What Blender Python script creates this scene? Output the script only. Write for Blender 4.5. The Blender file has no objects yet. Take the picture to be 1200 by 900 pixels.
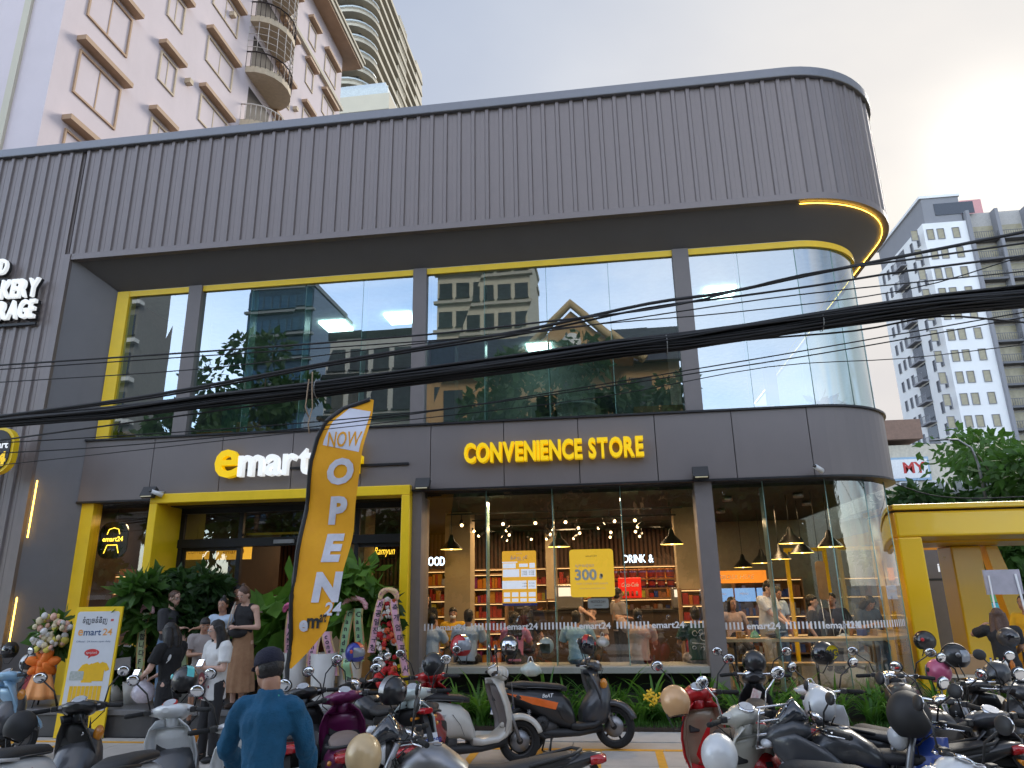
import bpy, math, random
import numpy as np
from math import sin, cos, pi, radians, atan2, sqrt, hypot
from mathutils import Vector as V, Matrix, Euler, noise
random.seed(7)
S = bpy.context.scene
C = S.collection
# ------------------------------------------------------------------ camera
FPX, PIT, ROL, YAW, CH = 823.4, radians(16.34), radians(-1.0), radians(7.44), 2.0
fwd = V((-sin(YAW)*cos(PIT), cos(YAW)*cos(PIT), sin(PIT)))
r0 = V((cos(YAW), sin(YAW), 0)); u0 = r0.cross(fwd)
rgt = cos(ROL)*r0 + sin(ROL)*u0; upv = -sin(ROL)*r0 + cos(ROL)*u0
cd = bpy.data.cameras.new('camera'); cam = bpy.data.objects.new('camera', cd); C.objects.link(cam)
cam.matrix_world = Matrix(((rgt.x, upv.x, -fwd.x, 0), (rgt.y, upv.y, -fwd.y, 0), (rgt.z, upv.z, -fwd.z, CH), (0, 0, 0, 1)))
cd.sensor_width = 36; cd.lens = FPX/1200*36; cd.clip_end = 3000; cd.clip_start = .05
S.camera = cam
def at(px, py, Y=None, Z=None, X=None):
    "the point of the place seen at a photo pixel, on a plane of known distance, height or side"
    d = fwd + rgt*(px-600)/FPX - upv*(py-450)/FPX
    t = Y/d.y if Y is not None else ((Z-CH)/d.z if Z is not None else X/d.x)
    return V((0, 0, CH)) + d*t
# ------------------------------------------------------------------ sky, sun, exposure
SUN_EL, SUN_AZ = radians(28), radians(31.5)          # azimuth clockwise from +Y
sund = V((sin(SUN_AZ)*cos(SUN_EL), cos(SUN_AZ)*cos(SUN_EL), sin(SUN_EL)))
w = bpy.data.worlds.new('World'); S.world = w; w.use_nodes = True
nt = w.node_tree; nt.nodes.clear()
def N(nt, t, **k):
    n = nt.nodes.new(t)
    for a, b in k.items():
        if a == 'i':
            for kk, vv in b.items(): n.inputs[kk].default_value = vv
        else: setattr(n, a, b)
    return n
def mth(nt, op, a, b=None, c=None, clamp=False):
    n = N(nt, 'ShaderNodeMath', operation=op, use_clamp=clamp)
    for i, x in enumerate((a, b, c)):
        if x is None: continue
        if isinstance(x, (int, float)): n.inputs[i].default_value = x
        else: nt.links.new(x, n.inputs[i])
    return n.outputs[0]
def mixc(nt, f, a, b, bt='MIX'):
    n = N(nt, 'ShaderNodeMix', data_type='RGBA', blend_type=bt, clamp_factor=True)
    for i, x in ((0, f), (6, a), (7, b)):
        if isinstance(x, (int, float)): n.inputs[i].default_value = x
        elif isinstance(x, tuple): n.inputs[i].default_value = (*x[:3], 1)
        else: nt.links.new(x, n.inputs[i])
    return n.outputs[2]
sky = N(nt, 'ShaderNodeTexSky', sky_type='NISHITA', sun_disc=False, sun_elevation=SUN_EL, sun_rotation=SUN_AZ, air_density=1.0, dust_density=1.2, ozone_density=2.0)
tc = N(nt, 'ShaderNodeTexCoord'); gv = tc.outputs['Generated']
sep = N(nt, 'ShaderNodeSeparateXYZ'); nt.links.new(gv, sep.inputs[0])
zz = mth(nt, 'ADD', mth(nt, 'MAXIMUM', sep.outputs[2], 0.0), 0.22)
dv = N(nt, 'ShaderNodeCombineXYZ')
nt.links.new(mth(nt, 'DIVIDE', sep.outputs[0], zz), dv.inputs[0]); nt.links.new(mth(nt, 'DIVIDE', sep.outputs[1], zz), dv.inputs[1])
n1 = N(nt, 'ShaderNodeTexNoise', i={'Scale': 1.3, 'Detail': 7, 'Roughness': .55, 'Distortion': .5}); nt.links.new(dv.outputs[0], n1.inputs['Vector'])
dt = N(nt, 'ShaderNodeVectorMath', operation='DOT_PRODUCT'); nt.links.new(gv, dt.inputs[0]); dt.inputs[1].default_value = sund
dpos = mth(nt, 'MAXIMUM', dt.outputs['Value'], 0.0)
g1 = mth(nt, 'POWER', dpos, 9.0); g2 = mth(nt, 'POWER', dpos, 50.0); g3 = mth(nt, 'POWER', dpos, 500.0)
side = mth(nt, 'MULTIPLY_ADD', dt.outputs['Value'], .30, 1.0)          # cloud cover thins away from the sun
dens = mth(nt, 'MULTIPLY', mth(nt, 'MULTIPLY_ADD', n1.outputs[0], 2.6, -.55, clamp=True), mth(nt, 'MULTIPLY_ADD', dt.outputs['Value'], .6, .72, clamp=True), clamp=True)
ahead = mth(nt, 'MULTIPLY_ADD', dt.outputs['Value'], 3.2, -1.0, clamp=True)
dens = mth(nt, 'MAXIMUM', dens, ahead)
cl = mixc(nt, mth(nt, 'MULTIPLY', g1, 1.0, clamp=True), (.87, .99, 1.21), (1.48, 1.42, 1.33))
cn = N(nt, 'ShaderNodeTexNoise', i={'Scale': .75, 'Detail': 6, 'Roughness': .5, 'Distortion': .3}); nt.links.new(dv.outputs[0], cn.inputs['Vector'])
cm2 = N(nt, 'ShaderNodeMapRange', i={1: .35, 2: .65, 3: 0., 4: 1.}); nt.links.new(cn.outputs[0], cm2.inputs[0])
cl = mixc(nt, 1.0, cl, mixc(nt, cm2.outputs[0], (.84, .86, .92), (1.2, 1.17, 1.12)), 'MULTIPLY')
back = mth(nt, 'MULTIPLY_ADD', dt.outputs['Value'], -1.1, .25, clamp=True)
cl = mixc(nt, back, cl, (7.6, 7.2, 6.9))
# warm low sky near the sun's side
low = mth(nt, 'MULTIPLY', mth(nt, 'POWER', mth(nt, 'SUBTRACT', 1.0, mth(nt, 'MAXIMUM', sep.outputs[2], 0.0)), 5.0), g1, clamp=True)
cl = mixc(nt, low, cl, (1.85, 1.5, 1.15))
base = mixc(nt, 1.0, sky.outputs[0], (1., 1., 1.), 'MULTIPLY')
col = mixc(nt, dens, base, cl)
glow = mth(nt, 'ADD', mth(nt, 'MULTIPLY', g2, .1), mth(nt, 'MULTIPLY', g3, .9))
gc = N(nt, 'ShaderNodeVectorMath', operation='SCALE', i={0: (1.0, .95, .86)}); nt.links.new(glow, gc.inputs['Scale'])
col = mixc(nt, 1.0, col, gc.outputs[0], 'ADD')
bg = N(nt, 'ShaderNodeBackground', i={'Strength': 0.115}); nt.links.new(col, bg.inputs[0])
wo = N(nt, 'ShaderNodeOutputWorld'); nt.links.new(bg.outputs[0], wo.inputs[0])
sd = bpy.data.lights.new('sun', 'SUN'); so = bpy.data.objects.new('sun', sd); C.objects.link(so)
sd.energy = .55; sd.angle = radians(22); sd.color = (1, .93, .82)
so.rotation_euler = sund.to_track_quat('Z', 'Y').to_euler()
S.view_settings.view_transform = 'Standard'; S.view_settings.look = 'None'; S.view_settings.gamma = 1
S.view_settings.exposure = 2.4
cy_ = S.cycles; cy_.use_denoising = True; cy_.max_bounces = 8; cy_.transparent_max_bounces = 16; cy_.glossy_bounces = 4; cy_.diffuse_bounces = 4
cy_.caustics_reflective = False; cy_.caustics_refractive = False; cy_.sample_clamp_indirect = 6
# ------------------------------------------------------------------ materials
MC = {}
def mat(name, col, rough=.5, metal=0., var=.12, sc=6., bump=0., bsc=40., emit=None, es=0., coat=0., alpha=1., col2=None, stain=0., tr=0.):
    if name in MC: return MC[name]
    m = bpy.data.materials.new(name); m.use_nodes = True; t = m.node_tree; b = t.nodes['Principled BSDF']
    tcn = N(t, 'ShaderNodeTexCoord')
    c = tuple(col)
    if var or col2:
        nz = N(t, 'ShaderNodeTexNoise', i={'Scale': sc, 'Detail': 5, 'Roughness': .6}); t.links.new(tcn.outputs['Object'], nz.inputs['Vector'])
        mr = N(t, 'ShaderNodeMapRange', i={1: .3, 2: .7}); t.links.new(nz.outputs[0], mr.inputs[0])
        a = tuple(x*(1-var) for x in c); d = tuple(min(1, x*(1+var)) for x in (col2 or c))
        o = mixc(t, mr.outputs[0], a, d)
        if stain:
            mp = N(t, 'ShaderNodeMapping', i={'Scale': (1, 1, .18)}); t.links.new(tcn.outputs['Object'], mp.inputs[0]); n2 = N(t, 'ShaderNodeTexNoise', i={'Scale': sc*.5, 'Detail': 8, 'Roughness': .7, 'Distortion': 1.0}); t.links.new(mp.outputs[0], n2.inputs['Vector'])
            mr2 = N(t, 'ShaderNodeMapRange', i={1: .5, 2: .75, 3: 0., 4: stain}); t.links.new(n2.outputs[0], mr2.inputs[0])
            o = mixc(t, mr2.outputs[0], o, tuple(x*.45 for x in c))
        t.links.new(o, b.inputs['Base Color'])
        rr = N(t, 'ShaderNodeMapRange', i={1: 0., 2: 1., 3: max(0, rough-.08), 4: min(1, rough+.1)}); t.links.new(nz.outputs[0], rr.inputs[0]); t.links.new(rr.outputs[0], b.inputs['Roughness'])
    else:
        b.inputs['Base Color'].default_value = (*c, 1); b.inputs['Roughness'].default_value = rough
    b.inputs['Metallic'].default_value = metal
    if coat: b.inputs['Coat Weight'].default_value = coat; b.inputs['Coat Roughness'].default_value = .05
    if emit: b.inputs['Emission Color'].default_value = (*emit, 1); b.inputs['Emission Strength'].default_value = es
    if alpha < 1: b.inputs['Alpha'].default_value = alpha
    if tr: b.inputs['Transmission Weight'].default_value = tr
    if bump:
        n3 = N(t, 'ShaderNodeTexNoise', i={'Scale': bsc, 'Detail': 4}); t.links.new(tcn.outputs['Object'], n3.inputs['Vector'])
        bp = N(t, 'ShaderNodeBump', i={'Strength': bump, 'Distance': .02}); t.links.new(n3.outputs[0], bp.inputs['Height']); t.links.new(bp.outputs[0], b.inputs['Normal'])
    MC[name] = m; return m
def glass(name, tint, rmin, rmax, rcol=(1, 1, 1), wob=0.):
    if name in MC: return MC[name]
    m = bpy.data.materials.new(name); m.use_nodes = True; t = m.node_tree; t.nodes.clear()
    tr = N(t, 'ShaderNodeBsdfTransparent', i={0: (*tint, 1)}); gl = N(t, 'ShaderNodeBsdfGlossy', i={0: (*rcol, 1), 'Roughness': 0.0})
    lw = N(t, 'ShaderNodeLayerWeight', i={0: .5}); f = mth(t, 'POWER', lw.outputs['Facing'], 2.5)
    fac = mth(t, 'MULTIPLY_ADD', f, rmax-rmin, rmin, clamp=True)
    if wob:
        tcn = N(t, 'ShaderNodeTexCoord'); nz = N(t, 'ShaderNodeTexNoise', i={'Scale': .9, 'Detail': 1}); t.links.new(tcn.outputs['Object'], nz.inputs['Vector'])
        bp = N(t, 'ShaderNodeBump', i={'Strength': wob, 'Distance': .02}); t.links.new(nz.outputs[0], bp.inputs['Height']); t.links.new(bp.outputs[0], gl.inputs['Normal'])
    mx = N(t, 'ShaderNodeMixShader'); t.links.new(fac, mx.inputs[0]); t.links.new(tr.outputs[0], mx.inputs[1]); t.links.new(gl.outputs[0], mx.inputs[2])
    o = N(t, 'ShaderNodeOutputMaterial'); t.links.new(mx.outputs[0], o.inputs[0])
    MC[name] = m; return m
def leafm(name, c1, c2, sc=3.):
    if name in MC: return MC[name]
    m = mat(name, c1, .5, col2=c2, var=.25, sc=sc); t = m.node_tree; b = t.nodes['Principled BSDF']
    b.inputs['Specular IOR Level'].default_value = .35
    tl = N(t, 'ShaderNodeBsdfTranslucent', i={0: (c2[0]*1.3, c2[1]*1.5, c2[2], 1)}); mx = N(t, 'ShaderNodeMixShader', i={0: .3})
    o = t.nodes['Material Output']; t.links.new(b.outputs[0], mx.inputs[1]); t.links.new(tl.outputs[0], mx.inputs[2]); t.links.new(mx.outputs[0], o.inputs[0])
    return m
def emi(name, c, s): return mat(name, tuple(x*.6 for x in c), .5, var=0, emit=c, es=s)
def pl(name, c, r=.45): return mat(name, c, r, var=.08, sc=9)
M = dict(
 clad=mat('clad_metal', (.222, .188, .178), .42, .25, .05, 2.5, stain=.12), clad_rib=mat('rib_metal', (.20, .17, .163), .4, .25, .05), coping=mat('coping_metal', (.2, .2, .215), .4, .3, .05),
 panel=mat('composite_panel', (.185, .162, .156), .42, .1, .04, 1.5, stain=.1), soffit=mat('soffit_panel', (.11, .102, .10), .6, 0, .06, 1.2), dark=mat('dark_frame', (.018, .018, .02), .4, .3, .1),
 yellow=mat('yellow_paint', (.93, .62, .012), .4, 0, .05, 3, stain=.12), grey=mat('grey_paint', (.175, .155, .15), .5, 0, .05), wall=mat('reveal_wall', (.17, .165, .17), .6, 0, .07, 1.5, stain=.15, bump=.15, bsc=90),
 black=pl('black_plastic', (.024, .024, .025), .5), blackg=mat('gloss_black', (.01, .01, .012), .22, 0, .1, coat=.6), rubber=mat('tyre_rubber', (.016, .016, .016), .85, 0, .2, 20, bump=.3),
 chrome=mat('chrome', (.75, .75, .77), .12, 1., .03), steel=mat('dull_steel', (.3, .3, .31), .38, .9, .1), engine=mat('engine_metal', (.12, .12, .125), .5, .7, .2, 20),
 seatm=mat('seat_vinyl', (.03, .03, .032), .55, 0, .12, 12, bump=.2, bsc=200), white=pl('white_paint', (.75, .76, .76), .35), red=mat('red_paint', (.5, .012, .015), .3, 0, .05, coat=.5),
 redlens=mat('red_lens', (.45, .01, .015), .15, 0, .05, coat=.8), clear=mat('clear_lens', (.6, .62, .65), .1, 0, .03, coat=1.), mirror=mat('mirror_glass', (.85, .87, .9), .03, 1., 0), orange=mat('orange_print', (.9, .22, .03), .4, 0, .05),
 wood=mat('shelf_wood', (.3, .16, .07), .55, 0, .3, 5), concrete=mat('concrete', (.34, .335, .32), .8, 0, .1, 5, bump=.25, stain=.25), brown=mat('dark_brown', (.05, .032, .022), .7, 0, .2),
 led=emi('led_warm', (1, .55, .06), 2.2), bulb=emi('bulb_glow', (1, .62, .28), 2.6), skin=mat('skin_tan', (.42, .22, .14), .5, 0, .06, 12), skinp=mat('skin_pale', (.6, .37, .28), .5, 0, .06, 12), hair=mat('black_hair', (.01, .008, .008), .42, 0, .3, 30, bump=.4, bsc=120),
 hairb=mat('brown_hair', (.09, .045, .028), .45, 0, .3, 30, bump=.4, bsc=120), plate=pl('plate_white', (.7, .72, .75)), blue_t=pl('blue_ink', (.03, .08, .4)),
)
# ------------------------------------------------------------------ mesh helpers
def tag(o, label=None, cat=None, group=None, kind=None):
    if label: o['label'] = label
    if cat: o['category'] = cat
    if group: o['group'] = group
    if kind: o['kind'] = kind
    return o
def thing(name, label, cat, loc=(0, 0, 0), rz=0., group=None):
    o = bpy.data.objects.new(name, None); C.objects.link(o); o.empty_display_size = .1
    o.location = loc; o.rotation_euler = (0, 0, rz); return tag(o, label, cat, group)
def put(name, me, parent=None, loc=None, rot=None, sc=None):
    o = bpy.data.objects.new(name, me); C.objects.link(o)
    if parent: o.parent = parent
    if loc is not None: o.location = loc
    if rot is not None: o.rotation_euler = rot
    if sc is not None: o.scale = sc
    return o
class MB:
    def __init__(s, T=None): s.v = []; s.f = []; s.sm = []; s.mi = []; s.m = 0; s.T = T
    def add(s, vs, fs, smooth=False):
        n = len(s.v); T = s.T
        s.v += [tuple(T @ V(p)) if T else tuple(p) for p in vs]
        for f in fs: s.f.append([n+i for i in f]); s.sm.append(smooth); s.mi.append(s.m)
        return s
    def box(s, x0, x1, y0, y1, z0, z1):
        return s.add([(x, y, z) for x in (x0, x1) for y in (y0, y1) for z in (z0, z1)], [(0, 1, 3, 2), (4, 6, 7, 5), (0, 4, 5, 1), (2, 3, 7, 6), (0, 2, 6, 4), (1, 5, 7, 3)])
    def obox(s, c, sz, R=None):
        R = R or Matrix.Identity(3); c = V(c)
        vs = [c + R @ V((x*sz[0]/2, y*sz[1]/2, z*sz[2]/2)) for x in (-1, 1) for y in (-1, 1) for z in (-1, 1)]
        return s.add(vs, [(0, 1, 3, 2), (4, 6, 7, 5), (0, 4, 5, 1), (2, 3, 7, 6), (0, 2, 6, 4), (1, 5, 7, 3)])
    def loft(s, rings, closed=True, caps=True, smooth=True):
        n = len(rings[0]); vs = [p for r in rings for p in r]; fs = []
        for i in range(len(rings)-1):
            for j in range(n if closed else n-1):
                k = (j+1) % n; fs.append((i*n+j, i*n+k, (i+1)*n+k, (i+1)*n+j))
        s.add(vs, fs, smooth)
        if caps and closed:
            b = len(s.v)-len(vs)
            for idx in (list(range(n))[::-1], [(len(rings)-1)*n+j for j in range(n)]): s.f.append([b+i for i in idx]); s.sm.append(False); s.mi.append(s.m)
        return s
    def tube(s, pts, r, n=8, ry=None, caps=True):
        pts = [V(p) for p in pts]; k = len(pts); rr = r if isinstance(r, (list, tuple)) else [r]*k
        rings = []; up = V((0, 0, 1)); d0 = (pts[1]-pts[0])
        if abs(d0.normalized().z) > .9: up = V((0, 1, 0))
        for i, p in enumerate(pts):
            d = (pts[min(i+1, k-1)]-pts[max(i-1, 0)]).normalized(); a = d.cross(up)
            if a.length < 1e-4: a = d.cross(V((1, 0, 0)))
            a.normalize(); b = a.cross(d)
            rings.append([p + a*cos(t*2*pi/n)*rr[i] + b*sin(t*2*pi/n)*rr[i]*(ry or 1) for t in range(n)])
        return s.loft(rings, caps=caps)
    def sup(s, secs, n=16, caps=True):
        "superellipse sections along x: (x, z, half width, half height[, exponent[, y]])"
        rings = []
        for q in secs:
            x, z, hw, hh = q[:4]; e = q[4] if len(q) > 4 else 2.4; y = q[5] if len(q) > 5 else 0
            ring = []
            for t in range(n):
                a = t*2*pi/n; c, d = cos(a), sin(a)
                ring.append((x, y+hw*math.copysign(abs(c)**(2/e), c), z+hh*math.copysign(abs(d)**(2/e), d)))
            rings.append(ring)
        return s.loft(rings, caps=caps)
    def lathe(s, prof, n=16, c=(0, 0, 0), R=None, a0=0., a1=2*pi, caps=False):
        R = R or Matrix.Identity(3); c = V(c); full = abs(a1-a0-2*pi) < 1e-6; k = n if full else n+1
        rings = [[c + R @ V((r*cos(a0+(a1-a0)*t/n), r*sin(a0+(a1-a0)*t/n), z)) for t in range(k)] for r, z in prof]
        return s.loft(rings, closed=full, caps=caps)
    def ell(s, c, r, n=12, R=None, m=None):
        m = m or max(5, n//2); return s.lathe([(max(1e-4, sin(pi*i/m))*1., -cos(pi*i/m)) for i in range(m+1)], n, c, (R or Matrix.Identity(3)) @ Matrix.Diagonal(r) )
    def prism(s, poly, f, d):
        "poly: 2D points; f maps (u, v, w) to 3D; extruded from w=0 to w=d"
        n = len(poly); vs = [f(a, b, 0) for a, b in poly] + [f(a, b, d) for a, b in poly]
        return s.add(vs, [list(range(n))[::-1], [n+i for i in range(n)]] + [(i, (i+1) % n, n+(i+1) % n, n+i) for i in range(n)])
    def quad(s, a, b, c, d): return s.add([a, b, c, d], [(0, 1, 2, 3)])
    def mesh(s, name, mats):
        me = bpy.data.meshes.new(name); me.from_pydata(s.v, [], s.f)
        me.polygons.foreach_set('use_smooth', s.sm)
        for m in (mats if isinstance(mats, (list, tuple)) else [mats]): me.materials.append(m)
        if any(s.mi): me.polygons.foreach_set('material_index', s.mi)
        me.update(); return me
    def build(s, name, mats, parent=None, bev=0., loc=None, rot=None):
        me = s.mesh(name, mats)
        o = put(name, me, parent, loc, rot)
        if bev:
            b = o.modifiers.new('bevel', 'BEVEL'); b.width = bev; b.segments = 2; b.limit_method = 'ANGLE'; b.angle_limit = radians(40)
        return o
def rotz(a): return Matrix.Rotation(a, 3, 'Z')
def rotm(x=0, y=0, z=0): return Euler((x, y, z)).to_matrix()
def fr(a, x0): return lambda u, v, w: (x0+u, a-w, v)
FM = {}
def textmesh(body, h, ext=0., fat=0., m=None, align='LEFT', shear=0., sx=1., font=None):
    "flat or raised lettering of cap height h in the XZ plane, facing -Y, thickness ext"
    cu = bpy.data.curves.new('t', 'FONT'); cu.body = body; cu.size = h/.72; cu.extrude = 0; cu.offset = 0; cu.align_x = align; cu.shear = shear; cu.resolution_u = 3; cu.fill_mode = 'BOTH'
    cu.size = 1; cu.offset = fat; cu.extrude = ext/2/(h/.72) if ext else 0
    o = bpy.data.objects.new('t', cu); me = bpy.data.meshes.new_from_object(o); bpy.data.objects.remove(o); bpy.data.curves.remove(cu)
    k = h/.72; me.transform(Matrix(((k*sx, 0, 0, 0), (0, 0, -k, 0), (0, k, 0, 0), (0, 0, 0, 1)))); me.materials.clear(); me.materials.append(m)
    me.name = 'lettering'; return me
def width(me): xs = [v.co.x for v in me.vertices]; return (min(xs), max(xs)) if xs else (0, 0)
def letters(parent, word, x, y, z, h, mt, ext=.06, fat=.0, gap=.12, total=None, name='letter', sx=1., rzz=0.):
    "each character a part of its own, left to right from x; total fits the word to a width"
    ms = []; mts = mt if isinstance(mt, list) else [mt]*len(word); cx = 0
    for ch, mm in zip(word, mts):
        if ch == ' ': cx += h*.42; continue
        me = textmesh(ch, h, ext, fat, mm, sx=sx); a, b = width(me); ms.append((me, cx-a)); cx += b-a+gap*h
    k = total/(cx-gap*h) if total else 1.
    for me, ox in ms: put(name, me, parent, (x+ox*k, y, z), None, (k, 1, 1))
    return cx*k
def flat(parent, body, x, y, z, h, m, align='LEFT', name='print', fat=0., sx=1., shear=0., rot=None, fit=None):
    me = textmesh(body, h, 0, fat, m, align, shear, sx)
    if fit:
        a, b = width(me)
        if b > a: me.transform(Matrix.Diagonal((fit/(b-a), 1, 1, 1)))
    return put(name, me, parent, (x, y, z), rot)
# ------------------------------------------------------------------ ground
YEL = M['yellow']
pave = mat('pavement', (.52, .48, .43), .85, 0, .1, 3, bump=.2, bsc=60, stain=.25); pavek = mat('kerb_stone', (.52, .52, .51), .8, 0, .08, 4, bump=.2, stain=.2)
asph = mat('asphalt', (.10, .098, .095), .9, 0, .2, 30, bump=.4, bsc=150); earth = mat('soil', (.05, .035, .025), .95, 0, .3, 12, bump=.6)
yline = mat('yellow_marking', (.75, .38, .035), .7, 0, .12, 14, stain=.3)
MB().quad((-600, -600, -.02), (600, -600, -.02), (600, 600, -.02), (-600, 600, -.02)).build('ground', asph)['kind'] = 'structure'
sl = MB(); sl.box(.006, 1.594, .006, 1.294, -.1, 0); slm = sl.mesh('paving_slab', pave)
pv = MB().box(-16, 14, .3, 10.6, -.12, -.016).build('pavement', mat('mortar', (.12, .11, .1), .9)); pv['kind'] = 'structure'
for i in range(17):
    for j in range(7): put('paving_slab', slm, pv, (-15.2+1.6*i+.18, 1.45+j*1.3, 0))
ks = MB().box(.005, .995, 0, .68, -.1, .012).mesh('kerb_stone', pavek)
kb = MB().box(-3.2, 14, 10.55, 11.25, -.12, -.0).build('kerb', pave); kb['kind'] = 'structure'
for i in range(17): put('kerb_stone', ks, kb, (-3.1+i, 10.56, 0))
def mark(x0, x1, y0, y1): MB().box(x0, x1, y0, y1, .001, .005).build('road_marking', yline, pv)
mark(-2.6, .56, 10.04, 10.14)
for x in (-1.9, -1.08, -.33, .44): mark(x, x+.1, 8.3, 10.03)
mark(.57, 9, 10.04, 10.14)
for x in (-9.6, -8.75, -7.9): mark(x, x+.1, 8.4, 10.3)
mark(-9.5, -6.2, 10.2, 10.29)
MB().box(-16, 14, -2.2, .29, -.12, .1).build('street_kerb', pavek)['kind'] = 'structure'
# ------------------------------------------------------------------ store building
SB = thing('store_building', 'two storey dark grey convenience store with yellow trim and a rounded corner', 'building', (0, 0, 0))
def path(Yf, xc, yc, R, xs, ye, n=14):
    p = [(xs, Yf)]
    p += [(xc+R*sin(a*pi/2/n), yc-R*cos(a*pi/2/n)) for a in range(n+1)]
    p.append((xc+R, ye)); return p
def offs(p, d):
    o = []
    for i, a in enumerate(p):
        q0 = p[max(0, i-1)]; q1 = p[min(len(p)-1, i+1)]; dx, dy = q1[0]-q0[0], q1[1]-q0[1]; l = hypot(dx, dy)
        o.append((a[0]+dy/l*d, a[1]-dx/l*d))
    return o
def strip(p, z0, z1, t, mb=None, out=0.):
    "upright strip following a plan path, t thick inwards, out proud of the path"
    mb = mb or MB(); o = offs(p, out); q = offs(p, -t)
    for i in range(len(p)-1):
        v = [(*o[i], z0), (*o[i+1], z0), (*q[i+1], z0), (*q[i], z0), (*o[i], z1), (*o[i+1], z1), (*q[i+1], z1), (*q[i], z1)]
        f = [(0, 1, 5, 4), (2, 3, 7, 6), (0, 3, 2, 1), (4, 5, 6, 7)]
        if i == 0: f.append((0, 4, 7, 3))
        if i == len(p)-2: f.append((1, 2, 6, 5))
        mb.add(v, f, False)
    return mb
PO = path(11.48, 3.65, 13.5, 2.02, -10.33, 26, 20); PB = path(12.0, 3.5, 13.6, 1.6, -9.8, 26); PG = path(12.12, 3.6, 13.49, 1.37, -9.62, 26, 20)
ZB, ZT, ZG = 8.48, 10.98, 7.98
def walk(p, pitch, s0=0):
    "positions and headings every pitch along a path"
    out = []; acc = -s0
    for i in range(len(p)-1):
        a, b = V(p[i]), V(p[i+1]); L = (b-a).length; d = (b-a)/L
        while acc < L: out.append((a+d*acc, atan2(d.y, d.x))); acc += pitch
        acc -= L
    return out
PI_ = .272
def cladmesh(h):
    mb = MB(); mb.box(.046, PI_-.046, 0, .03, 0, h); mb.m = 1; mb.prism([(-.046, 0), (-.03, -.035), (.03, -.035), (.046, 0), (.046, .03), (-.046, .03)], lambda a, b, w_: (a, b, w_), h); mb.m = 0; mb.box(PI_/2-.003, PI_/2+.003, -.004, 0, 0, h)
    return mb.mesh('cladding_panel', [M['clad'], M['clad_rib']])
cm = cladmesh(ZT-ZB-.1)
for q, a in walk([(x, y) for x, y in PO if y < 22][:-0 or None], PI_): put('cladding_panel', cm, SB, (q.x, q.y, ZB+.1), (0, 0, a))
cm2 = cladmesh(ZT-.1)
for i in range(16): put('cladding_panel', cm2, SB, (-10.45-PI_*(i+1), 11.48, .1))
core = strip(offs(PO, -.05), ZB+.005, ZT+.02, .3); core.box(-15.5, -10.45, 11.52, 26, 0, ZT+.02)
core.build('upper_wall', M['clad'], SB)
strip([(-15.5, 11.48)]+PO, ZT, ZT+.2, .5, out=.09).build('coping', M['coping'], SB, bev=.02)
strip(PO, ZB-.02, ZB+.105, .1, out=.035).build('drip_trim', M['clad_rib'], SB)
MB().box(-10.46, -10.32, 11.43, 11.56, .1, ZB+.1).build('corner_trim', M['clad_rib'], SB)
Oin = offs(PO, -.07)
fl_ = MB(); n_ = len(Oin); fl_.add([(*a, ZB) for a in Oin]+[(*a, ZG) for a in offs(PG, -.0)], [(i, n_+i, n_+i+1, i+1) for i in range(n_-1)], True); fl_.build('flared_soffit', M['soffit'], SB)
MB().prism(offs(PG, .02)+[(-9.62, 26)], lambda a, b, w_: (a, b, w_), .1).build('upper_ceiling', mat('white_ceiling', (.6, .62, .62), .8), SB, loc=(0, 0, ZG+.005))
MB().prism(offs(PO, -.3)+[(-15.4, 26), (-15.4, 11.7)], lambda a, b, w_: (a, b, w_), .1).build('roof', M['coping'], SB, loc=(0, 0, ZT-.1))
# LED line under the rounded overhang
strip([p for p in offs(PO, -.085)[1:]], ZB-.05, ZB-.038, .006).build('light_strip', M['led'], SB)
lx = at(36, 600, Y=11.4).x
for za, zc in ((at(4, 752, Y=11.4).z, at(14, 700, Y=11.4).z), (at(29, 630, Y=11.4).z, at(39, 563, Y=11.4).z)): MB().box(lx, lx+.010, 11.41, 11.43, za, zc).build('light_strip', M['led'], SB)
# left reveal wall
MB().prism([(-10.33, 11.5), (-9.66, 12.14), (-9.66, 26), (-10.33, 26)], lambda a, b, w_: (a, b, w_), ZB-.002).build('reveal_wall', M['wall'], SB)
# fascia band panels
zb0, zb1 = 3.72, 4.86
jx = [-9.79]+[at(px, 500, Y=12.0).x for px in (184, 263, 345, 425, 505, 590, 677, 767, 858)]+[3.4]
for a, b in zip(jx[:-1], jx[1:]): MB().box(a+.007, b-.007, 12.0, 12.04, zb0, zb1).build('fascia_panel', M['panel'], SB)
PBc = PB[1:]; arc = [(3.407, 12.0)]+PB[1:16]
strip(arc, zb0, zb1, .04).build('fascia_panel', M['panel'], SB)
for i in range(8): MB().box(5.06, 5.1, 13.615+i*1.2, 14.8+i*1.2, zb0, zb1).build('fascia_panel', M['panel'], SB)
strip(offs(PB, -.05), zb0+.01, zb1-.01, .3).build('fascia_wall', M['dark'], SB)
strip(PB, zb1+.002, zb1+.035, .5, out=.045).build('sill_cap', M['dark'], SB)
strip(PB, zb0-.035, zb0-.002, .25, out=.02).build('lower_trim', M['dark'], SB)
inner = offs(PB, -.3)+[(-9.66, 26)]
MB().prism(inner, lambda a, b, w_: (a, b, w_), .12).build('upper_floor', mat('floor_tile', (.4, .4, .38), .35), SB, loc=(0, 0, 4.7))
MB().prism(inner, lambda a, b, w_: (a, b, w_), .1).build('shop_ceiling', mat('ceiling_dark', (.03, .023, .018), .8), SB, loc=(0, 0, 3.6))
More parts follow.
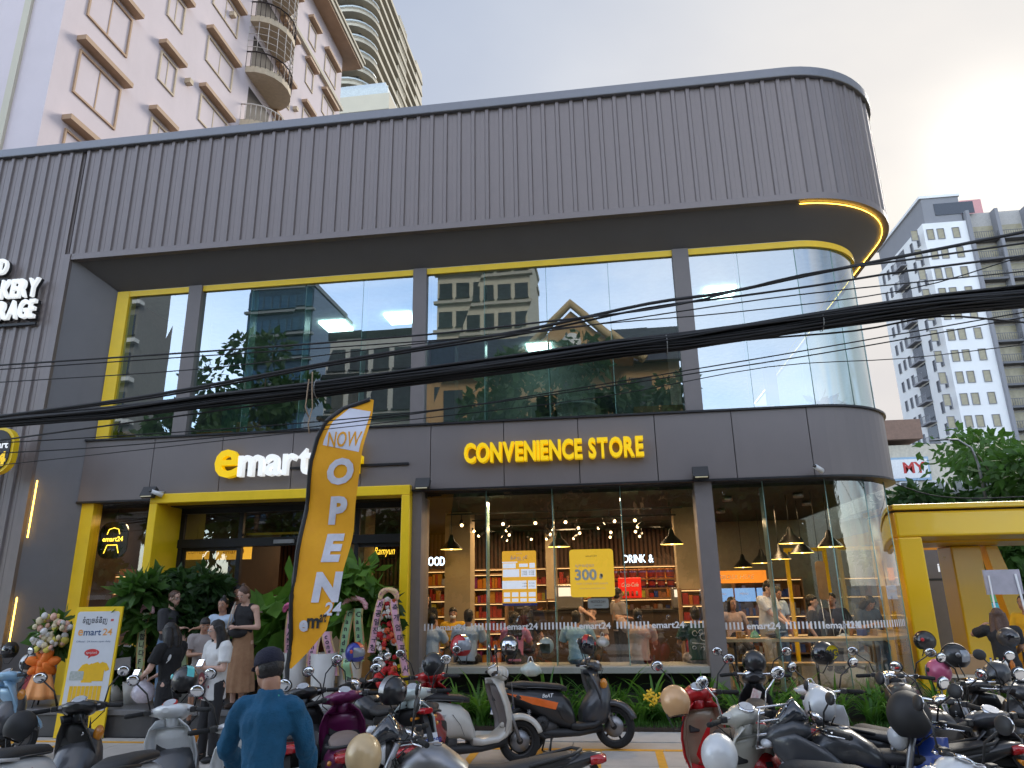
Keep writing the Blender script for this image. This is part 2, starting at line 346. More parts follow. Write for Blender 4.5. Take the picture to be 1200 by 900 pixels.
# upper columns and yellow trim
for a, b in ((-8.08, -7.8), (-3.45, -3.19), (1.44, 1.73)): MB().box(a, b, 12.03, 12.5, zb1+.03, ZG-.001).build('column', M['grey'], SB)
MB().box(-9.66, -9.4, 12.06, 12.3, zb1+.03, ZG-.002).build('yellow_trim', YEL, SB)
PS = [(-9.4, 12.07)]+offs(PG, .05)[1:]
strip(PS, ZG-.12, ZG-.003, .04).build('yellow_trim', YEL, SB)
# upper glass
GU = glass('upper_glass', (.50, .62, .60), .33, 1., (.9, .97, 1.), .02); GUC = glass('corner_glass', (.66, .82, .76), .3, 1., (.93, .97, 1.), .02)
GL = glass('shop_glass', (.86, .88, .85), .13, .9, (1, 1, 1), .03); GE = mat('glass_edge', (.25, .42, .38), .2, var=0)
def panes(xs, y, z0, z1, gm, nm='glass_pane', fins=True, fd=.25):
    for a, b in zip(xs[:-1], xs[1:]):
        j_ = [random.uniform(-.0035, .0035) for _ in range(4)]; MB().quad((a+.004, y+j_[0], z0), (b-.004, y+j_[1], z0), (b-.004, y+j_[2], z1), (a+.004, y+j_[3], z1)).build(nm, gm, SB)
    if fins:
        for a in xs[1:-1]: MB().box(a-.007, a+.007, y+.01, y+fd, z0, z1).build('glass_fin', GE, SB)
panes([-9.4, -8.08], 12.12, zb1, ZG-.08, GU)
panes([-7.8]+[at(px, 430, Y=12.12).x for px in (288, 353, 422)]+[-3.45], 12.12, zb1, ZG-.08, GU)
panes([-3.19]+[at(px, 430, Y=12.12).x for px in (568, 643, 719)]+[1.44], 12.12, zb1, ZG-.08, GU)
panes([1.73, at(875, 400, Y=12.12).x, 3.6], 12.12, zb1, ZG-.08, GU)
def curved(p, z0, z1, gm, nm='curved_pane'):
    for k in range(0, len(p)-1, 5):
        q = p[k:k+6]; n = len(q); MB().add([(*a, z0) for a in q]+[(*a, z1) for a in q], [(i, i+1, n+i+1, n+i) for i in range(n-1)], True).build(nm, gm, SB)
        MB().tube([(*q[0], z0), (*q[0], z1)], .008, 5).build('glass_joint', GE, SB)
curved(path(12.12, 3.6, 13.49, 1.37, 0, 20, 15)[1:17], zb1, ZG-.08, GUC)
for i in range(5): MB().quad((4.97, 13.49+i*1.6, zb1), (4.97, 15.08+i*1.6, zb1), (4.97, 15.08+i*1.6, ZG-.08), (4.97, 13.49+i*1.6, ZG-.08)).build('glass_pane', GUC, SB)
MB().box(4.35, 4.62, 18.5, 18.8, zb1, ZG).build('column', M['grey'], SB)
# upper room: back wall, ceiling lights
MB().box(-9.66, 1.8, 18, 18.2, zb1, ZG).build('upper_back_wall', mat('room_wall', (.2, .22, .22), .8), SB)
for x, y in ((-6.0, 14.6), (-4.4, 14.4), (2.6, 14.2), (-1.5, 17.0)):
    MB().box(x-.3, x+.3, y-.3, y+.3, ZG-.06, ZG-.01).build('ceiling_light', emi('panel_light', (.75, 1, .95), 2.2), SB)
# ground floor platform and steps
stepm = mat('step_stone', (.075, .075, .08), .35, 0, .1, 6, stain=.2)
MB().box(-12.2, -3.22, 10.6, 12.2, 0, .30).build('step', stepm, SB); MB().box(-12.22, -3.2, 10.56, 12.2, .302, .38).build('step_tread', mat('step_tread', (.17, .17, .175), .3, stain=.2), SB, bev=.008)
MB().box(-9.66, 4.9, 12.2, 26, 0, .37).build('shop_floor', mat('shop_tile', (.09, .085, .08), .3), SB)
# ground floor columns
MB().box(-3.365, -3.2, 12.04, 12.6, 0, zb0-.036).build('column', M['grey'], SB)
MB().box(1.47, 1.75, 12.06, 12.5, 0, zb0-.036).build('column', M['grey'], SB)
# left shop window: yellow strip, glass
xl0, xl1 = at(97, 592, Y=12.08).x, at(111, 592, Y=12.08).x
MB().box(xl0, xl1, 12.06, 12.3, .38, zb0-.036).build('yellow_trim', YEL, SB)
panes([xl1, -8.25], 12.15, .38, zb0, GL)
MB().box(xl1, -8.25, 12.11, 12.19, 1.12, 1.18).build('window_rail', M['steel'], SB)
MB().box(xl1, -8.25, 12.13, 12.25, .38, 1.12).build('window_base', M['dark'], SB)
# yellow portal
pt = MB(); pt.box(-8.24, -3.37, 11.88, 12.75, 3.62, 3.79); pt.box(-8.24, -8.09, 11.88, 12.75, .38, 3.619); pt.box(-3.52, -3.37, 11.88, 12.75, .38, 3.619)
pt.build('portal_frame', YEL, SB, bev=.012)
# entrance: dark frames, transom, sliding doors
dy = 12.7; fm = M['dark']
ex = [-8.3, -6.98, -4.62, -3.6]
f = MB(); f.box(-8.09, -3.52, dy-.04, dy+.06, 3.5, 3.615); f.box(-8.09, -3.52, dy-.07, dy+.09, 2.86, 3.02)
for x in (-8.09, -6.9, -4.62, -3.6): f.box(x, x+.085, dy-.038, dy+.058, .38, 3.499)
f.build('door_frame', fm, SB, bev=.006)
GD = glass('door_glass', (.62, .62, .58), .16, .9)
for a, b in ((-8.0, -6.9), (-6.8, -4.62), (-4.53, -3.6)): MB().quad((a, dy, 3.02), (b, dy, 3.02), (b, dy, 3.5), (a, dy, 3.5)).build('transom_pane', GD, SB)
MB().box(-6.8, -4.62, dy+.1, dy+.13, 3.08, 3.12).build('transom_strip', YEL, SB)
for a, b in ((-8.0, -6.85), (-4.62, -3.62)):
    d = MB(); d.box(a, a+.06, dy-.01, dy+.03, .4, 2.86); d.box(b-.06, b, dy-.01, dy+.03, .4, 2.86); d.box(a+.06, b-.06, dy-.01, dy+.03, .4, .52); d.box(a+.06, b-.06, dy-.01, dy+.03, 2.8, 2.86)
    d = d.build('sliding_door', fm, SB); MB().quad((a+.06, dy+.01, .52), (b-.06, dy+.01, .52), (b-.06, dy+.01, 2.8), (a+.06, dy+.01, 2.8)).build('door_pane', GD, d)
MB().box(-6.15, -5.75, dy-.11, dy-.072, 2.9, 2.97).build('door_sensor', M['steel'], SB)
# shop glass front
xs = [-3.2]+[at(px, 650, Y=12.25).x for px in (570, 649, 731)]+[1.47]
panes(xs, 12.25, .8, zb0-.03, GL, fd=.3)
panes([1.75, at(903, 650, Y=12.25).x, 3.6], 12.25, .38, zb0-.03, GL, fd=.3)
PL = path(12.25, 3.6, 13.6, 1.35, 0, 20, 15)
GLC = glass('shop_corner_glass', (.88, .9, .82), .16, .95, (1, 1, .95), .05)
curved(PL[1:17], .38, zb0-.03, GLC)
for i in range(4): MB().quad((4.95, 13.6+i*1.6, .38), (4.95, 15.19+i*1.6, .38), (4.95, 15.19+i*1.6, zb0), (4.95, 13.6+i*1.6, zb0)).build('glass_pane', GLC, SB)
strip(path(12.21, 3.6, 13.6, 1.39, 1.75, 20), .36, .42, .1).build('floor_rail', M['dark'], SB)
strip([(1.75, 12.25)]+PL[1:], 0, .36, .3).build('plinth', stepm, SB)
# bench behind the glass
MB().box(-3.2, 1.47, 12.08, 12.9, .7, .8).build('window_bench', mat('bench_slab', (.33, .33, .29), .7, 0, .08, 5, bump=.15, stain=.15), SB, bev=.01)
MB().box(-3.2, 1.47, 12.5, 12.6, .0, .7).build('bench_wall', M['dark'], SB)
# decal band printed on the glass: short bars and the shop name
dec = mat('white_decal', (.8, .8, .82), .5, var=0)
def decal(x0, x1, y, z, words):
    b = MB(); x = x0
    spans = [(a-.30, a+.30) for a in words]
    while x < x1-.03:
        if not any(p < x < q for p, q in spans): b.quad((x, y, z-.055), (x+.028, y, z-.055), (x+.028, y, z+.055), (x, y, z+.055))
        x += .062
    b.build('bar_decal', dec, SB)['kind'] = 'stuff'
    for a in words: flat(SB, 'emart24', a, y, z-.05, .1, dec, 'CENTER', 'name_decal', .02, fit=.52)
decal(-3.17, 1.45, 12.235, 1.42, [at(px, 735, Y=12.23).x for px in (528, 612, 697, 783)])
decal(1.78, 3.58, 12.235, 1.39, [at(895, 735, Y=12.23).x, at(988, 735, Y=12.23).x])
b = MB()
for q, a in walk(path(12.235, 3.6, 13.6, 1.365, 3.58, 15.3), .062):
    if int((q-V((3.6, 12.25))).length/.4) != 3:
        d = V((cos(a), sin(a)))*.028; b.quad((q.x, q.y, 1.335), (q.x+d.x, q.y+d.y, 1.335), (q.x+d.x, q.y+d.y, 1.445), (q.x, q.y, 1.445))
b.build('bar_decal', dec, SB)['kind'] = 'stuff'
# shop interior shell
MB().box(-9.655, -8.245, 13.75, 13.85, .38, 3.6).build('window_back_wall', M['brown'], SB); MB().box(-9.655, -9.62, 12.3, 13.75, .38, 3.6).build('window_darkening_side', M['brown'], SB)  # dark boards added to darken the inside of the left window
MB().box(-9.66, 3.2, 20.0, 20.2, .38, 3.6).build('back_wall', mat('slat_wall', (.045, .02, .012), .7, 0, .3, 3), SB)
b = MB()
for i in range(110): b.box(-9.5+i*.115, -9.44+i*.115, 19.95, 19.999, 2.2, 3.55)
o = b.build('wall_slats', mat('slat_wood', (.13, .06, .03), .6), SB); o['kind'] = 'stuff'
gold = mat('plaster_column', (.42, .33, .2), .7, 0, .06, 4)
for px0, px1, Y_ in ((521, 551, 14.8), (795, 822, 15.2), (640, 652, 19)):
    a, b_ = at(px0, 680, Y=Y_).x, at(px1, 680, Y=Y_).x
    MB().box(a, b_, Y_, Y_+.5, .38, 3.6).build('inner_column', gold, SB)
MB().box(-5.35, -4.75, 13.6, 14.2, .38, 3.6).build('inner_column', gold, SB)
MB().box(-8.24, -8.1, 12.76, 17, .38, 3.6).build('partition', M['brown'], SB)
MB().box(1.9, 5.0, 19.0, 19.15, .38, 3.6).build('corner_back_wall', mat('olive_wall', (.22, .2, .13), .7), SB)
# inside lamps for the lit fixtures; pair above the bench added to brighten sitters
def lamp(name, loc, e, size=.5, c=(1, .66, .36)):
    l = bpy.data.lights.new(name, 'AREA'); l.energy = e; l.color = c; l.size = size; l.shape = 'DISK'
    o = put(name, l, None, loc); o['kind'] = 'helper'; return o
for x, y, e in ((-2.2, 15.5, 8), (.3, 15.5, 8), (-1, 18, 10), (1.2, 18.2, 9), (-3, 18.2, 9), (-5.6, 15.2, 5), (-7.2, 17.5, 4), (3.2, 15, 8), (-8.95, 12.9, 3), (-2, 12.62, 9), (.4, 12.62, 9), (3, 12.9, 7)):
    lamp('shop_and_fill_light', (x, y, 3.5), e)
# outward pavement plinth for planting
MB().box(-3.2, 6.5, 11.26, 12.5, -.1, .06).build('planting_bed', earth)['kind'] = 'structure'
# ------------------------------------------------------------------ background buildings
winm = mat('window_dark', (.03, .035, .045), .12, 0, .2, coat=.5); winp = mat('curtained_pane', (.46, .52, .49), .3, 0, .15, 1.5, coat=.3); winy = mat('blind_pane', (.34, .3, .2), .35, 0, .2, 1.5)
stucco = mat('pale_stucco', (.66, .58, .60), .85, 0, .05, .5, bump=.1, bsc=20, stain=.12); cream = mat('cream_render', (.58, .53, .42), .8, 0, .05, .4, stain=.12)
hoodm = mat('terracotta_trim', (.45, .30, .19), .7, 0, .1, 2); trimm = mat('window_trim', (.55, .45, .32), .7, 0, .1)
def fwin(parent, name, w_, h_, frame, pane, mull=1, d=.12, hood=None):
    "window mesh pair in local XZ facing -Y, used with shared data"
    t = .07; m = MB(); m.box(-t, w_+t, -.06, d, -t, 0); m.box(-t, w_+t, -.06, d, h_, h_+t); m.box(-t, 0, -.06, d, 0, h_); m.box(w_, w_+t, -.06, d, 0, h_)
    for i in range(1, mull+1): m.box(w_*i/(mull+1)-.025, w_*i/(mull+1)+.025, -.02, d, 0, h_)
    fm_ = m.mesh('window_frame', frame); pm = MB(); pm.box(0, w_*.52, .02, .05, 0, h_); pm.m = 1; pm.box(w_*.52, w_, .03, .06, 0, h_); pm = pm.mesh('pane', [pane, pane if pane is not winp else mat('pane_green', (.2, .25, .24), .2, 0, .2, 1.5, coat=.4)])
    hm = MB().box(-.25, w_+.25, -.34, 0, h_+.26, h_+.44).mesh('window_hood', hood) if hood else None
    return fm_, pm, hm
def addwin(parent, ms, loc, rz=0.):
    f_ = put('window', ms[0], parent, loc, (0, 0, rz)); put('pane', ms[1], f_)
    if ms[2]: put('hood', ms[2], f_)
# pale apartment block behind the shop, upper left
XA = -16.5; A0 = at(60, 85, X=XA).y; A1 = at(399, 110, X=XA).y
ap = thing('apartment_building', 'pale pink stucco apartment block with terracotta window hoods behind the shop', 'building', (XA, A0, 0))
wl = MB().box(-20, 0, 0, A1-A0, 0, 38.0).build('wall', stucco, ap)
px_ = at(28, 40, Y=A0).x-XA; MB().box(px_-.12, px_+.12, -.1, 0, 0, 37.55).build('pilaster', cream, ap)
MB().box(-20.5, .95, -.6, A1-A0+1.2, 37.6, 37.75).build('eave_soffit', hoodm, ap); MB().box(-20.6, 1.05, -.7, A1-A0+1.3, 37.752, 38.1).build('eave', cream, ap); MB().box(-20.7, 1.15, -.8, A1-A0+1.4, 38.102, 38.3).build('eave_cap', cream, ap)
MB().box(0.002, .22, -.2, A1-A0+.1, 33.35, 33.6).build('string_course', cream, ap)
cols = [((94.5, 60.7), (132, 149.5), 1), ((189, 65), (201.5, 110.5), 1), ((244, 48), (269, 106), 1), ((330, 32), (342, 74), 1), ((359, 78), (365, 108), 0), ((381, 71), (392, 104), 1)]
for i, (tl, br, mu) in enumerate(cols):
    a, b = at(*tl, X=XA), at(*br, X=XA); wd, ht = b.y-a.y, min(a.z-b.z, 1.75); ht = max(ht, 1.2)
    ms = fwin(ap, 'w', wd, ht, hoodm if i == 0 else trimm, winp, mu, hood=hoodm)
    for k in range(-5, 7):
        z = b.z+.0+k*3.07
        if 9 < z < 35.4: addwin(ap, ms, (0, a.y-A0, z), pi/2)
vb = MB().box(-.1, .25, -.12, .12, 0, .22).mesh('vent_box', trimm)
for px, py in ((218, 99), (270, 20), (344, 130)):
    q = at(px, py, X=XA); put('vent', vb, ap, (0, q.y-A0, q.z))
# rounded balconies with cages
bm_ = mat('wrought_iron', (.03, .02, .02), .5, .5); wir = mat('white_cage', (.6, .55, .5), .5)
ya, yb = at(288, 75, X=XA).y-A0, at(322, 118, X=XA).y-A0
zb_ = at(303, 100, X=XA).z-.3
for k in range(-2, 4):
    z = zb_+k*3.07
    if z > 34: break
    yc, hw = (ya+yb)/2, (yb-ya)/2
    pts = [(1.5*sin(t*pi/10), yc-hw*cos(t*pi/10)) for t in range(11)]
    bal = MB().prism([(0.002, yc-hw)]+pts+[(0.002, yc+hw)], lambda a, b, w_: (a, b, w_), .35).build('balcony', trimm, ap, loc=(0, 0, z))
    r_ = MB(); r_.tube([(x, y, 1.2) for x, y in pts], .04, 5)
    for t in range(21):
        a_ = t*pi/20; x, y = 1.5*sin(a_), yc-hw*cos(a_); r_.tube([(x, y, .3), (x, y, 1.2)], .018, 4)
    r_.build('railing', bm_ if k != -1 else wir, bal)
    if k >= 0:
        c_ = MB()
        for t in range(11):
            a_ = t*pi/10; x, y = 1.5*sin(a_), yc-hw*cos(a_); c_.tube([(x, y, 1.2), (x, y, 3.0)], .02, 4)
        for zz_ in (1.5, 1.9, 2.3, 2.7): c_.tube([(x, y, zz_) for x, y in pts], .02, 4)
        c_.build('cage', wir, bal)
    MB().box(-.3, .004, yc-hw*.7, yc+hw*.7, .35, 2.6).build('balcony_door', mat('matt_door', (.05, .04, .035), .7), bal)  # matt dark brown door
# cream residential tower far behind
T0 = V((-39.5, 104, 0))
ct = thing('cream_tower', 'tall cream residential tower with rounded wrap-around balconies at the top left', 'building', T0)
MB().box(-30, -2.5, 2.5, 36, 0, 128).build('wall', mat('tower_wall', (.22, .21, .19), .7), ct)
pp = [(-30, 0)]+[(-5+5*sin(t*pi/12), 5-5*cos(t*pi/12)) for t in range(7)]+[(0, 38), (-30, 38)]
slb = MB().prism(pp, lambda a, b, w_: (a, b, w_), .55); slb.box(-4, -.3, 33, 38.3, .5, 3.3)
slb = slb.mesh('floor_slab', cream)
rl = strip(pp[:9], .55, 1.25, .1, out=-.1).mesh('parapet', cream)
rg = strip(pp[:8], 1.15, 1.5, .04, out=-.2).mesh('balcony_rail', mat('glass_rail', (.55, .6, .6), .2))
gz = MB().box(-29, -2.6, 2.3, 2.5, 1, 3.1); gz.box(-2.5, -2.3, 3, 36, .8, 3.1); gz = gz.mesh('glazing', winm)
fin = MB()
for i in range(7): fin.box(-1.2, -.25, 19+i*.9, 19.3+i*.9, .5, 3.3)
fin = fin.mesh('side_fins', cream)
for k in range(12, 38):
    f_ = put('floor_slab', slb, ct, (0, 0, k*3.3)); put('parapet', rl, f_); put('balcony_rail', rg, f_); put('glazing', gz, f_); put('side_fins', fin, f_)['kind'] = 'stuff'
q = at(420, 118, Y=62)
lb = thing('annex_block', 'small cream annex with a curved balcony rail just above the shop roof', 'building', (q.x, 62, 0))
lb_w = MB().box(-9, 3.0, 0, 9, 0, q.z+2).build('wall', mat('annex_wall', (.5, .55, .58), .6), lb)
MB().box(-9, 3.8, -1, 9, q.z-2.2, q.z-.2).build('balcony', cream, lb)
MB().box(-9, 3.6, -.9, -.85, q.z-.2, q.z+.8).build('railing', mat('glass_rail', (.5, .5, .5)), lb)
# white tower at the right
B0 = at(1078, 250, Y=100); BX, BH = B0.x, at(1085, 262, Y=100).z
rt = thing('white_tower', 'tall white apartment tower with rows of narrow windows and grey balcony bay', 'building', (BX, 100, 0))
wtm = mat('white_render', (.8, .8, .8), .8, 0, .04, .3, stain=.1); gtm = mat('grey_render', (.25, .25, .27), .8, 0, .05, .4)
gx = at(1134, 270, Y=100).x-BX
MB().box(0, gx, 0, 18, 0, BH).build('wall', wtm, rt)
MB().box(gx, gx+16, .9, 18, 0, BH+1.5).build('balcony_wall', mat('bay_wall', (.42, .4, .38), .8), rt)
MB().box(.6, gx-.2, .3, 17.5, BH, BH+4.2).build('penthouse', gtm, rt); MB().box(.3, gx, .1, 17.8, BH+4.2, BH+4.6).build('roof_edge', wtm, rt)
MB().box(gx+2.5, gx+5.5, 5, 10, BH+1.5, BH+6).build('rooftop_box', mat('pink_box', (.6, .3, .3), .7), rt); MB().box(gx+5.5, gx+16, 6, 12, BH+1.5, BH+3.4).build('rooftop_box', wtm, rt)
wms = fwin(rt, 'w', .85, 1.55, gtm, winy, 0, .1); wds = fwin(rt, 'w', .7, 1.5, gtm, winm, 0, .1)
fl = 3.12; wx = [at(p, 406, Y=100).x-BX for p in (1097, 1117, 1130, 1149)]; nf = int(BH/fl)
for k in range(2, nf):
    z = BH-2.6-(k-2)*fl
    for j, x in enumerate(wx): addwin(rt, wms, (x-.4, -.05, z))
    for j, y in enumerate((1.6, 4.0, 11.6, 13.4, 15.4)): addwin(rt, wds, (.05-.1, y, z), -pi/2) if 0 else addwin(rt, wds, (-.05, y+.7, z), -pi/2)
# penthouse glazing
MB().box(2.2, 7.6, .2, .31, BH+1.3, BH+3.2).build('penthouse_glazing', winm, rt)
# side balcony stack and bay balconies
sb_ = MB(); sb_.box(-.06, .02, 0, 3.2, 0, 2.6); sb_ = sb_.mesh('recess', winm)
sr_ = MB(); sr_.box(-.9, -.02, -.1, 3.4, -.25, 0)
for i in range(12): sr_.box(-.88, -.84, i*.3, i*.3+.05, 0, 1)
sr_.box(-.9, -.84, -.1, 3.4, 1, 1.06); sr_ = sr_.mesh('side_balcony', gtm)
bay = MB(); bay.box(.3, 3.4, .86, .91, .3, 2.4); bay.box(4.2, 7.2, .86, .91, .3, 2.4); bay = bay.mesh('bay_window', winy)
bs = MB(); bs.box(0, 15, -.35, .9, -.3, 0); bs.box(0, 15, -.33, -.27, .95, 1.02)
for i in range(50): bs.box(i*.3, i*.3+.05, -.33, -.28, 0, .95)
bs = bs.mesh('bay_balcony', mat('balcony_grey', (.13, .13, .14), .6)); 
for k in range(2, nf):
    z = BH-3.1-(k-2)*fl
    put('recess', sb_, rt, (0, 7.1, z)); put('side_balcony', sr_, rt, (0, 7, z)); put('bay_window', bay, rt, (gx+.6, 0, z)); put('bay_balcony', bs, rt, (gx+.4, 0, z))
for x in (0, 3.9, 8, 12): MB().box(gx+x, gx+x+.45, -.5, .9, 0, BH+1.4).build('bay_pier', gtm, rt)
# low buildings behind the kiosk
q = at(1062, 560, Y=45); mb_ = thing('sign_building', 'low pale building with a blue-framed sign ending in red MY', 'building', (q.x, 45, 0))
MB().box(-7, 4.5, 0, 8, 0, q.z+2.0).build('wall', mat('cream_wall2', (.6, .55, .45), .8, stain=.2), mb_)
zs = at(1062, 549, Y=45).z
sg = MB().box(-4, 1.35, -.2, -.05, zs-.75, zs+.65).build('sign_board', mat('sign_blue', (.3, .45, .6), .5), mb_); MB().box(-3.9, 1.25, -.22, -.201, zs-.62, zs+.52).build('sign_face', M['white'], sg)
flat(sg, 'MY', at(1056, 549, Y=45).x-q.x, -.23, zs-.3, .65, mat('red_letters', (.5, .03, .03)), fat=.03)
MB().box(-7.3, 1.2, -.4, 3, q.z+1.4+.9, q.z+2.6+.9).build('roof_block', mat('tile_brown', (.25, .16, .12), .8), mb_)
for i in range(3): addwin(mb_, fwin(mb_, 'w', .9, 1.3, M['white'], winm, 1), (-.4+i*1.5, -.05, q.z-1.6))
q = at(1105, 575, Y=38); rb = thing('shed_roof_house', 'house with a long grey sloping roof between sign building and trees', 'building', (q.x, 38, 0))
MB().box(-2.5, 7, .5, 7, 0, q.z-.5).build('wall', mat('house_wall', (.3, .29, .27), .8), rb)  # plain grey wall colour
MB().add([(-3, -.5, q.z-.9), (8, -.5, q.z+1.3), (8, 8, q.z+1.3), (-3, 8, q.z-.9), (-3, -.5, q.z-.7), (8, -.5, q.z+1.55), (8, 8, q.z+1.55), (-3, 8, q.z-.7)], [(0, 1, 5, 4), (1, 2, 6, 5), (2, 3, 7, 6), (3, 0, 4, 7), (4, 5, 6, 7), (3, 2, 1, 0)]).build('roof', mat('zinc_roof', (.36, .36, .37), .6, 0, .1), rb)
# ------------------------------------------------------------------ trees and plants
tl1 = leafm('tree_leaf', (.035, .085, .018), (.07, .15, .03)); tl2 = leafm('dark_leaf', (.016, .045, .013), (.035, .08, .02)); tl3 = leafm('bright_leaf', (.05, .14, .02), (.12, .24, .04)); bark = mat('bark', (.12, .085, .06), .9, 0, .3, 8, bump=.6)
def leaves(mb, clumps, n, size, rnd, flatn=.35, asp=1.9):
    for c, r in clumps:
        c = V(c)
        for _ in range(n):
            d = V((rnd.gauss(0, 1), rnd.gauss(0, 1), rnd.gauss(0, 1))).normalized(); k = rnd.uniform(.35, 1.05)
            p = c+V((d.x*r[0], d.y*r[1], d.z*r[2]))*k
            a = (d*1.0+V((rnd.uniform(-1, 1), rnd.uniform(-1, 1), rnd.uniform(-1.2, .4)))).normalized(); b = a.cross(V((rnd.uniform(-1, 1), rnd.uniform(-1, 1), rnd.uniform(-.3, 1)))).normalized()
            s_ = size*rnd.uniform(.6, 1.3); e = a*s_*asp; b = b*s_*.5
            mb.add([p, p+e*.45+b, p+e, p+e*.45-b], [(0, 1, 2, 3)], False)
def tree(label, x, y, h, rad, nc, n, size, lm, seed, th=.35, group=None, z0=0, name='leafy_tree', tr=.22):
    rnd = random.Random(seed); t = thing(name, label, 'tree', (x, y, z0), 0, group)
    tb = MB(); top = V((rnd.uniform(-.3, .3), rnd.uniform(-.3, .3), h*.6)); tb.tube([(0, 0, 0), (top.x*.4, top.y*.4, h*th), tuple(top)], [tr, tr*.75, tr*.3], 8)
    cl = []
    for i in range(nc):
        a = i*2.4+rnd.random(); zf = rnd.uniform(th+.08, .97); rr = rad*sqrt(max(.05, 1-((zf-(th+1)/2)/(.62*(1-th)))**2))*rnd.uniform(.35, .95)
        p = V((rr*cos(a), rr*sin(a), h*zf)); s_ = rad*rnd.uniform(.22, .42); cl.append((p, (s_, s_, s_*.72)))
        if i % 2 == 0: st = top*rnd.uniform(.5, .95); tb.tube([st, (st+p)/2+V((0, 0, -.1*h*.3)), p], [tr*.35, tr*.2, tr*.06], 5)
    tb.build('trunk', bark, t); lb_ = MB(); leaves(lb_, cl, n, size, rnd); o = lb_.build('crown', lm, t); o['kind'] = 'stuff'; return t
for i, (px, py, Y_, h, rad, lab, lm) in enumerate([(1185, 560, 36, 8.3, 4.4, 'broad green tree beside the white tower behind the kiosk', tl1), (1225, 575, 30, 7.8, 3.4, 'leafy tree cut by the right edge above the yellow kiosk', tl1), (1118, 645, 33, 5.8, 3.0, 'low dark tree seen through the opening of the yellow kiosk', tl2), (1170, 655, 30, 5.2, 3.2, 'bushy tree behind the man with the yellow shirt', tl1)]):
    q = at(px, py, Y=Y_); tree(lab, q.x, Y_, h, rad, 26, 190, .23, lm, 30+i, th=.18)
for i, (px, Y_, h) in enumerate([(1060, 50, 6), (1115, 52, 8)]):
    q = at(px, 600, Y=Y_); tree(['distant tree behind the rounded shop corner', 'distant tree right of the grey sloping roof'][i], q.x, Y_, h, 3.2, 12, 110, .3, tl2, 60+i, th=.15)
# street side opposite the shop: seen in its windows only
def refl(px, py, Yv): q = at(px, py, Y=Yv); return V((q.x, 25.2-q.y, q.z))
def block(label, x0, x1, y0, d, h, wmat, rows, colsn, pm, band=None, nm='office_block', zf=3.3, z0=2.):
    t = thing(nm, label, 'building', ((x0+x1)/2, y0, 0)); hw = (x1-x0)/2
    MB().box(-hw, hw, -d, 0, 0, h).build('wall', wmat, t)
    ww = 2*hw/colsn; m = MB(); m.box(.12*ww, .88*ww, -.05, .04, 0, zf*.52); m.box(.12*ww-.08, .88*ww+.08, .0, .2, -.12, 0); me = m.mesh('window', pm)
    for r_ in range(rows):
        z = h-zf*(r_+.8)
        if z < z0: break
        for c_ in range(colsn): put('window', me, t, (-hw+c_*ww, 0, z))
        if band: MB().box(-hw-.3, hw+.3, -.1, .5, z-.75, z-.45).build('floor_band', band, t)
    MB().box(-hw-.15, hw+.15, -d, .15, h, h+.6).build('parapet', band or wmat, t); return t
a, b = refl(296, 345, 80), refl(388, 352, 80)
block('dark blue glass office tower across the street', a.x, b.x-2, a.y, 15, a.z, mat('tower_glass', (.03, .06, .1), .12, .3, .1, .5), 12, 8, mat('blue_glass', (.05, .12, .2), .08, .5, .1), mat('grey_band', (.2, .22, .24), .5))
a, b = refl(520, 328, 70), refl(618, 322, 70)
block('cream tower block with grey balcony strips across the street', a.x, b.x, a.y, 14, a.z+3, cream, 14, 5, winm, mat('cream_band', (.45, .42, .36), .7))
a, b = refl(120, 340, 46), refl(180, 350, 46)
block('dark building with white stepped balconies across the street', a.x, b.x, a.y, 3.5, a.z+4, mat('char_wall', (.24, .24, .24), .7), 12, 3, winm, M['white'], zf=3.0)
a, b = refl(392, 405, 52), refl(492, 400, 52)
block('low white house with a dark roof across the street', a.x, b.x, a.y, 8, a.z, mat('white_wall3', (.5, .5, .48), .8), 3, 4, winm, M['dark'])
a, b = refl(500, 430, 42), refl(790, 420, 42)
hs = thing('villa', 'orange plaster villa with blue tiled gable roof across the street', 'house', ((a.x+b.x)/2, a.y, 0)); hw = (b.x-a.x)/2; zr = a.z-.8
wallo = mat('orange_plaster', (.5, .3, .14), .8, 0, .08, 1); MB().box(-hw, hw, -10, 0, 0, zr).build('wall', wallo, hs)
rm = MB(); rtile = mat('blue_roof_tile', (.035, .045, .09), .4, 0, .3, 6)
for i in range(12):
    y0_, z0_ = .9-i*.5, zr-.2+i*.34; rm.box(-hw-.6, hw+.6, y0_-.55, y0_, z0_, z0_+.12+.2)
rm.build('tiled_roof', rtile, hs)['kind'] = 'stuff'
gxc = at(672, 375, Y=41).x-(a.x+b.x)/2; gp = [(-3.4, 0), (3.4, 0), (0, 3.2)]
MB().prism(gp, lambda u, v, w_: (gxc+u, 1.8-w_, zr-.3+v), 6).build('gable', wallo, hs)
g_ = MB(); g_.tube([(gxc-3.9, 2, zr-.5), (gxc, 2, zr+3.3), (gxc+3.9, 2, zr-.5)], .28, 6); g_.build('gable_trim', mat('beige_trim', (.55, .4, .22), .7), hs)
MB().lathe([(.01, 0), (.6, 0), (.6, .1)], 16, (gxc, 1.85, zr+.9), rotm(pi/2)).build('gable_window', M['white'], hs)
for i in range(4): MB().box(-hw+1+i*hw*.5, -hw+2.2+i*hw*.5, .0, .06, zr-3, zr-1).build('arched_window', winm, hs)
labs = ['broad dark street tree across the road on the left', 'tall dark street tree across the road in the middle', 'round street tree in front of the villa across the road', 'dense street tree by the villa corner across the road', 'street tree across the road at the far left', 'street tree across the road at the right', 'low street tree across the road facing the yellow portal', 'street tree across the road facing the corner room', 'wide street tree across the road right of the corner', 'street tree across the road at the far right', 'narrow street tree across the road facing the grey column', 'street tree across the road facing the flag']
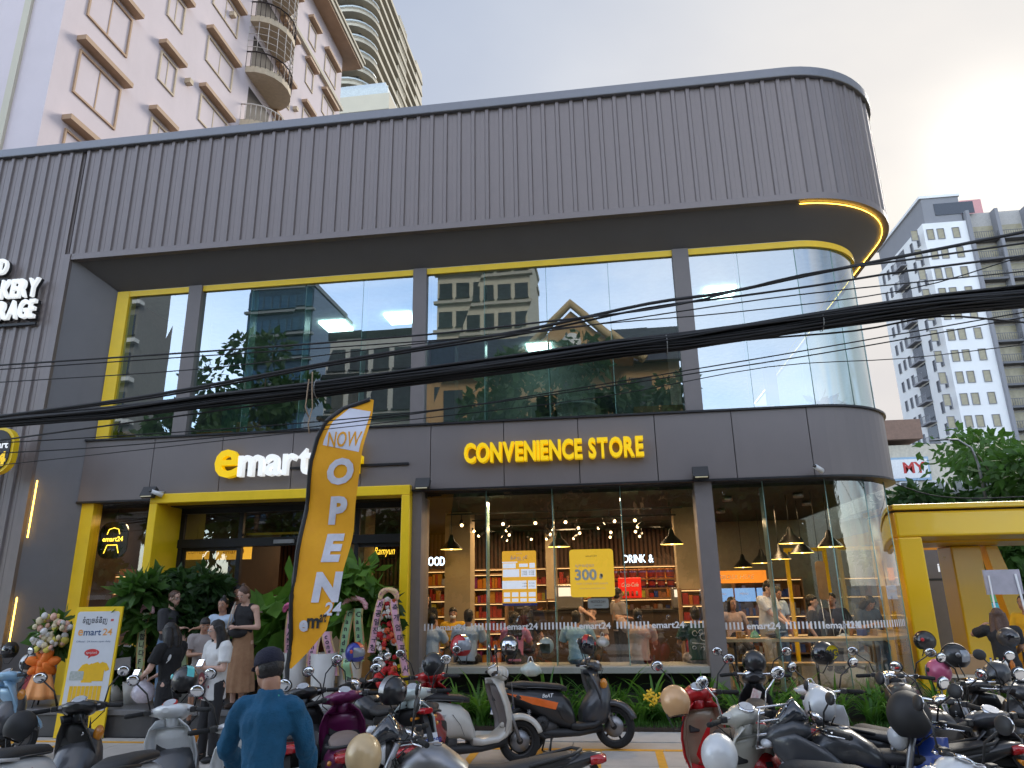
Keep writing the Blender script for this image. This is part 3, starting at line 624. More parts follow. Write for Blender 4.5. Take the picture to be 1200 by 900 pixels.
for i, (px, py, Yv, rad) in enumerate([(318, 405, 37, 3.6), (250, 440, 38, 2.6), (640, 412, 36, 3.8), (745, 425, 37, 3.2), (120, 470, 36, 3), (560, 450, 35, 3.2), (525, 540, 31, 2.6), (905, 530, 33, 3.4), (965, 540, 31, 3.2), (1030, 545, 30, 3.4), (840, 560, 34, 2.6), (440, 530, 33, 2.6)]):
    q = refl(px, py, Yv); tree(labs[i], q.x, q.y, q.z, rad, 24, 150, .3, tl2, 80+i, th=.2)
# street lamp at right
q = at(1150, 560, Y=30)
sl_ = thing('street_lamp', 'thin curved street lamp in front of the white tower', 'street lamp', (q.x, 30, 0))
z1 = at(1125, 515, Y=30).z; xl = at(1098, 514, Y=30).x-q.x
MB().tube([(0, 0, 0), (0, 0, z1-1), (-.15, 0, z1-.35), (-.6, 0, z1), (xl+.3, 0, z1+.02)], [.08, .06, .05, .045, .04], 6).build('pole', M['steel'], sl_)
MB().sup([(xl-.3, z1, .05, .03), (xl, z1+.02, .1, .05), (xl+.4, z1+.03, .06, .04)], 8).build('lamp_head', M['steel'], sl_)
# ------------------------------------------------------------------ signs on the facade
yl_l = mat('sign_yellow', (.9, .6, .0), .4, 0, .03, emit=(1, .6, 0), es=.08); wh_l = emi('sign_white', (.95, .98, 1), .12); gold_l = emi('gold_neon', (1, .62, .05), .7)
sg = thing('shop_sign', 'raised shop name in lower case, yellow first letter and white letters, above the portal', 'sign')
xe, zb = at(251, 561, Y=11.88).x, at(300, 557, Y=11.88).z
letters(sg, 'e', xe, 11.9, zb-.0, .74, yl_l, .12, .018)
letters(sg, 'mart', at(280, 545, Y=11.88).x, 11.9, zb, .56, wh_l, .12, .018, total=at(366, 545, Y=11.88).x-at(280, 545, Y=11.88).x, gap=.07)
letters(sg, '24', at(370, 545, Y=11.88).x, 11.9, zb, .56, yl_l, .12, .04, gap=.08)
MB().box(xe+.1, xe+3.6, 11.96, 11.999, zb+.1, zb+.14).build('sign_rail', M['dark'], sg)
sg = thing('store_name_sign', 'raised yellow capital letters reading CONVENIENCE STORE on the fascia', 'sign')
a, b = at(544, 542, Y=11.88), at(755, 535, Y=11.88); hh = at(544, 520, Y=11.88).z-a.z
letters(sg, 'CONVENIENCE STORE', a.x, 11.91, a.z, hh, yl_l, .14, .035, gap=.09, total=b.x-a.x)
sg = thing('side_sign', 'white raised capital letters on the corrugated wall cut by the left edge', 'sign')
blk = M['black']
for word, xr, yb_, yt, xl in (('FOOD', 6, 320, 303, -36), ('BAKERY', 42, 346, 325, -24), ('BEVERAGE', 38, 371, 350, -42)):
    q = at(xr, yb_, Y=11.3); hh = at(xr, yt, Y=11.3).z-q.z
    wd = letters(sg, word, 0, 11.32, q.z, hh, wh_l, .07, .025, gap=.07, total=q.x-at(xl, yb_, Y=11.3).x)
    for c in [c for c in sg.children if c.name.startswith('letter') and 'back' not in c.name and not c.get('d')]:
        c['d'] = 1
        c.location.x += q.x-wd+.03; bk = c.copy(); C.objects.link(bk); me = c.data.copy(); me.materials.clear(); me.materials.append(blk); bk.data = me; bk.name = 'letter_back'; bk.location.y += .07
    MB().box(q.x-wd, q.x, 11.39, 11.43, q.z-.12, q.z-.07).build('sign_rail', M['dark'], sg)
q = at(-6, 529, Y=11.0); bs_ = thing('blade_sign', 'round dark projecting sign with yellow rim at the left edge', 'sign', (q.x, 11.0, q.z))
rd = at(18, 529, Y=11.0).x-q.x
def rbox(mb, x0, x1, z0, z1, r, y, d, n=6):
    p = []
    for cx, cz, a0 in ((x1-r, z1-r, 0), (x0+r, z1-r, pi/2), (x0+r, z0+r, pi), (x1-r, z0+r, 1.5*pi)):
        for i in range(n+1): a = a0+i*pi/2/n; p.append((cx+r*cos(a), cz+r*sin(a)))
    return mb.prism(p, lambda u, v, w_: (u, y-w_, v), d)
rbox(MB(), -.45, rd, -.42, .42, .3, .06, .12).build('sign_rim', YEL, bs_); rbox(MB(), -.42, rd-.05, -.37, .37, .27, -.061, .02).build('sign_face', M['black'], bs_)
flat(bs_, 'mart', rd-.09, -.085, .04, .13, wh_l, 'RIGHT', fat=.03); flat(bs_, '24', rd-.09, -.085, -.27, .24, yl_l, 'RIGHT', fat=.04)
MB().box(-.5, -.45, .0, .36, -.05, .05).build('bracket', M['dark'], bs_)
def flood(px, py, lab):
    q = at(px, py, Y=11.8); t = thing('floodlight', lab, 'floodlight', q, 0, 'floodlights along the fascia')
    MB().obox((0, .02, 0), (.26, .1, .2), rotm(-.5)).build('housing', M['black'], t, .01); MB().obox((0, -.036, -.028), (.2, .012, .14), rotm(-.5)).build('lens', mat('flood_lens', (.5, .42, .22), .15, 0, .3, 14, coat=1), t)
    MB().box(-.02, .02, .06, .2, -.02, .02).build('bracket', M['dark'], t)
flood(495, 567, 'black floodlight at the right end of the yellow portal'); flood(821, 554, 'black floodlight on top of the grey column between the glass fronts'); flood(174, 577, 'black floodlight at the left corner of the yellow portal')
def cctv(px, py, lab):
    q = at(px, py, Y=11.8); t = thing('security_camera', lab, 'camera', q, 0, 'security cameras on the fascia')
    MB().sup([(-.1, 0, .035, .035), (.1, 0, .045, .045)], 12).build('camera_body', M['white'], t).rotation_euler = (0, .3, .8)
    MB().tube([(0, 0, .02), (0, .2, .05)], .015, 6).build('arm', M['white'], t); MB().ell((-.075, -.08, .03), (.03, .03, .03), 8).build('lens', M['blackg'], t)
cctv(184, 578, 'white security camera beside the portal corner floodlight'); cctv(959, 549, 'white security camera under the rounded fascia corner')
# ------------------------------------------------------------------ cables
cabm = mat('cable_black', (.012, .012, .013), .6, 0, .2); rnd = random.Random(5)
def cable(pxs, Y_, r, mb=None, j=0.):
    P = [at(x, y, Y=Y_) for x, y in pxs]; a, b = P[0], P[-1]
    P = [a+(a-P[1])*6]+P+[b+(b-P[-2])*9]; out = []
    P[0], P0 = P[1]*2-P[2], P[0]; P[-1], P9 = P[-2]*2-P[-3], P[-1]
    for i in range(1, len(P)-2):
        for t in range(4):
            u = t/4; p = .5*((2*P[i])+(P[i+1]-P[i-1])*u+(2*P[i-1]-5*P[i]+4*P[i+1]-P[i+2])*u*u+(3*P[i]-P[i-1]-3*P[i+1]+P[i+2])*u**3); out.append(p)
    out.append(P[-2]); out = [P0]+out+[P9]
    if j: out = [p+V((0, rnd.uniform(-j, j), rnd.uniform(-j, j))) for p in out]
    return (mb or MB()).tube(out, r, 5)
bd = thing('cable_bundle', 'thick sagging bundle of black overhead cables crossing the whole shopfront', 'cable bundle', (0, 0, 0))
bl = [(0, 494), (130, 484), (260, 468), (380, 455), (490, 441), (620, 424), (720, 410), (800, 401), (900, 386), (1000, 371), (1100, 357), (1200, 347)]
for i in range(42):
    a, rr = i*2.4, sqrt((i+.5)/42); oy, oz = cos(a)*rr*.10, sin(a)*rr*.085
    k = rnd.uniform(-.6, .6); mb = MB(); P = []
    for n_, (x, y) in enumerate(bl):
        sp = .85+.4*(x/1200); q = at(x, y, Y=8.0); ph = a+n_*.25*(1 if i % 2 else -1); P.append(q+V((0, cos(ph)*rr*.11*sp, sin(ph)*rr*.1*sp+rnd.uniform(-.006, .006))))
    P = [P[0]+(P[0]-P[1])*9]+P+[P[-1]+(P[-1]-P[-2])*22]; mb.tube(P, rnd.choice((.011, .014, .019)), 5); mb.build('cable', cabm, bd)
for px, py in ((372, 456), (781, 404), (962, 377)):
    q = at(px, py, Y=8); R = rotm(0, pi/2, 0); MB().lathe([(.115, -.006), (.119, 0), (.115, .006)], 12, q, R).build('cable_tie', mat('tie_pale', (.25, .25, .24), .6), bd)
cl = [('paired thick black cables rising to the right above the main bundle', [(0, 488), (180, 463), (370, 428), (490, 408), (620, 386), (760, 356), (850, 343), (950, 322), (1060, 300), (1200, 272)], .02, 7.6),
 ('thin black cable just under the rising pair at the right', [(0, 489), (180, 466), (370, 431), (490, 411), (620, 390), (760, 361), (860, 348), (960, 334), (1060, 318), (1200, 300)], .014, 7.65),
 ('topmost black cable passing over the third window column', [(0, 428), (240, 412), (480, 394), (640, 377), (790, 358), (940, 322), (1060, 305), (1200, 285)], .012, 7.4),
 ('thin cable a little below the topmost one on the left', [(0, 433), (240, 417), (480, 401), (640, 388), (790, 366), (940, 345), (1200, 318)], .008, 7.45),
 ('faint thin cable crossing the upper windows at mid height', [(0, 448), (240, 432), (480, 404), (700, 380), (860, 366), (1060, 340), (1200, 300)], .007, 7.5),
 ('thin cable under the bundle meeting the fascia on the left', [(0, 519), (120, 512), (300, 500), (480, 484), (650, 462), (850, 432), (1000, 408), (1200, 372)], .008, 8.2),
 ('lower thin cable rising from the left wall to the curved glass', [(0, 531), (120, 524), (300, 508), (500, 483), (640, 461), (800, 435), (960, 408), (1200, 366)], .008, 8.3),
 ('thinnest lowest cable crossing the fascia edge', [(0, 545), (120, 532), (300, 512), (480, 492), (700, 466), (900, 430), (1060, 420), (1200, 404)], .006, 8.4),
 ('loose thin cable leaving the bundle towards the right tower', [(560, 440), (700, 421), (860, 400), (1000, 388), (1100, 371), (1200, 378)], .012, 8.1),
 ('slack cable from the sign building to the kiosk roof', [(1046, 566), (1090, 580), (1140, 584), (1200, 582)], .012, 13.8)]
for lab, pts, r, Y_ in cl: tag(cable(pts, Y_, r).build('overhead_cable', cabm), lab, 'cable', 'loose overhead cables')
q = at(370, 452, Y=7.9); st = MB(); st.tube([q+V((0, -.12, .14)), q+V((.01, -.13, -.05)), q+V((.02, -.1, -.3)), q+V((-.02, -.1, -.5)), q+V((0, -.1, -.62))], .008, 5); st.tube([q+V((-.04, -.12, .05)), q+V((-.06, -.12, -.3)), q+V((-.02, -.1, -.42))], .008, 5)
tag(st.build('hanging_string', mat('twine', (.4, .28, .18), .8)), 'pale twine hanging from the cable bundle above the flag', 'string')
# ------------------------------------------------------------------ feather flag
FY = 9.3
def wave(x, z): return FY+.05*sin(z*3.1+x*2)+.02*sin(z*7+x*5)
Lp = [(434, 467), (404, 477), (385, 495), (374, 516), (367, 540), (359, 592), (350, 655), (343, 720), (337, 783)]; Rp = [(437, 468), (435, 482), (432, 498), (427, 524), (421, 560), (413, 620), (402, 672), (384, 738), (340, 784)]
def fpt(px, py, off=0.):
    q = at(px, py, Y=FY); return V((q.x, wave(q.x, q.z)-off, q.z))
fg = thing('feather_flag', 'tall orange feather flag reading NOW OPEN beside the yellow portal', 'flag', (0, 0, 0))
def ip(L, t): k = t*(len(L)-1); i = min(int(k), len(L)-2); u = k-i; return (L[i][0]*(1-u)+L[i+1][0]*u, L[i][1]*(1-u)+L[i+1][1]*u)
def flagpart(u0, u1, t0, t1, m, nm, off=0., th=.004, par=None):
    nr, nc_ = 40, 8; g = MB(); vs = []
    for o in (off, off-th):
        for i in range(nr+1):
            t = t0+(t1-t0)*i/nr; l, r = ip(Lp, t), ip(Rp, t)
            for j in range(nc_+1):
                u = u0+(u1-u0)*j/nc_; vs.append(fpt(l[0]*(1-u)+r[0]*u, l[1]*(1-u)+r[1]*u, o))
    k = (nr+1)*(nc_+1); fs = []
    for s_ in (0, 1):
        for i in range(nr):
            for j in range(nc_):
                a = s_*k+i*(nc_+1)+j; f = (a, a+nc_+1, a+nc_+2, a+1); fs.append(f if s_ == 0 else f[::-1])
    g.add(vs, fs, True); return g.build(nm, m, par or fg)
orf = mat('flag_cloth', (1., .44, .01), .65, 0, .06, 5, bump=.3, bsc=9)
flagpart(.0, 1, 0, 1, orf, 'cloth'); flagpart(.13, .93, .12, .40, mat('flag_white', (.75, .76, .85), .65, 0, .04), 'name_panel', .004)
slv = [ip(Lp, i/30) for i in range(31)]
pb = MB(); pb.tube([fpt(x-1.5, y, .0) for x, y in slv]+[fpt(336, 812), V((at(333, 842, Y=FY).x, FY, at(333, 842, Y=FY).z))], [.032]*31+[.02, .015], 8); pb.build('pole_sleeve', M['black'], fg)
q = at(333, 842, Y=FY)
pb = MB(); pb.tube([(q.x, FY, .02), (q.x, FY, q.z)], .016, 6)
for a in range(4): pb.tube([(q.x, FY, .12), (q.x+.45*cos(a*pi/2+.4), FY+.45*sin(a*pi/2+.4), .015)], .014, 5)
pb.build('cross_base', M['black'], fg)
def ftext(ch, px, py, hpx, m, fat=.05, wpx=None, shear=.12):
    me = textmesh(ch, 1, 0, fat, m); a, b = width(me); c = at(px, py, Y=FY); hw_ = (at(px, py-hpx/2, Y=FY).z-at(px, py+hpx/2, Y=FY).z); k = hw_; kx = k if not wpx else (at(px+wpx/2, py, Y=FY).x-at(px-wpx/2, py, Y=FY).x)/(b-a)
    for v in me.vertices:
        x, z = (v.co.x-(a+b)/2)*kx, (v.co.z-.5)*k; x += z*shear; X_, Z_ = c.x+x, c.z+z; v.co = V((X_, wave(X_, Z_)-.011, Z_))
    return put('print', me, fg)
ftext('NOW', 405, 515, 18, mat('flag_ink', (.85, .38, .01), .6), .01, 38, .1)
fw = mat('flag_letter', (.72, .72, .8), .65)
ftext('O', 400, 552, 28, fw, .05); ftext('P', 396, 597, 30, fw, .05); ftext('E', 390, 641, 30, fw, .06); ftext('N', 385, 687, 32, fw, .06)
ftext('e', 357, 730, 18, fw, .04); ftext('m', 369, 727, 17, M['black'], .03); ftext('art', 381, 722, 13, M['black'], .03, 8); ftext('24', 392, 713, 15, fw, .03)
# ------------------------------------------------------------------ poster standee
PX0, PX1 = at(62, 864, Y=10.42).x, at(120, 862, Y=10.42).x; pw_ = .76; ph_ = 1.86
ps = thing('poster_stand', 'tall yellow-edged poster board showing a yellow shirt and the shop name', 'poster board', (PX0, 10.42, 0.0)); ps.rotation_euler = (-.05, 0, .06)
MB().box(0, pw_, 0, .03, .01, ph_).build('board', YEL, ps); rbox(MB(), .045, pw_-.035, .38, ph_-.07, .04, -.001, .004).build('printed_panel', mat('poster_white', (.68, .7, .74), .5, 0, .03), ps)
ink = mat('ink_dark', (.05, .05, .07), .6); ob = mat('ink_orange', (.85, .38, .08), .5); bi = mat('ink_navy', (.03, .08, .2), .5); ry = mat('shirt_print', (.85, .5, .01), .6, 0, .05, 9); rdp = mat('ink_red', (.6, .03, .03), .5)
flat(ps, 'ទំញូចទំនិញ', .14, -.008, 1.62, .075, ink, fat=.012, fit=.40); flat(ps, '=', .6, -.008, 1.63, .06, rdp, fat=.04)
flat(ps, 'e', .10, -.008, 1.44, .13, ob, fat=.02); flat(ps, 'mart', .19, -.008, 1.44, .10, bi, fat=.012, fit=.28); flat(ps, '24', .5, -.008, 1.44, .10, ob, fit=.15, fat=.01)
flat(ps, 'Official · 24 hours open daily', .1, -.008, 1.34, .025, bi, fit=.55)
b = MB(); b.ell((.38, -.006, 1.19), (.12, .002, .055), 16); b.add([(.34, -.006, 1.15), (.40, -.006, 1.15), (.33, -.006, 1.10)], [(0, 1, 2)]); b.build('speech_bubble', rdp, ps)
flat(ps, 'សូមស្វាគមន៍', .38, -.0095, 1.175, .03, M['white'], 'CENTER', fit=.17)
def shirt(mb, cx, cz, s_, y): mb.prism([(cx+s_*a, cz+s_*b) for a, b in ((-.1, .3), (-.3, .24), (-.46, 0), (-.3, -.08), (-.24, .0), (-.24, -.45), (.24, -.45), (.24, 0), (.3, -.08), (.46, 0), (.3, .24), (.1, .3), (0, .24))], lambda u, v, w_: (u, y-w_, v), .001)
b = MB(); shirt(b, .37, .93, .36, -.006); shirt(b, .54, .95, .36, -.0072); b.build('shirt_print', ry, ps)
rbox(MB(), .09, .31, .80, .93, .02, -.0075, .001).build('photo_print', mat('photo_pale', (.6, .62, .62), .5, col2=(.3, .35, .3), sc=30), ps)
for i in range(8): MB().box(.12+i*.064, .175+i*.064, -.008, -.006, .5, .72).build('garment_print', ry, ps)
MB().tube([(pw_/2, .03, 1.3), (pw_/2, .5, .02)], .012, 6).build('back_strut', M['black'], ps)
# ------------------------------------------------------------------ yellow kiosk frame at right
KY = 14.0; kx0, kx1 = at(1047, 600, Y=KY).x, 12.5; kz1 = at(1047, 600, Y=KY).z; kz0 = at(1120, 628, Y=KY).z
kf = thing('kiosk_frame', 'big glossy yellow portal frame of the kiosk right of the shop', 'kiosk', (kx0, KY, 0)); dk = mat('kiosk_yellow', (.88, .55, .004), .3, 0, .03, 1, coat=.3)
MB().box(0, kx1-kx0, 0, 1.5, kz0, kz1).build('beam', dk, kf, .04); MB().box(-.03, kx1-kx0, -.06, 1.56, kz1+.03, kz1+.13).build('roof_edge', dk, kf, .02); MB().box(0, kx1-kx0, .1, 1.4, kz1, kz1+.03).build('shadow_gap', M['black'], kf)
MB().box(0, .42, 0, 1.5, 0, kz0-.001).build('post', dk, kf, .03)
xp = at(1116, 640, Y=KY+2.8).x-kx0; xp2 = at(1148, 640, Y=KY+2.8).x-kx0
MB().box(xp, xp+.62, 2.9, 3.6, 0, kz0-.05).build('post', dk, kf, .03); MB().box(0, kx1-kx0, 1.501, 3.6, kz0-.04, kz0+.2).build('ceiling', dk, kf)
MB().add([(xp2+.25, 3.1, kz0-.05), (xp2+.5, 3.1, kz0-.05), (xp2+1.15, 3.1, 0), (xp2+.65, 3.1, 0), (xp2+.25, 3.4, kz0-.05), (xp2+.5, 3.4, kz0-.05), (xp2+1.15, 3.4, 0), (xp2+.65, 3.4, 0)], [(0, 3, 2, 1), (4, 5, 6, 7), (1, 2, 6, 5), (0, 4, 7, 3), (0, 1, 5, 4)]).build('slanted_post', dk, kf)
q = at(1098, 645, Y=19.5); gp_ = thing('sign_totem', 'grey sign panel with rounded orange border behind the yellow post', 'sign panel', (q.x, 19.5, 0)); zt = at(1090, 640, Y=19.5).z
rbox(MB(), -.9, .42, .3, zt, .2, .1, .2).build('panel_border', mat('orange_edge', (.85, .3, .005), .4), gp_); rbox(MB(), -.8, .30, .3, zt-.1, .15, -.101, .02).build('panel_face', M['grey'], gp_)
flat(gp_, 'ing', .2, -.13, at(1090, 670, Y=19.5).z, .2, wh_l, 'RIGHT', fat=.03)
MB().box(-.8, .3, -.13, -.12, at(1090, 678, Y=19.5).z-.05, at(1090, 678, Y=19.5).z).build('panel_shelf', M['dark'], gp_)
q = at(1175, 682, Y=12.6); sb2 = thing('sign_board', 'blank grey board on two thin white poles at the right edge', 'sign board', (q.x, 12.6, 0))
MB().box(-.26, .28, 0, .03, q.z-.19, q.z+.19).build('board', mat('board_grey', (.42, .4, .45), .6), sb2)
MB().tube([(-.2, -.02, 0), (-.2, -.02, q.z+.1)], .014, 6).build('pole', M['white'], sb2); MB().tube([(.32, -.02, 0), (.2, -.02, q.z+.12)], .018, 6).build('pole', M['white'], sb2)
# ------------------------------------------------------------------ cars beyond the kiosk
def car(label, x, y, rz, c, s_=1.):
    t = thing('parked_car', label, 'car', (x, y, 0), rz, 'parked cars beyond the kiosk'); cm_ = mat('car_'+label[:9], c, .25, .1, .03, coat=.8)
    MB().sup([(-2.2, .62, .72, .2, 3), (-2.1, .68, .84, .32, 3.5), (-1.2, .72, .88, .36, 4), (.8, .68, .88, .36, 4), (1.8, .6, .84, .28, 3.5), (2.2, .52, .7, .18, 3)], 20).build('body', cm_, t)
    MB().sup([(-1.75, 1.0, .7, .05, 3), (-1.2, 1.22, .68, .22, 3.5), (-.3, 1.28, .68, .2, 4), (.3, 1.24, .68, .2, 4), (1.1, 1.0, .72, .05, 3)], 20).build('cabin', winm, t)
    MB().sup([(-1.25, 1.43, .58, .03, 3), (-.3, 1.49, .6, .03, 3), (.25, 1.45, .58, .03, 3)], 16).build('roof', cm_, t)
    for sx in (-1.35, 1.35):
        for sy in (-.8, .8):
            w_ = put('wheel', None, t, (sx, sy, .32)); MB().lathe([(.2, -.1), (.3, -.1), (.32, -.06), (.32, .06), (.3, .1), (.2, .1)], 20, R=rotm(pi/2)).build('tyre', M['rubber'], w_); MB().lathe([(.01, .04), (.2, .06), (.21, -.1), (.01, -.08)], 12, R=rotm(pi/2)).build('rim', M['steel'], w_)
    for sy in (-.62, .62): MB().ell((-2.12, sy, .78), (.08, .2, .1), 10).build('tail_light', M['redlens'], t); MB().ell((2.1, sy, .66), (.08, .18, .08), 10).build('headlight', M['clear'], t)
    MB().box(-2.24, -2.2, -.26, .26, .5, .62).build('licence_plate', M['plate'], t)
q = at(1122, 752, Z=.6); car('white hatchback with red tail lamp parked inside the kiosk', q.x*1.2, q.y*1.25, 2.0, (.7, .68, .62))
q = at(1185, 690, Y=26); car('white van parked in front of the trees at the right', q.x, 26, .1, (.6, .62, .62))
q = at(1122, 715, Y=24); tb_ = thing('striped_barrier', 'blue green and red striped barrier boards under the trees', 'barrier', (q.x, 24, 0))
for i, c in enumerate(((.5, .03, .03), (.03, .35, .12), (.05, .45, .5), (.1, .4, .15), (.1, .25, .6))): MB().box(-1.5, 1.5, 0, .05, .35+i*.35, .68+i*.35).build('board', mat('barrier%d' % i, c, .5), tb_)
# ------------------------------------------------------------------ shop interior
snack = [mat('pack%d' % i, tuple(v*.6 for v in c), .4, 0, .15, 20) for i, c in enumerate([(.6, .05, .03), (.75, .35, .03), (.7, .6, .08), (.05, .1, .4), (.08, .35, .12), (.6, .6, .58), (.35, .04, .25), (.5, .2, .08), (.85, .25, .02)])]
lit = emi('shelf_light', (1, .6, .25), .4)
def shelf(label, x, y, w_, h, lv, d=.45, pals=(0, 1, 2, 5, 8), seed=1, z0=.38, goods='goods on the shelf', bottles=False, wd=None):
    rnd = random.Random(seed); wd = wd or M['wood']; t = thing('shelf_unit', label, 'shelf', (x, y, z0), 0, 'display shelves in the shop')
    MB().box(0, w_, d-.02, d, 0, h).build('back_panel', wd, t)
    for a in (0, w_-.03): MB().box(a, a+.03, 0, d-.021, 0, h).build('side_panel', wd, t)
    mb = MB(); used = []
    for i in range(lv+1):
        z = .1+i*(h-.12)/lv; MB().box(.031, w_-.031, 0, d-.021, z-.025, z).build('shelf_board', wd, t)
        if i == lv: break
        MB().box(.04, w_-.04, .01, .03, z+(h-.12)/lv-.04, z+(h-.12)/lv-.027).build('shelf_lamp', lit, t)
        px = .05
        while px < w_-.14:
            k = rnd.choice(pals); bw = rnd.uniform(.06, .13) if not bottles else .07; bh = min((h-.12)/lv*.75, rnd.uniform(.12, .3)); mb.m = k
            if bottles: mb.tube([(px+.035, .12, z+.001), (px+.035, .12, z+bh*.6), (px+.035, .12, z+bh*.75), (px+.035, .12, z+bh)], [.035, .035, .014, .013], 8)
            else: mb.box(px, px+bw-.012, .05, .3, z+.001, z+bh)
            px += bw
    g = mb.build('shelf_goods', snack, None, loc=(x, y, z0)); g['kind'] = 'stuff'; tag(g, goods, 'groceries'); return t
X = lambda px, py, Y_: at(px, py, Y=Y_).x
shelf('lit snack shelf at the left edge of the main window', X(492, 700, 16.5), 16.5, 1.0, 2.1, 6, seed=2, goods='snack packs on the leftmost lit shelf')
shelf('snack shelf right of the left golden column', X(549, 700, 16.2), 16.2, .85, 2.0, 6, seed=3, pals=(0, 8, 1, 0, 6), goods='red snack bags on the shelf by the golden column')
shelf('low drinks counter shelf behind the seated customers', X(640, 700, 17.5), 17.5, 3.3, 1.4, 3, seed=4, pals=(5, 3, 2, 7), goods='cups and cartons on the low counter shelf')
shelf('shelf of red and orange packs beside the right golden column', X(797, 700, 14.9), 14.9, .5, 1.6, 5, seed=5, pals=(0, 8, 3), goods='orange and red packs beside the right column')
shelf('long high wall shelf at the back of the shop', X(505, 690, 19.4), 19.4, 7.6, 2.2, 5, seed=6, pals=(0, 1, 2, 3, 7, 8), goods='mixed packs on the long back wall shelf')
shelf('wine and snack shelf in the left shop window', X(104, 700, 13.2), 13.2, .62, 2.15, 6, seed=7, pals=(7, 0, 4), goods='bottles in the left shop window', bottles=True)
shelf('middle shelf of pastries in the left shop window', X(130, 700, 13.1), 13.1, .62, 2.05, 6, seed=8, pals=(7, 1, 0, 5), goods='pastries and packs in the middle of the left window')
shelf('shelf behind the palm in the left shop window', X(158, 700, 13.3), 13.3, .6, 1.9, 5, seed=9, pals=(2, 4, 1), goods='yellow packs behind the palm in the left window')
shelf('tall shelf seen through the open entrance', X(205, 700, 18.5), 18.5, 2.6, 1.7, 5, seed=10, pals=(0, 4, 6, 7), goods='packs on the shelf seen through the entrance')
shelf('drinks shelf behind the right corner glass', X(862, 700, 18.3), 18.3, 1.6, 1.8, 4, seed=11, pals=(3, 5, 7), goods='cans behind the right corner glass')
# two rows of snack tubs
tub = MB(); tub.m = 0; tub.lathe([(.01, 0), (.085, 0), (.1, .2), (.01, .2)], 10); tub.m = 1; tub.lathe([(.102, .2), (.106, .2), (.106, .235), (.01, .24)], 10); tub.m = 2; tub.lathe([(.0905, .05), (.099, .15)], 10)
tubm = tub.mesh('snack_tub', [mat('tub_purple', (.1, .03, .16), .4), snack[8], snack[0]])
for r_ in range(2):
    zz = at(750, 678+r_*10.5, Y=18).z
    sh = MB().box(X(716, 680, 18), X(800, 680, 18), 17.9, 18.25, zz-.04, zz-.01).build('wall_ledge', M['wood']); tag(sh, ['upper', 'lower'][r_]+' wall ledge carrying a row of dark tubs with orange lids', 'shelf')
    for i in range(9): tag(put('snack_tub', tubm, None, (X(720, 680, 18)+i*.225, 18.05, zz-.009)), 'dark snack tub with orange lid, '+['upper', 'lower'][r_]+' row, '+['left', 'middle', 'right'][i//3]+' third, under the DRINK sign', 'tub', 'snack tubs in two rows under the drink sign')
# lettered signs inside
cw = emi('sign_cold', (.62, .8, 1), .9)
def isign(label, txt, px0, px1, py0, py1, Y_, m, sh=0.):
    a, b = at(px0, py1, Y=Y_), at(px1, py1, Y=Y_); h = at(px0, py0, Y=Y_).z-a.z; t = thing('lit_sign', label, 'sign')
    if sh: flat(t, txt, a.x, Y_, a.z, h, m, fit=b.x-a.x, shear=sh, fat=.0)
    else: letters(t, txt, a.x, Y_, a.z, h, m, .04, .006, total=b.x-a.x)
    MB().box(a.x, b.x, Y_+.04, Y_+.08, a.z-.08, a.z-.05).build('sign_rail', M['dark'], t)
isign('pale blue lit word FOOD at the left of the main window', 'FOOD', 498, 521, 652.5, 663, 17.5, cw)
isign('pale blue lit words DRINK & above the snack tubs', 'DRINK &', 731, 766, 650, 659.5, 17.8, cw)
isign('gold handwritten neon word beside the portal', 'Ramyun', 438, 462, 641, 650, 14.2, gold_l, .25)
# hanging round window sign
q = at(138, 633, Y=12.6); t = thing('hanging_sign', 'black rounded hanging sign with yellow outline figure in the left window', 'sign', (q.x, 12.5, q.z))
rbox(MB(), -.29, .29, -.35, .33, .2, 0, .04, 8).build('sign_board', M['blackg'], t); flat(t, 'emart24', 0, -.045, -.03, .09, gold_l, 'CENTER', fat=.02, fit=.42)
b = MB(); b.tube([(-.13, -.045, .1), (-.1, -.045, .19), (0, -.045, .22), (.1, -.045, .19), (.13, -.045, .1)], .008, 5); b.tube([(-.1, -.045, -.1), (-.15, -.045, -.25)], .008, 5); b.tube([(.1, -.045, -.1), (.15, -.045, -.25)], .008, 5); b.tube([(-.1, -.045, -.1), (.1, -.045, -.1)], .008, 5); b.build('outline_figure', gold_l, t)
MB().tube([(0, 0, .33), (0, 0, 3.6-q.z)], .01, 5).build('cord', M['black'], t)
# posters on the glass
def poster(label, px0, px1, py0, py1, m, rr=.03):
    a, b = at(px0, py1, Y=12.27), at(px1, py0, Y=12.27); t = thing('window_poster', label, 'poster', (a.x, 12.275, a.z)); w_, h = b.x-a.x, b.z-a.z
    rbox(MB(), 0, w_, 0, h, rr, 0, .008).build('poster_sheet', m, t); return t, w_, h
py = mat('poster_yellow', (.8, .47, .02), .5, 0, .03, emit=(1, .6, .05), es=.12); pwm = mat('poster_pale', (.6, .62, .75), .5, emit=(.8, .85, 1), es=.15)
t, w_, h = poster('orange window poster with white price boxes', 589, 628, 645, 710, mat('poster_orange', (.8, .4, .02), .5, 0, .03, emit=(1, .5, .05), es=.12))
for (x0, x1, z0, z1) in ((.0, .45, .78, .8), (.02, .4, .68, .77), (.5, .75, .7, .76), (.8, .96, .68, .77), (.02, .5, .52, .66), (.55, .98, .52, .66), (.0, .7, .3, .45), (.75, .98, .3, .45), (.04, .22, .16, .24), (.28, .46, .16, .24), (.52, .7, .16, .24), (.76, .96, .16, .24), (.04, .22, .07, .13), (.28, .46, .07, .13), (.52, .7, .07, .13), (.76, .96, .07, .13)):
    MB().box(x0*w_, x1*w_, -.012, -.009, z0*h, z1*h).build('print_box', pwm, t)
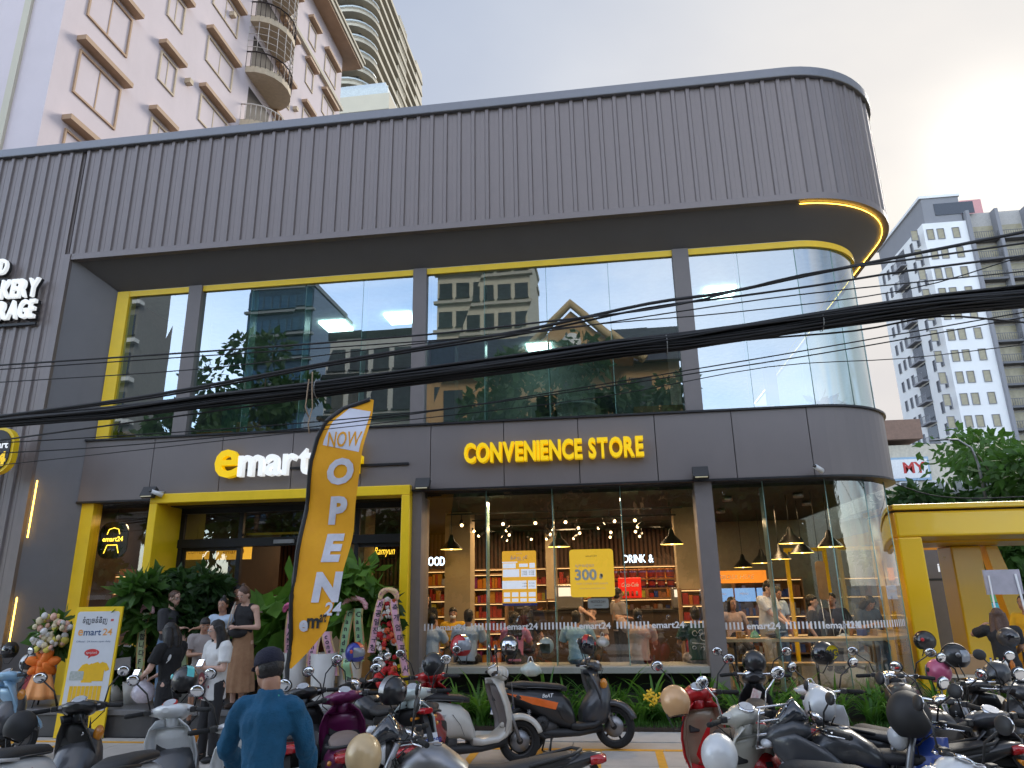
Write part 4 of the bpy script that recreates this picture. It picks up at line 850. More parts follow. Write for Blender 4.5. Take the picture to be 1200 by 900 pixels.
MB().box(0, w_, -.013, -.0095, 0, .045*h).build('print_box', M['blue_t'], t); flat(t, 'emart24', w_/2, -.013, .94*h, .02, M['white'], 'CENTER'); flat(t, 'ទំនិញថ្មី', w_/2, -.013, .84*h, .05, M['white'], 'CENTER', fat=.02, fit=w_*.5)
for z in (.55, .58, .61, .34, .39): flat(t, '1.00$ · 0.75$', .57*w_, -.014, z*h, .018, ink, fit=w_*.35)
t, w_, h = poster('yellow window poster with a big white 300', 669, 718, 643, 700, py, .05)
flat(t, 'emart24', w_/2, -.013, .84*h, .03, ink, 'CENTER', fit=w_*.25); flat(t, 'សូមអរគុណ', .12*w_, -.013, .63*h, .05, M['white'], fat=.01, fit=w_*.42)
flat(t, '300', .1*w_, -.013, .36*h, .17, M['white'], fat=.035, fit=w_*.5); flat(t, '៛', .66*w_, -.013, .38*h, .14, M['white'], fat=.03); flat(t, 'FREE COFFEE AND SNACK', w_/2, -.013, .26*h, .028, M['white'], 'CENTER', fit=w_*.72); flat(t, 'with every purchase today', w_/2, -.013, .17*h, .022, M['white'], 'CENTER', fit=w_*.6)
t, w_, h = poster('small pale paper notice under the yellow poster', 689, 713, 701, 713, mat('notice', (.5, .5, .5), .6)); flat(t, 'NOTICE 24H', w_/2, -.013, .55*h, .04, ink, 'CENTER', fit=w_*.7); flat(t, 'welcome', w_/2, -.013, .25*h, .025, ink, 'CENTER')
# red drinks cooler
q = at(739, 703, Y=16.8); t = thing('drinks_cooler', 'small red drinks dispenser with white script at the counter', 'cooler', (q.x, 16.8, 1.78))
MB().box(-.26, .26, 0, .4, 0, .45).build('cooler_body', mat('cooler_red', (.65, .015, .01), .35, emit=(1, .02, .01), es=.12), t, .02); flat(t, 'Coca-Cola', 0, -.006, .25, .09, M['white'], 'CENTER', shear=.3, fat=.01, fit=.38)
for i in range(4): MB().lathe([(.01, 0), (.025, 0), (.02, .1), (.01, .1)], 8, (-.15+i*.1, -.03, .05)).build('tap', snack[[2, 4, 0, 5][i]], t)
ct_ = thing('service_counter', 'dark service counter with machines behind the seated customers', 'counter', (X(585, 720, 16.6), 16.6, .38)); MB().box(0, 4.6, 0, .8, 0, 1.1).build('counter_body', M['brown'], ct_); MB().box(-.03, 4.63, -.03, .83, 1.1, 1.15).build('counter_top', M['dark'], ct_)
for i, (xx, w2, h2, mm) in enumerate([(.3, .5, .5, 'black'), (1.3, .6, .55, 'steel'), (2.1, .45, .6, 'black'), (3.9, .5, .45, 'steel')]):
    t = thing('coffee_machine', ['black coffee machine at the left of the counter', 'steel coffee machine in the middle of the counter', 'black tall machine next to the steel one', 'steel machine right of the red dispenser'][i], 'machine', (ct_.location.x+xx, 16.8, 1.54), 0, 'machines on the service counter')
    MB().box(0, w2, 0, .45, 0, h2).build('machine_body', M[mm], t, .02); MB().box(.05, w2-.05, -.012, -.001, h2*.55, h2*.9).build('screen', emi('screen_warm', (.9, .75, .6), .25), t); MB().box(.1, w2-.1, -.08, 0, .05, .08).build('drip_tray', M['steel'], t)
# pendant lamps
shade = mat('lamp_black', (.012, .012, .012), .4, .3); shin = emi('shade_inside', (1, .6, .12), 1.1)
def pendant(label, px, py_, Y_, r=.23, e=True):
    q = at(px, py_, Y=Y_); t = thing('pendant_lamp', label, 'lamp', q, 0, 'black conical pendant lamps')
    MB().lathe([(.02, .30), (.04, .27), (.07, .17), (r*.7, .08), (r, .0)], 20).build('lamp_shade', shade, t); MB().lathe([(.01, .04), (r*.6, .06), (r-.01, .003)], 20).build('shade_lining', shin, t)
    MB().tube([(0, 0, .3), (0, 0, 3.6-q.z)], .007, 5).build('cord', M['black'], t); MB().ell((0, 0, .03), (.035, .035, .04), 10).build('bulb', M['bulb'], t)
for a in [('pendant lamp over the left part of the main window', 529, 644, 14.2), ('pendant lamp in the middle of the main window', 655, 641, 14.2), ('pendant lamp beside the right golden column', 787.5, 638, 14.2),
 ('front left pendant lamp in the right window', 927, 637, 13.6), ('front right pendant lamp in the right window', 973, 641, 13.4), ('pendant lamp between the two front ones', 940, 648, 14.6), ('pendant lamp left of the front pair', 914, 655.5, 15.2), ('far pendant lamp near the yellow inner frame', 893, 660, 16.2), ('farthest small pendant lamp by the grey column', 871, 665, 17.2)]: pendant(*a)
# track lights
sp = MB(); sp.m = 0; sp.tube([(0, 0, .0), (0, 0, .12)], .012, 5); sp.tube([(0, .03, -.02), (0, -.09, -.1)], .04, 8); sp.m = 1; sp.ell((0, -.098, -.106), (.03, .03, .03), 8); spm = sp.mesh('spotlight', [M['black'], M['bulb']])
rnd = random.Random(11); k = 0
for Y_, z in ((13.6, 3.42), (15.0, 3.42), (16.4, 3.42), (18, 3.42)):
    tr_ = MB().box(-3.1, 1.4, Y_, Y_+.03, z, z+.03).build('light_track', M['black']); tag(tr_, ['nearest', 'second', 'third', 'farthest'][k]+' black ceiling track with spotlights over the shop floor', 'light track'); k += 1
    for i in range(6): tag(put('spotlight', spm, None, (-2.8+i*.7+rnd.uniform(-.15, .15), Y_+.015, z-.1), (0, 0, rnd.uniform(-2, 2))), 'small black ceiling spotlight on the '+['nearest', 'second', 'third', 'farthest'][k-1]+' track, '+['left', 'middle', 'right'][min(2, i//2)]+' part', 'spotlight', 'black track spotlights')
for i, (x, y) in enumerate([(2.2, 13.4), (3.4, 13.2), (3.9, 14.6), (2.4, 15.6)]):
    tag(MB().lathe([(.01, 0), (.09, 0), (.09, .08), (.01, .08)], 14, (x, y, 3.5)).build('ceiling_speaker', M['steel']), 'small round ceiling fitting in the right corner room', 'ceiling fitting', 'round ceiling fittings')
# orange banners over the entrance
for i, (px0, px1, tx) in enumerate([(211, 242, 'COFFEE'), (251, 292, 'emart24')]):
    a, b = at(px0, 656, Y=12.9), at(px1, 659, Y=12.9); t = thing('hanging_banner', ['orange banner behind the left door pane', 'orange banner hanging in the open doorway'][i], 'banner', (a.x, 12.95, a.z))
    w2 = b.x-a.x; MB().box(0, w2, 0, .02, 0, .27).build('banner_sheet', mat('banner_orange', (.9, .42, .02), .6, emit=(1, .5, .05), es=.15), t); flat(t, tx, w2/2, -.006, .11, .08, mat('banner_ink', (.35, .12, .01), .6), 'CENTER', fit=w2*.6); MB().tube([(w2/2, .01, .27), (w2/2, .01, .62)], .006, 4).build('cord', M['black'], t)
# wood counter along the right glass
pts = [(1.78, 12.3)]+offs(PL, -.03)[1:17]+[(4.85, 14.6)]; inn = offs(pts, -.5)[::-1]
wc = mat('light_wood', (.5, .36, .2), .5, 0, .12, 4); t = thing('window_counter', 'pale wooden counter curving along the right corner glass', 'counter'); MB().prism(pts+inn, lambda a, b, w_: (a, b, w_), .045).build('counter_top', wc, t, loc=(0, 0, 1.14))
for x, y in ((1.95, 12.6), (3.2, 12.6), (4.3, 13.2), (4.6, 14.3)): MB().tube([(x, y, .38), (x, y, 1.14)], .02, 6).build('leg', M['black'], t)
b = MB(); b.box(1.9, 4.2, 12.95, 13.2, .72, .76); t = thing('bar_bench', 'low wooden bar bench behind the right corner glass', 'bench'); b.build('seat', wc, t); [MB().box(x, x+.05, 13, 13.15, .38, .72).build('leg', wc, t) for x in (1.95, 3.0, 4.1)]
# yellow inner frame, hanging board
t = thing('inner_doorway', 'thin yellow door frame in the right corner room', 'door frame'); b = MB(); Y_ = 17.0; xa, xb, zt = X(926, 700, Y_), X(972, 700, Y_), at(950, 646, Y=Y_).z; b.box(xa, xa+.07, Y_, Y_+.1, .38, zt); b.box(xb, xb+.07, Y_, Y_+.1, .38, zt); b.box(xa, xb+.07, Y_, Y_+.1, zt, zt+.08); b.build('frame', YEL, t)
q = at(963, 680, Y=13.2); t = thing('hanging_board', 'narrow brown wooden board hanging on two strings in the corner room', 'board', (q.x, 13.2, q.z)); rbox(MB(), -.08, .08, -.32, .32, .05, 0, .02).build('board', mat('oak', (.3, .16, .06), .5), t)
for x in (-.06, .06): MB().tube([(x, 0, -.32), (x+.02, 0, -.9)], .006, 4).build('string', M['white'], t)
MB().tube([(0, 0, .32), (0, 0, 3.6-q.z)], .005, 4).build('cord', M['black'], t)
# orange sign box in corner room
q = at(862, 677, Y=17.6); t = thing('orange_sign_box', 'long orange lit menu box at the back of the corner room', 'sign box', q); MB().box(-.6, .7, 0, .1, -.12, .16).build('box_body', mat('menu_orange', (.7, .2, .02), .5, emit=(1, .3, .03), es=.18), t); flat(t, 'ORDER HERE', 0, -.01, -.03, .1, M['white'], 'CENTER', shear=.2)
t = thing('menu_screens', 'row of blue menu screens under the orange sign box', 'screen', at(872, 697, Y=17.7)); 
for i in range(3): MB().box(-.7+i*.5, -.24+i*.5, 0, .05, -.15, .15).build('screen', emi('menu_blue', (.2, .4, .8), .2), t, .01); flat(t, 'MENU', -.5+i*.5, -.01, .0, .05, M['white'], 'CENTER')
# ------------------------------------------------------------------ upper floor things
fz = 4.83
q = at(674, 478, Y=12.95); t = thing('round_table', 'white round table behind the third upper window', 'table', (q.x, 12.95, fz)); hz = q.z-fz
MB().lathe([(.01, hz), (.42, hz), (.42, hz+.03), (.01, hz+.03)], 28).build('tabletop', mat('table_white', (.7, .72, .68), .4), t); MB().tube([(0, 0, 0), (0, 0, hz)], [.05, .04], 10).build('leg', mat('table_white', (1, 1, 1)), t); MB().lathe([(.25, 0), (.25, .02), (.05, .05)], 20).build('table_base', M['white'], t)
for i, px in enumerate((640, 710)):
    q = at(px, 480, Y=13.2); t = thing('cafe_chair', ['dark cafe chair left of the white upstairs table', 'dark cafe chair right of the white upstairs table'][i], 'chair', (q.x, 13.2, fz)); MB().box(-.2, .2, -.2, .2, .43, .46).build('seat', M['black'], t); MB().box(-.2, .2, .18, .2, .46, .85).build('backrest', M['black'], t)
    for x in (-.18, .18):
        for y in (-.18, .18): MB().tube([(x, y, 0), (x, y, .43)], .012, 5).build('leg', M['black'], t)
card = mat('cardboard', (.36, .22, .11), .8, 0, .1, 8); teal = mat('locker_green', (.1, .17, .15), .6, 0, .1)
def ubox(label, px, w_, h, Y_, m, d=.35, nm='storage_box'):
    q = at(px, 508, Y=Y_); t = thing(nm, label, 'box', (q.x, Y_, fz), 0); MB().box(0, w_, 0, d, 0, h).build('box_body', m, t, .004); MB().box(w_*.45, w_*.55, -.004, d, h, h+.003).build('tape', mat('tape', (.45, .33, .2), .3), t)
for a in [('orange tub behind the far left upper window', 122, .5, .32, 12.5, mat('tub_orange', (.6, .25, .06), .5)), ('pale bin at the second gap of the far left window', 160, .5, .25, 12.6, mat('bin_pale', (.5, .45, .3), .5)), ('orange tray of goods by the second column upstairs', 228, .75, .2, 12.4, mat('tray_orange', (.65, .2, .05), .5)),
 ('cardboard box upstairs behind the shop sign letter', 276, .35, .42, 12.6, card), ('second smaller cardboard box upstairs beside it', 296, .3, .3, 12.6, card), ('brown carton upstairs just left of the flag tip', 349, .42, .42, 12.5, mat('carton_red', (.4, .18, .08), .8)), ('pale carton upstairs behind the flag tip', 374, .3, .36, 12.55, card),
 ('pink crate upstairs in the right window', 856, .8, .22, 12.5, mat('pink_crate', (.7, .3, .35), .5)), ('cardboard box upstairs behind the right end of the third window', 745, .9, .3, 12.45, card)]: ubox(*a)
for i in range(4): ubox(['bottom', 'second', 'third', 'top'][i]+' box of the stack upstairs behind the flag tip', 384+i, .42, .3, 12.7, card); bpy.context.view_layer.objects
for i, o in enumerate([o for o in C.objects if o.get('label', '').endswith('box of the stack upstairs behind the flag tip')]): o.location.z += i*.31
ubox('bright green crate of red packs upstairs', 300, .65, .12, 12.35, mat('crate_green', (.08, .6, .12), .5)); ubox('tall grey green locker behind the third upper window', 503, .5, 2.0, 13.2, teal, nm='storage_locker'); ubox('grey green locker behind the second upper window', 258, .4, 1.9, 13.0, teal, nm='storage_locker')
q = at(1000, 478, Y=13.4); t = thing('wrapped_furniture', 'purple wrapped furniture behind the curved upper glass', 'furniture', (q.x-.1, 13.6, fz)); MB().add([(-.4, 0, 0), (.4, 0, 0), (.38, 0, .28), (-.45, 0, .5), (-.4, .5, 0), (.4, .5, 0), (.38, .5, .28), (-.45, .5, .5)], [(0, 1, 2, 3), (5, 4, 7, 6), (3, 2, 6, 7), (0, 3, 7, 4), (1, 5, 6, 2)]).build('wrapping', mat('purple_wrap', (.16, .02, .08), .6, bump=.4, bsc=6), t); MB().box(-.1, .12, -.02, .0, 0, .3).build('pale_panel', mat('pale_grey', (.4, .4, .42)), t)
# ------------------------------------------------------------------ potted plants, stands, wreaths
pot = mat('white_pot', (.62, .61, .58), .35, 0, .04)
def blade(mb, base, a, L, w_, droop, n=5, up=1.3, zt=0.):
    d = V((cos(a), sin(a), 0)); s_ = V((-sin(a), cos(a), 0)); p = V(base); el = up; pr = None; vs = []; st = L/n
    for i in range(n+1):
        ww = w_*(1-(i/n)**2)*(.55+.45*min(1, i*1.5/n)) if i < n else .0005; vs += [p-s_*ww, p+V((0, 0, -ww*.25)), p+s_*ww]; p = p+(d*cos(el)+V((0, 0, sin(el))))*st; el -= droop/n
    mb.add(vs, [(i*3+j, i*3+j+1, i*3+j+4, i*3+j+3) for i in range(n) for j in (0, 1)], True)
def plant(label, x, y, h, rad, n, size, lm, seed, z0=.38, potr=.17, poth=.32, clumps=9, lo=.45, nm='potted_plant', pm=None):
    rnd = random.Random(seed); t = thing(nm, label, 'plant', (x, y, z0)); MB().lathe([(.01, 0), (potr*.72, 0), (potr, poth), (potr*.9, poth), (potr*.85, poth-.04), (.01, poth-.04)], 20).build('pot', pm or pot, t)
    st = MB(); cl = []
    for i in range(clumps):
        a = i*2.4; z = h*rnd.uniform(lo, .96); r_ = rad*rnd.uniform(.3, .8)*(1-abs(z/h-.72)*.9); p = V((r_*cos(a), r_*sin(a), z)); cl.append((p, (rad*.42, rad*.42, rad*.32))); st.tube([(0, 0, poth-.05), (p.x*.3, p.y*.3, z*.6), tuple(p)], [.014, .01, .004], 5)
    st.build('stem', bark, t); mb = MB(); leaves(mb, cl, n, size, rnd, asp=2.3); o = mb.build('foliage', lm, t); o['kind'] = 'stuff'; return t
plant('dense round ficus beside the door behind the woman in black', X(232, 700, 11.5), 11.5, 2.05, .62, 150, .085, tl2, 41, clumps=16, lo=.6, potr=.25, poth=.5)
plant('leafy green plant spreading in front of the left shop window', X(172, 700, 11.2), 11.2, 2.0, .46, 60, .14, tl1, 42, clumps=11, lo=.55, potr=.2)
plant('big-leaved green plant behind the flag pole', X(331, 720, 11.6), 11.6, 1.95, .36, 16, .26, tl3, 43, clumps=9, lo=.35)
plant('umbrella plant with fingered leaves right of the flag', X(415, 690, 11.3), 11.3, 2.0, .45, 45, .17, tl3, 44, clumps=10, lo=.6)
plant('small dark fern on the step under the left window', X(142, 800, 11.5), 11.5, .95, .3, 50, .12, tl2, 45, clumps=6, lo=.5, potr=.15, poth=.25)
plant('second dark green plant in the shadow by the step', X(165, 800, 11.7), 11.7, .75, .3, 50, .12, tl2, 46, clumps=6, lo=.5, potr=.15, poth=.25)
plant('small yellow green plant behind the curved upper glass', X(965, 478, 12.9), 12.9, .42, .28, 30, .1, mat('yellow_leaf', (.2, .2, .05), .5), 47, z0=fz, potr=.1, poth=.12, clumps=5)
q = X(143, 790, 11.1); tag(MB().obox((q, 11.05, .98), (.3, .02, .17), rotm(0, -.1, .1)).build('info_card', mat('card_grey', (.4, .4, .42))), 'grey card standing in front of the dark fern', 'card')
# ribbons: two hanging bands from a ruffled top
def ribbon(label, px, py0, py1, Y_, base, edge, txt, sway=0., w_=.15, both=.0, top=True, ruf=None):
    a, b = at(px, py0, Y=Y_), at(px+sway, py1, Y=Y_); t = thing('ribbon', label, 'ribbon', (a.x, Y_, a.z)); H = a.z-b.z; dx = b.x-a.x
    def band(x0, dx, m, ww, y): 
        vs = []; n = 10
        for i in range(n+1): f = i/n; yy = y-.04*sin(f*5+x0*9); vs += [(x0+dx*f-ww/2, yy, -H*f), (x0+dx*f+ww/2, yy-.01*sin(f*9), -H*f)]
        return MB().add(vs, [(2*i, 2*i+1, 2*i+3, 2*i+2) for i in range(n)], True)
    sp_ = [0] if not both else [-both/2, both/2]
    for j, x0 in enumerate(sp_):
        d_ = dx+(x0*.6 if both else 0); band(x0*.5, d_, None, w_, 0).build('band_edge', edge, t); band(x0*.5, d_, None, w_*.66, -.006).build('band', base, t)
        for i, ch in enumerate(txt):
            f = .12+.8*i/max(1, len(txt)-1); flat(t, ch, x0*.5+d_*f-.03, -.016-.04*sin(f*5+x0*.5*9), -H*f-.03, .075, ink, fat=.02)
    if top:
        mb = MB(); rr = random.Random(len(label)); R0 = .1 if not both else both*.62
        for i in range(16):
            u = pi*i/15; mb.ell((R0*cos(u)*1.1, -.02, .02+R0*.8*sin(u)), (.035, .04, .045), 6, rotm(0, rr.random()*3, 0))
        mb.build('ruffle', ruf or edge, t)
    return t
lime = mat('lime_edge', (.45, .7, .15), .5, col2=(.7, .25, .2), sc=22, var=.2); limeb = mat('lime_band', (.55, .68, .42), .5); pinkb = mat('pink_band', (.75, .42, .55), .5); pinke = mat('pink_edge', (.75, .3, .4), .5, col2=(.7, .6, .2), sc=22, var=.2); ruf = mat('ruffle_mix', (.75, .12, .2), .5, col2=(.85, .7, .7), sc=60, var=.1)
green = mat('green_band', (.36, .62, .36), .5)
ribbon('lime green ribbon with Korean letters left of the tattooed man', 172, 718, 802, 10.95, limeb, lime, '축하합니다FNC', -12, ruf=ruf)
ribbon('short lime ribbon behind the head of the woman in black', 214, 716, 790, 11.2, limeb, lime, '축발전', 0, ruf=ruf)
ribbon('pink ribbon hanging left of the flag pole', 342, 716, 800, 11.0, pinkb, pinke, 'GRANDOPEN', -6, ruf=mat('pink_ruffle', (.75, .15, .35), .5))
ribbon('pair of pink ribbons on the tapered white pot', 377, 740, 792, 10.9, pinkb, pinke, 'congrats', 0, .17, .34, top=False)
ribbon('pair of green ribbons below the umbrella plant', 416, 713, 775, 10.95, green, lime, 'Canada祝', -6, .15, .26, ruf=ruf)
ribbon('lower green ribbon hanging over the white pot', 407, 772, 797, 10.85, green, lime, '축발', 0, .16, top=False)
tp = MB(); tp = tp.lathe([(.01, 0), (.2, 0), (.15, .03), (.16, .08), (.2, .75), (.18, .75), (.01, .7)], 24).mesh('tall_pot', pot)
for i, (px, yy) in enumerate(((378, 10.9), (345, 11.1), (409, 11.15))):
    tag(put('tall_pot', tp, None, (X(px, 800, yy), yy, .38)), ['tapered white pot with the pink ribbon pair', 'white pot behind the flag pole', 'white pot under the green ribbons'][i], 'pot', 'white tapered pots by the entrance')
# flower wreath with two pink ribbons
WX = X(455, 750, 10.9); WZ = at(455, 765, Y=10.9).z; WT = at(455, 700, Y=10.9).z; WB = at(455, 800, Y=10.9).z
t = thing('flower_wreath', 'tall wreath of red and white flowers beside the portal leg', 'wreath', (WX, 10.95, WB)); H = WT-WB
fr_ = [mat('rose_red', (.45, .01, .015), .6, bump=.5, bsc=60), mat('rose_white', (.72, .66, .62), .6, bump=.5, bsc=60), mat('rose_orange', (.6, .1, .03), .6)]
fw_ = MB().ell((0, 0, 0), (.04, .035, .04), 8); fl3 = []
for m_ in fr_: mm = MB(); [mm.ell((.02*cos(a), -.012, .02*sin(a)), (.024, .02, .024), 6) for a in (0, 1.26, 2.5, 3.8, 5)]; mm.ell((0, -.02, 0), (.02, .02, .02), 6); fl3.append(mm.mesh('flower', m_))
rnd = random.Random(8); MB().sup([(0, 0, .1, .02), (.001, 0, .1, .02)], 8)
MB().tube([(0, .02, .1), (0, .03, H*.95)], [.1, .05], 8).build('foam_core', tl2, t)
lb_ = MB(); leaves(lb_, [((0, .02, H*z), (.13+.06*(1-z), .06, .16)) for z in (.15, .3, .45, .6, .75, .9)], 60, .09, rnd); lb_.build('greenery', tl2, t)['kind'] = 'stuff'
for i in range(95): z = rnd.random(); ww = .17*(1-z*.45); put('flower', fl3[rnd.choice((0, 0, 1, 1, 2))], t, (rnd.uniform(-ww, ww), -.07+rnd.uniform(-.03, .04), H*(.1+.88*z)), (rnd.uniform(-.4, .4), rnd.uniform(-3, 3), 0), (rnd.uniform(.8, 1.3),)*3)
b = MB(); [b.ell((.13*cos(a), -.08, H*.05+.1*sin(a)), (.09, .05, .07), 8, rotm(0, a, 0)) for a in (0, .8, 2.3, 3.1, 4, 5.4)]; b.build('red_bow', mat('bow_red', (.6, .015, .015), .4), t)
ribbon('left pink ribbon of the red and white wreath', 447, 702, 765, 10.85, pinkb, pinke, '사공일진구청', -13, .13, top=False); ribbon('right pink ribbon of the red and white wreath', 461, 702, 792, 10.85, pinkb, pinke, '축개업대표이사', 14, .13, top=False)
b = MB(); [b.ell((WX+.13*cos(u), 10.85, WT+.0+.11*sin(u)), (.04, .04, .05), 6, rotm(0, u, 0)) for u in [pi*i/12 for i in range(13)]]; tag(b.build('ribbon_ruffle', pinke), 'pink ruffled crest on top of the red and white wreath', 'ruffle')
for x in (-.15, .15): MB().tube([(x, .05, .38-WB), (0, .05, H*.8)], .012, 5).build('leg', M['black'], t)
# orange flower stand at the left
FX = X(58, 780, 10.9); t = thing('flower_stand', 'flower stand with yellow blossoms and orange drape left of the poster', 'flower stand', (FX, 10.9, 0)); zt = at(60, 740, Y=10.9).z; zbow = at(58, 776, Y=10.9).z
fy = [MB().ell((0, 0, 0), (.05, .04, .05), 8).mesh('flower', m_) for m_ in (mat('bloom_yellow', (.7, .6, .12), .6, bump=.5, bsc=60), mat('bloom_white', (.7, .68, .66), .6, bump=.5, bsc=60), mat('bloom_pink', (.75, .45, .35), .6, bump=.5, bsc=60), mat('bloom_cream', (.7, .6, .4), .6, bump=.5, bsc=60))]
for i in range(70): a, r_ = rnd.random()*6.28, rnd.random()**.5*.3; put('flower', rnd.choice(fy), t, (r_*cos(a)+.05, -.05-.2*rnd.random(), zt+r_*sin(a)*.95), (rnd.random(), rnd.random()*3, 0), (rnd.uniform(.7, 1.3),)*3)
lb_ = MB(); leaves(lb_, [((0, 0, zt), (.33, .12, .32))], 140, .12, rnd); lb_.build('greenery', tl1, t)['kind'] = 'stuff'
oc = mat('orange_tulle', (.85, .2, .02), .6, 0, .1, 8, bump=.3, bsc=12); oc2 = mat('peach_drape', (.85, .36, .12), .6, 0, .1, 8, bump=.3, bsc=12)
b = MB(); [b.ell((.14*cos(a), -.12-.04*(i % 2), zbow+.11*sin(a)), (.15, .07, .075), 10, rotm(.3*(i % 3), -a, .2*i)) for i, a in enumerate((.2, 1.1, 2.0, 2.9, 3.8, 4.7, 5.5))]; b.ell((0, -.18, zbow), (.07, .06, .07), 8); b.build('bow', oc, t)
dr = []; zl = at(58, 818, Y=10.9).z
for f in range(8):
    z = zbow-.05-(zbow-.05-zl)*f/7; k = .10+.13*f/7; dr.append([(k*1.15*cos(a)+.03*cos(a*6)*f/7-.02, -.1+k*.5*sin(a)+.025*sin(a*7)*f/7, z) for a in [2*pi*i/40 for i in range(40)]])
MB().loft(dr).build('drape', oc2, t); MB().add([(-.25, -.05, zbow+.1), (-.12, -.05, zbow+.1), (-.30, -.05, zl-.3), (-.50, -.05, zl-.3)], [(0, 1, 2, 3)]).build('side_ribbon', mat('wine_ribbon', (.35, .04, .05), .6), t)
for a in (.4, 2.5, 4.6): MB().tube([(.0, -.05, zbow), (.35*cos(a), .3*sin(a), 0)], .015, 5).build('leg', M['black'], t)
# strap-leaved hedge in front of the glass
hl = [leafm('strap_leaf', (.05, .15, .02), (.13, .28, .045), 2.), leafm('strap_leaf_dark', (.03, .10, .02), (.08, .2, .03), 2.)]
cm_ = []
for s_ in range(5):
    rr = random.Random(200+s_); mb = MB()
    for i in range(34): blade(mb, (rr.uniform(-.08, .08), rr.uniform(-.08, .08), 0), rr.uniform(0, 6.28), rr.uniform(.45, .85), rr.uniform(.022, .038), rr.uniform(.8, 2.2), 5, rr.uniform(1.0, 1.5))
    cm_.append(mb.mesh('lily_clump', hl[s_ % 2]))
where = ['at the left end', 'near the orange scooter', 'in the middle', 'near the red scooter', 'under the grey column', 'at the rounded corner', 'at the far right']
rnd = random.Random(9); k = 0
for i in range(19):
    for j in range(2):
        x = -2.9+i*.46+j*.2+rnd.uniform(-.09, .09); y = 11.55+j*.36+rnd.uniform(-.05, .05); lab = ['front', 'back'][j]+' row strap-leaved green lily clump '+where[min(6, int((x+3)/1.25))]
        o = put('lily_clump', cm_[k % 5], None, (x, y, .05), (0, 0, rnd.uniform(0, 6)), (rnd.uniform(.85, 1.2),)*3); k += 1; tag(o, lab, 'plant', 'lily clumps in the planting strip')
mb = MB(); 
for i in range(5200): x = rnd.uniform(-3.1, 5.6); y = rnd.uniform(11.27, 11.6); blade(mb, (x, y, .05), rnd.uniform(0, 6.28), rnd.uniform(.06, .13), .004, .9, 2, 1.2)
tag(mb.build('grass_edge', hl[1]), 'short grass edging along the kerb of the planting strip', 'grass', kind='stuff')
ym = MB(); [ym.ell((.035*cos(a), .035*sin(a), 0), (.035, .02, .01), 6, rotm(0, 0, a)) for a in (0, 1.25, 2.5, 3.77, 5)]; ym = ym.mesh('yellow_blossom', mat('petal_yellow', (.8, .5, .02), .5))
for px, py_ in ((762, 812), (768, 818), (758, 817), (776, 815), (765, 824)): q = at(px, py_, Y=11.4); tag(put('yellow_blossom', ym, None, q, (1.2, 0, 0)), 'small yellow blossom among the lily leaves left of the tan helmet', 'flower', 'yellow blossoms in the hedge')
# ------------------------------------------------------------------ motorbikes (x forward, y left, z up)
def paint(name, c, coat=.45, r=.33): return mat('paint_'+name, c, r, .1, .06, 5, coat=coat, stain=.22)
def wheelset(t, x, R, st=0., tw=.05, spokes=5, piv=None, nm='wheel', c='black', disc=False):
    def T(): return Matrix.Translation((x, 0, R)) if piv is None else Matrix.Translation((piv, 0, 0)) @ Matrix.Rotation(st, 4, 'Z') @ Matrix.Translation((x-piv, 0, R))
    w_ = put(nm, None, t); Rx = rotm(pi/2)
    MB(T()).lathe([(R-.085, -tw*.55), (R-.06, -tw*.9), (R-.03, -tw), (R-.008, -tw*.7), (R, -tw*.25), (R, tw*.25), (R-.008, tw*.7), (R-.03, tw), (R-.06, tw*.9), (R-.085, tw*.55), (R-.085, -tw*.55)], 36, R=Rx).build('tyre', M['rubber'], w_)
    m = MB(T()); m.lathe([(R-.083, -tw*.6), (R-.1, -tw*.55), (R-.105, 0), (R-.1, tw*.55), (R-.083, tw*.6)], 32, R=Rx); m.lathe([(.01, -tw*.9), (.04, -tw*.9), (.045, 0), (.04, tw*.9), (.01, tw*.9)], 14, R=Rx)
    for i in range(spokes):
        a = i*2*pi/spokes; m.tube([(.03*cos(a), 0, .03*sin(a)), ((R-.1)*cos(a+.12), 0, (R-.1)*sin(a+.12))], [.02, .014], 6)
    m.build('rim', M[c], w_)
    m = MB(T()); m.lathe([(.02, tw*.8), (R*.48, tw*.8), (R*.48, tw*.88), (.02, tw*.88)], 24, R=Rx); m.build('brake_disc', M['steel'], w_)
    return w_
def arc_shell(mb, x, R, r_, w_, a0, a1, n=14, th=.006, drop=.05):
    "mudguard around a wheel centre (x, R)"
    rings = []
    for i in range(n+1):
        a = a0+(a1-a0)*i/n; ring = []
        for (y, dr) in ((-w_, -drop), (-w_*.85, 0), (-w_*.4, .018), (w_*.4, .018), (w_*.85, 0), (w_, -drop), (w_-th, -drop), (w_*.8, -th), (w_*.38, .01), (-w_*.38, .01), (-w_*.8, -th), (-w_+th, -drop)):
            ring.append((x+(r_+dr)*cos(a), y, R+(r_+dr)*sin(a)))
        rings.append(ring)
    return mb.loft(rings)
def mirrors(t, T, hx, hz, up=.24, out=.33, rnd_=True, chrome=False, ang=0.):
    for s in (-1, 1):
        g = put('mirror', None, t); c = M['chrome'] if chrome else M['black']
        MB(T).tube([(hx, s*.2, hz), (hx-.01, s*.23, hz+up*.55), (hx-.03, s*out, hz+up)], .007, 6).build('mirror_stem', c, g)
        R = rotm(0, -.15, s*(.12+ang)); hc = V((hx-.03, s*(out+.02), hz+up+.02)); sh = (.02, .06, .05) if rnd_ else (.02, .075, .045)
        MB(T).ell(hc, sh, 14, R).build('mirror_shell', c, g); MB(T).ell(hc+V((-.014, 0, 0)), (.009, sh[1]*.9, sh[2]*.88), 14, R).build('mirror_glass', M['mirror'], g)
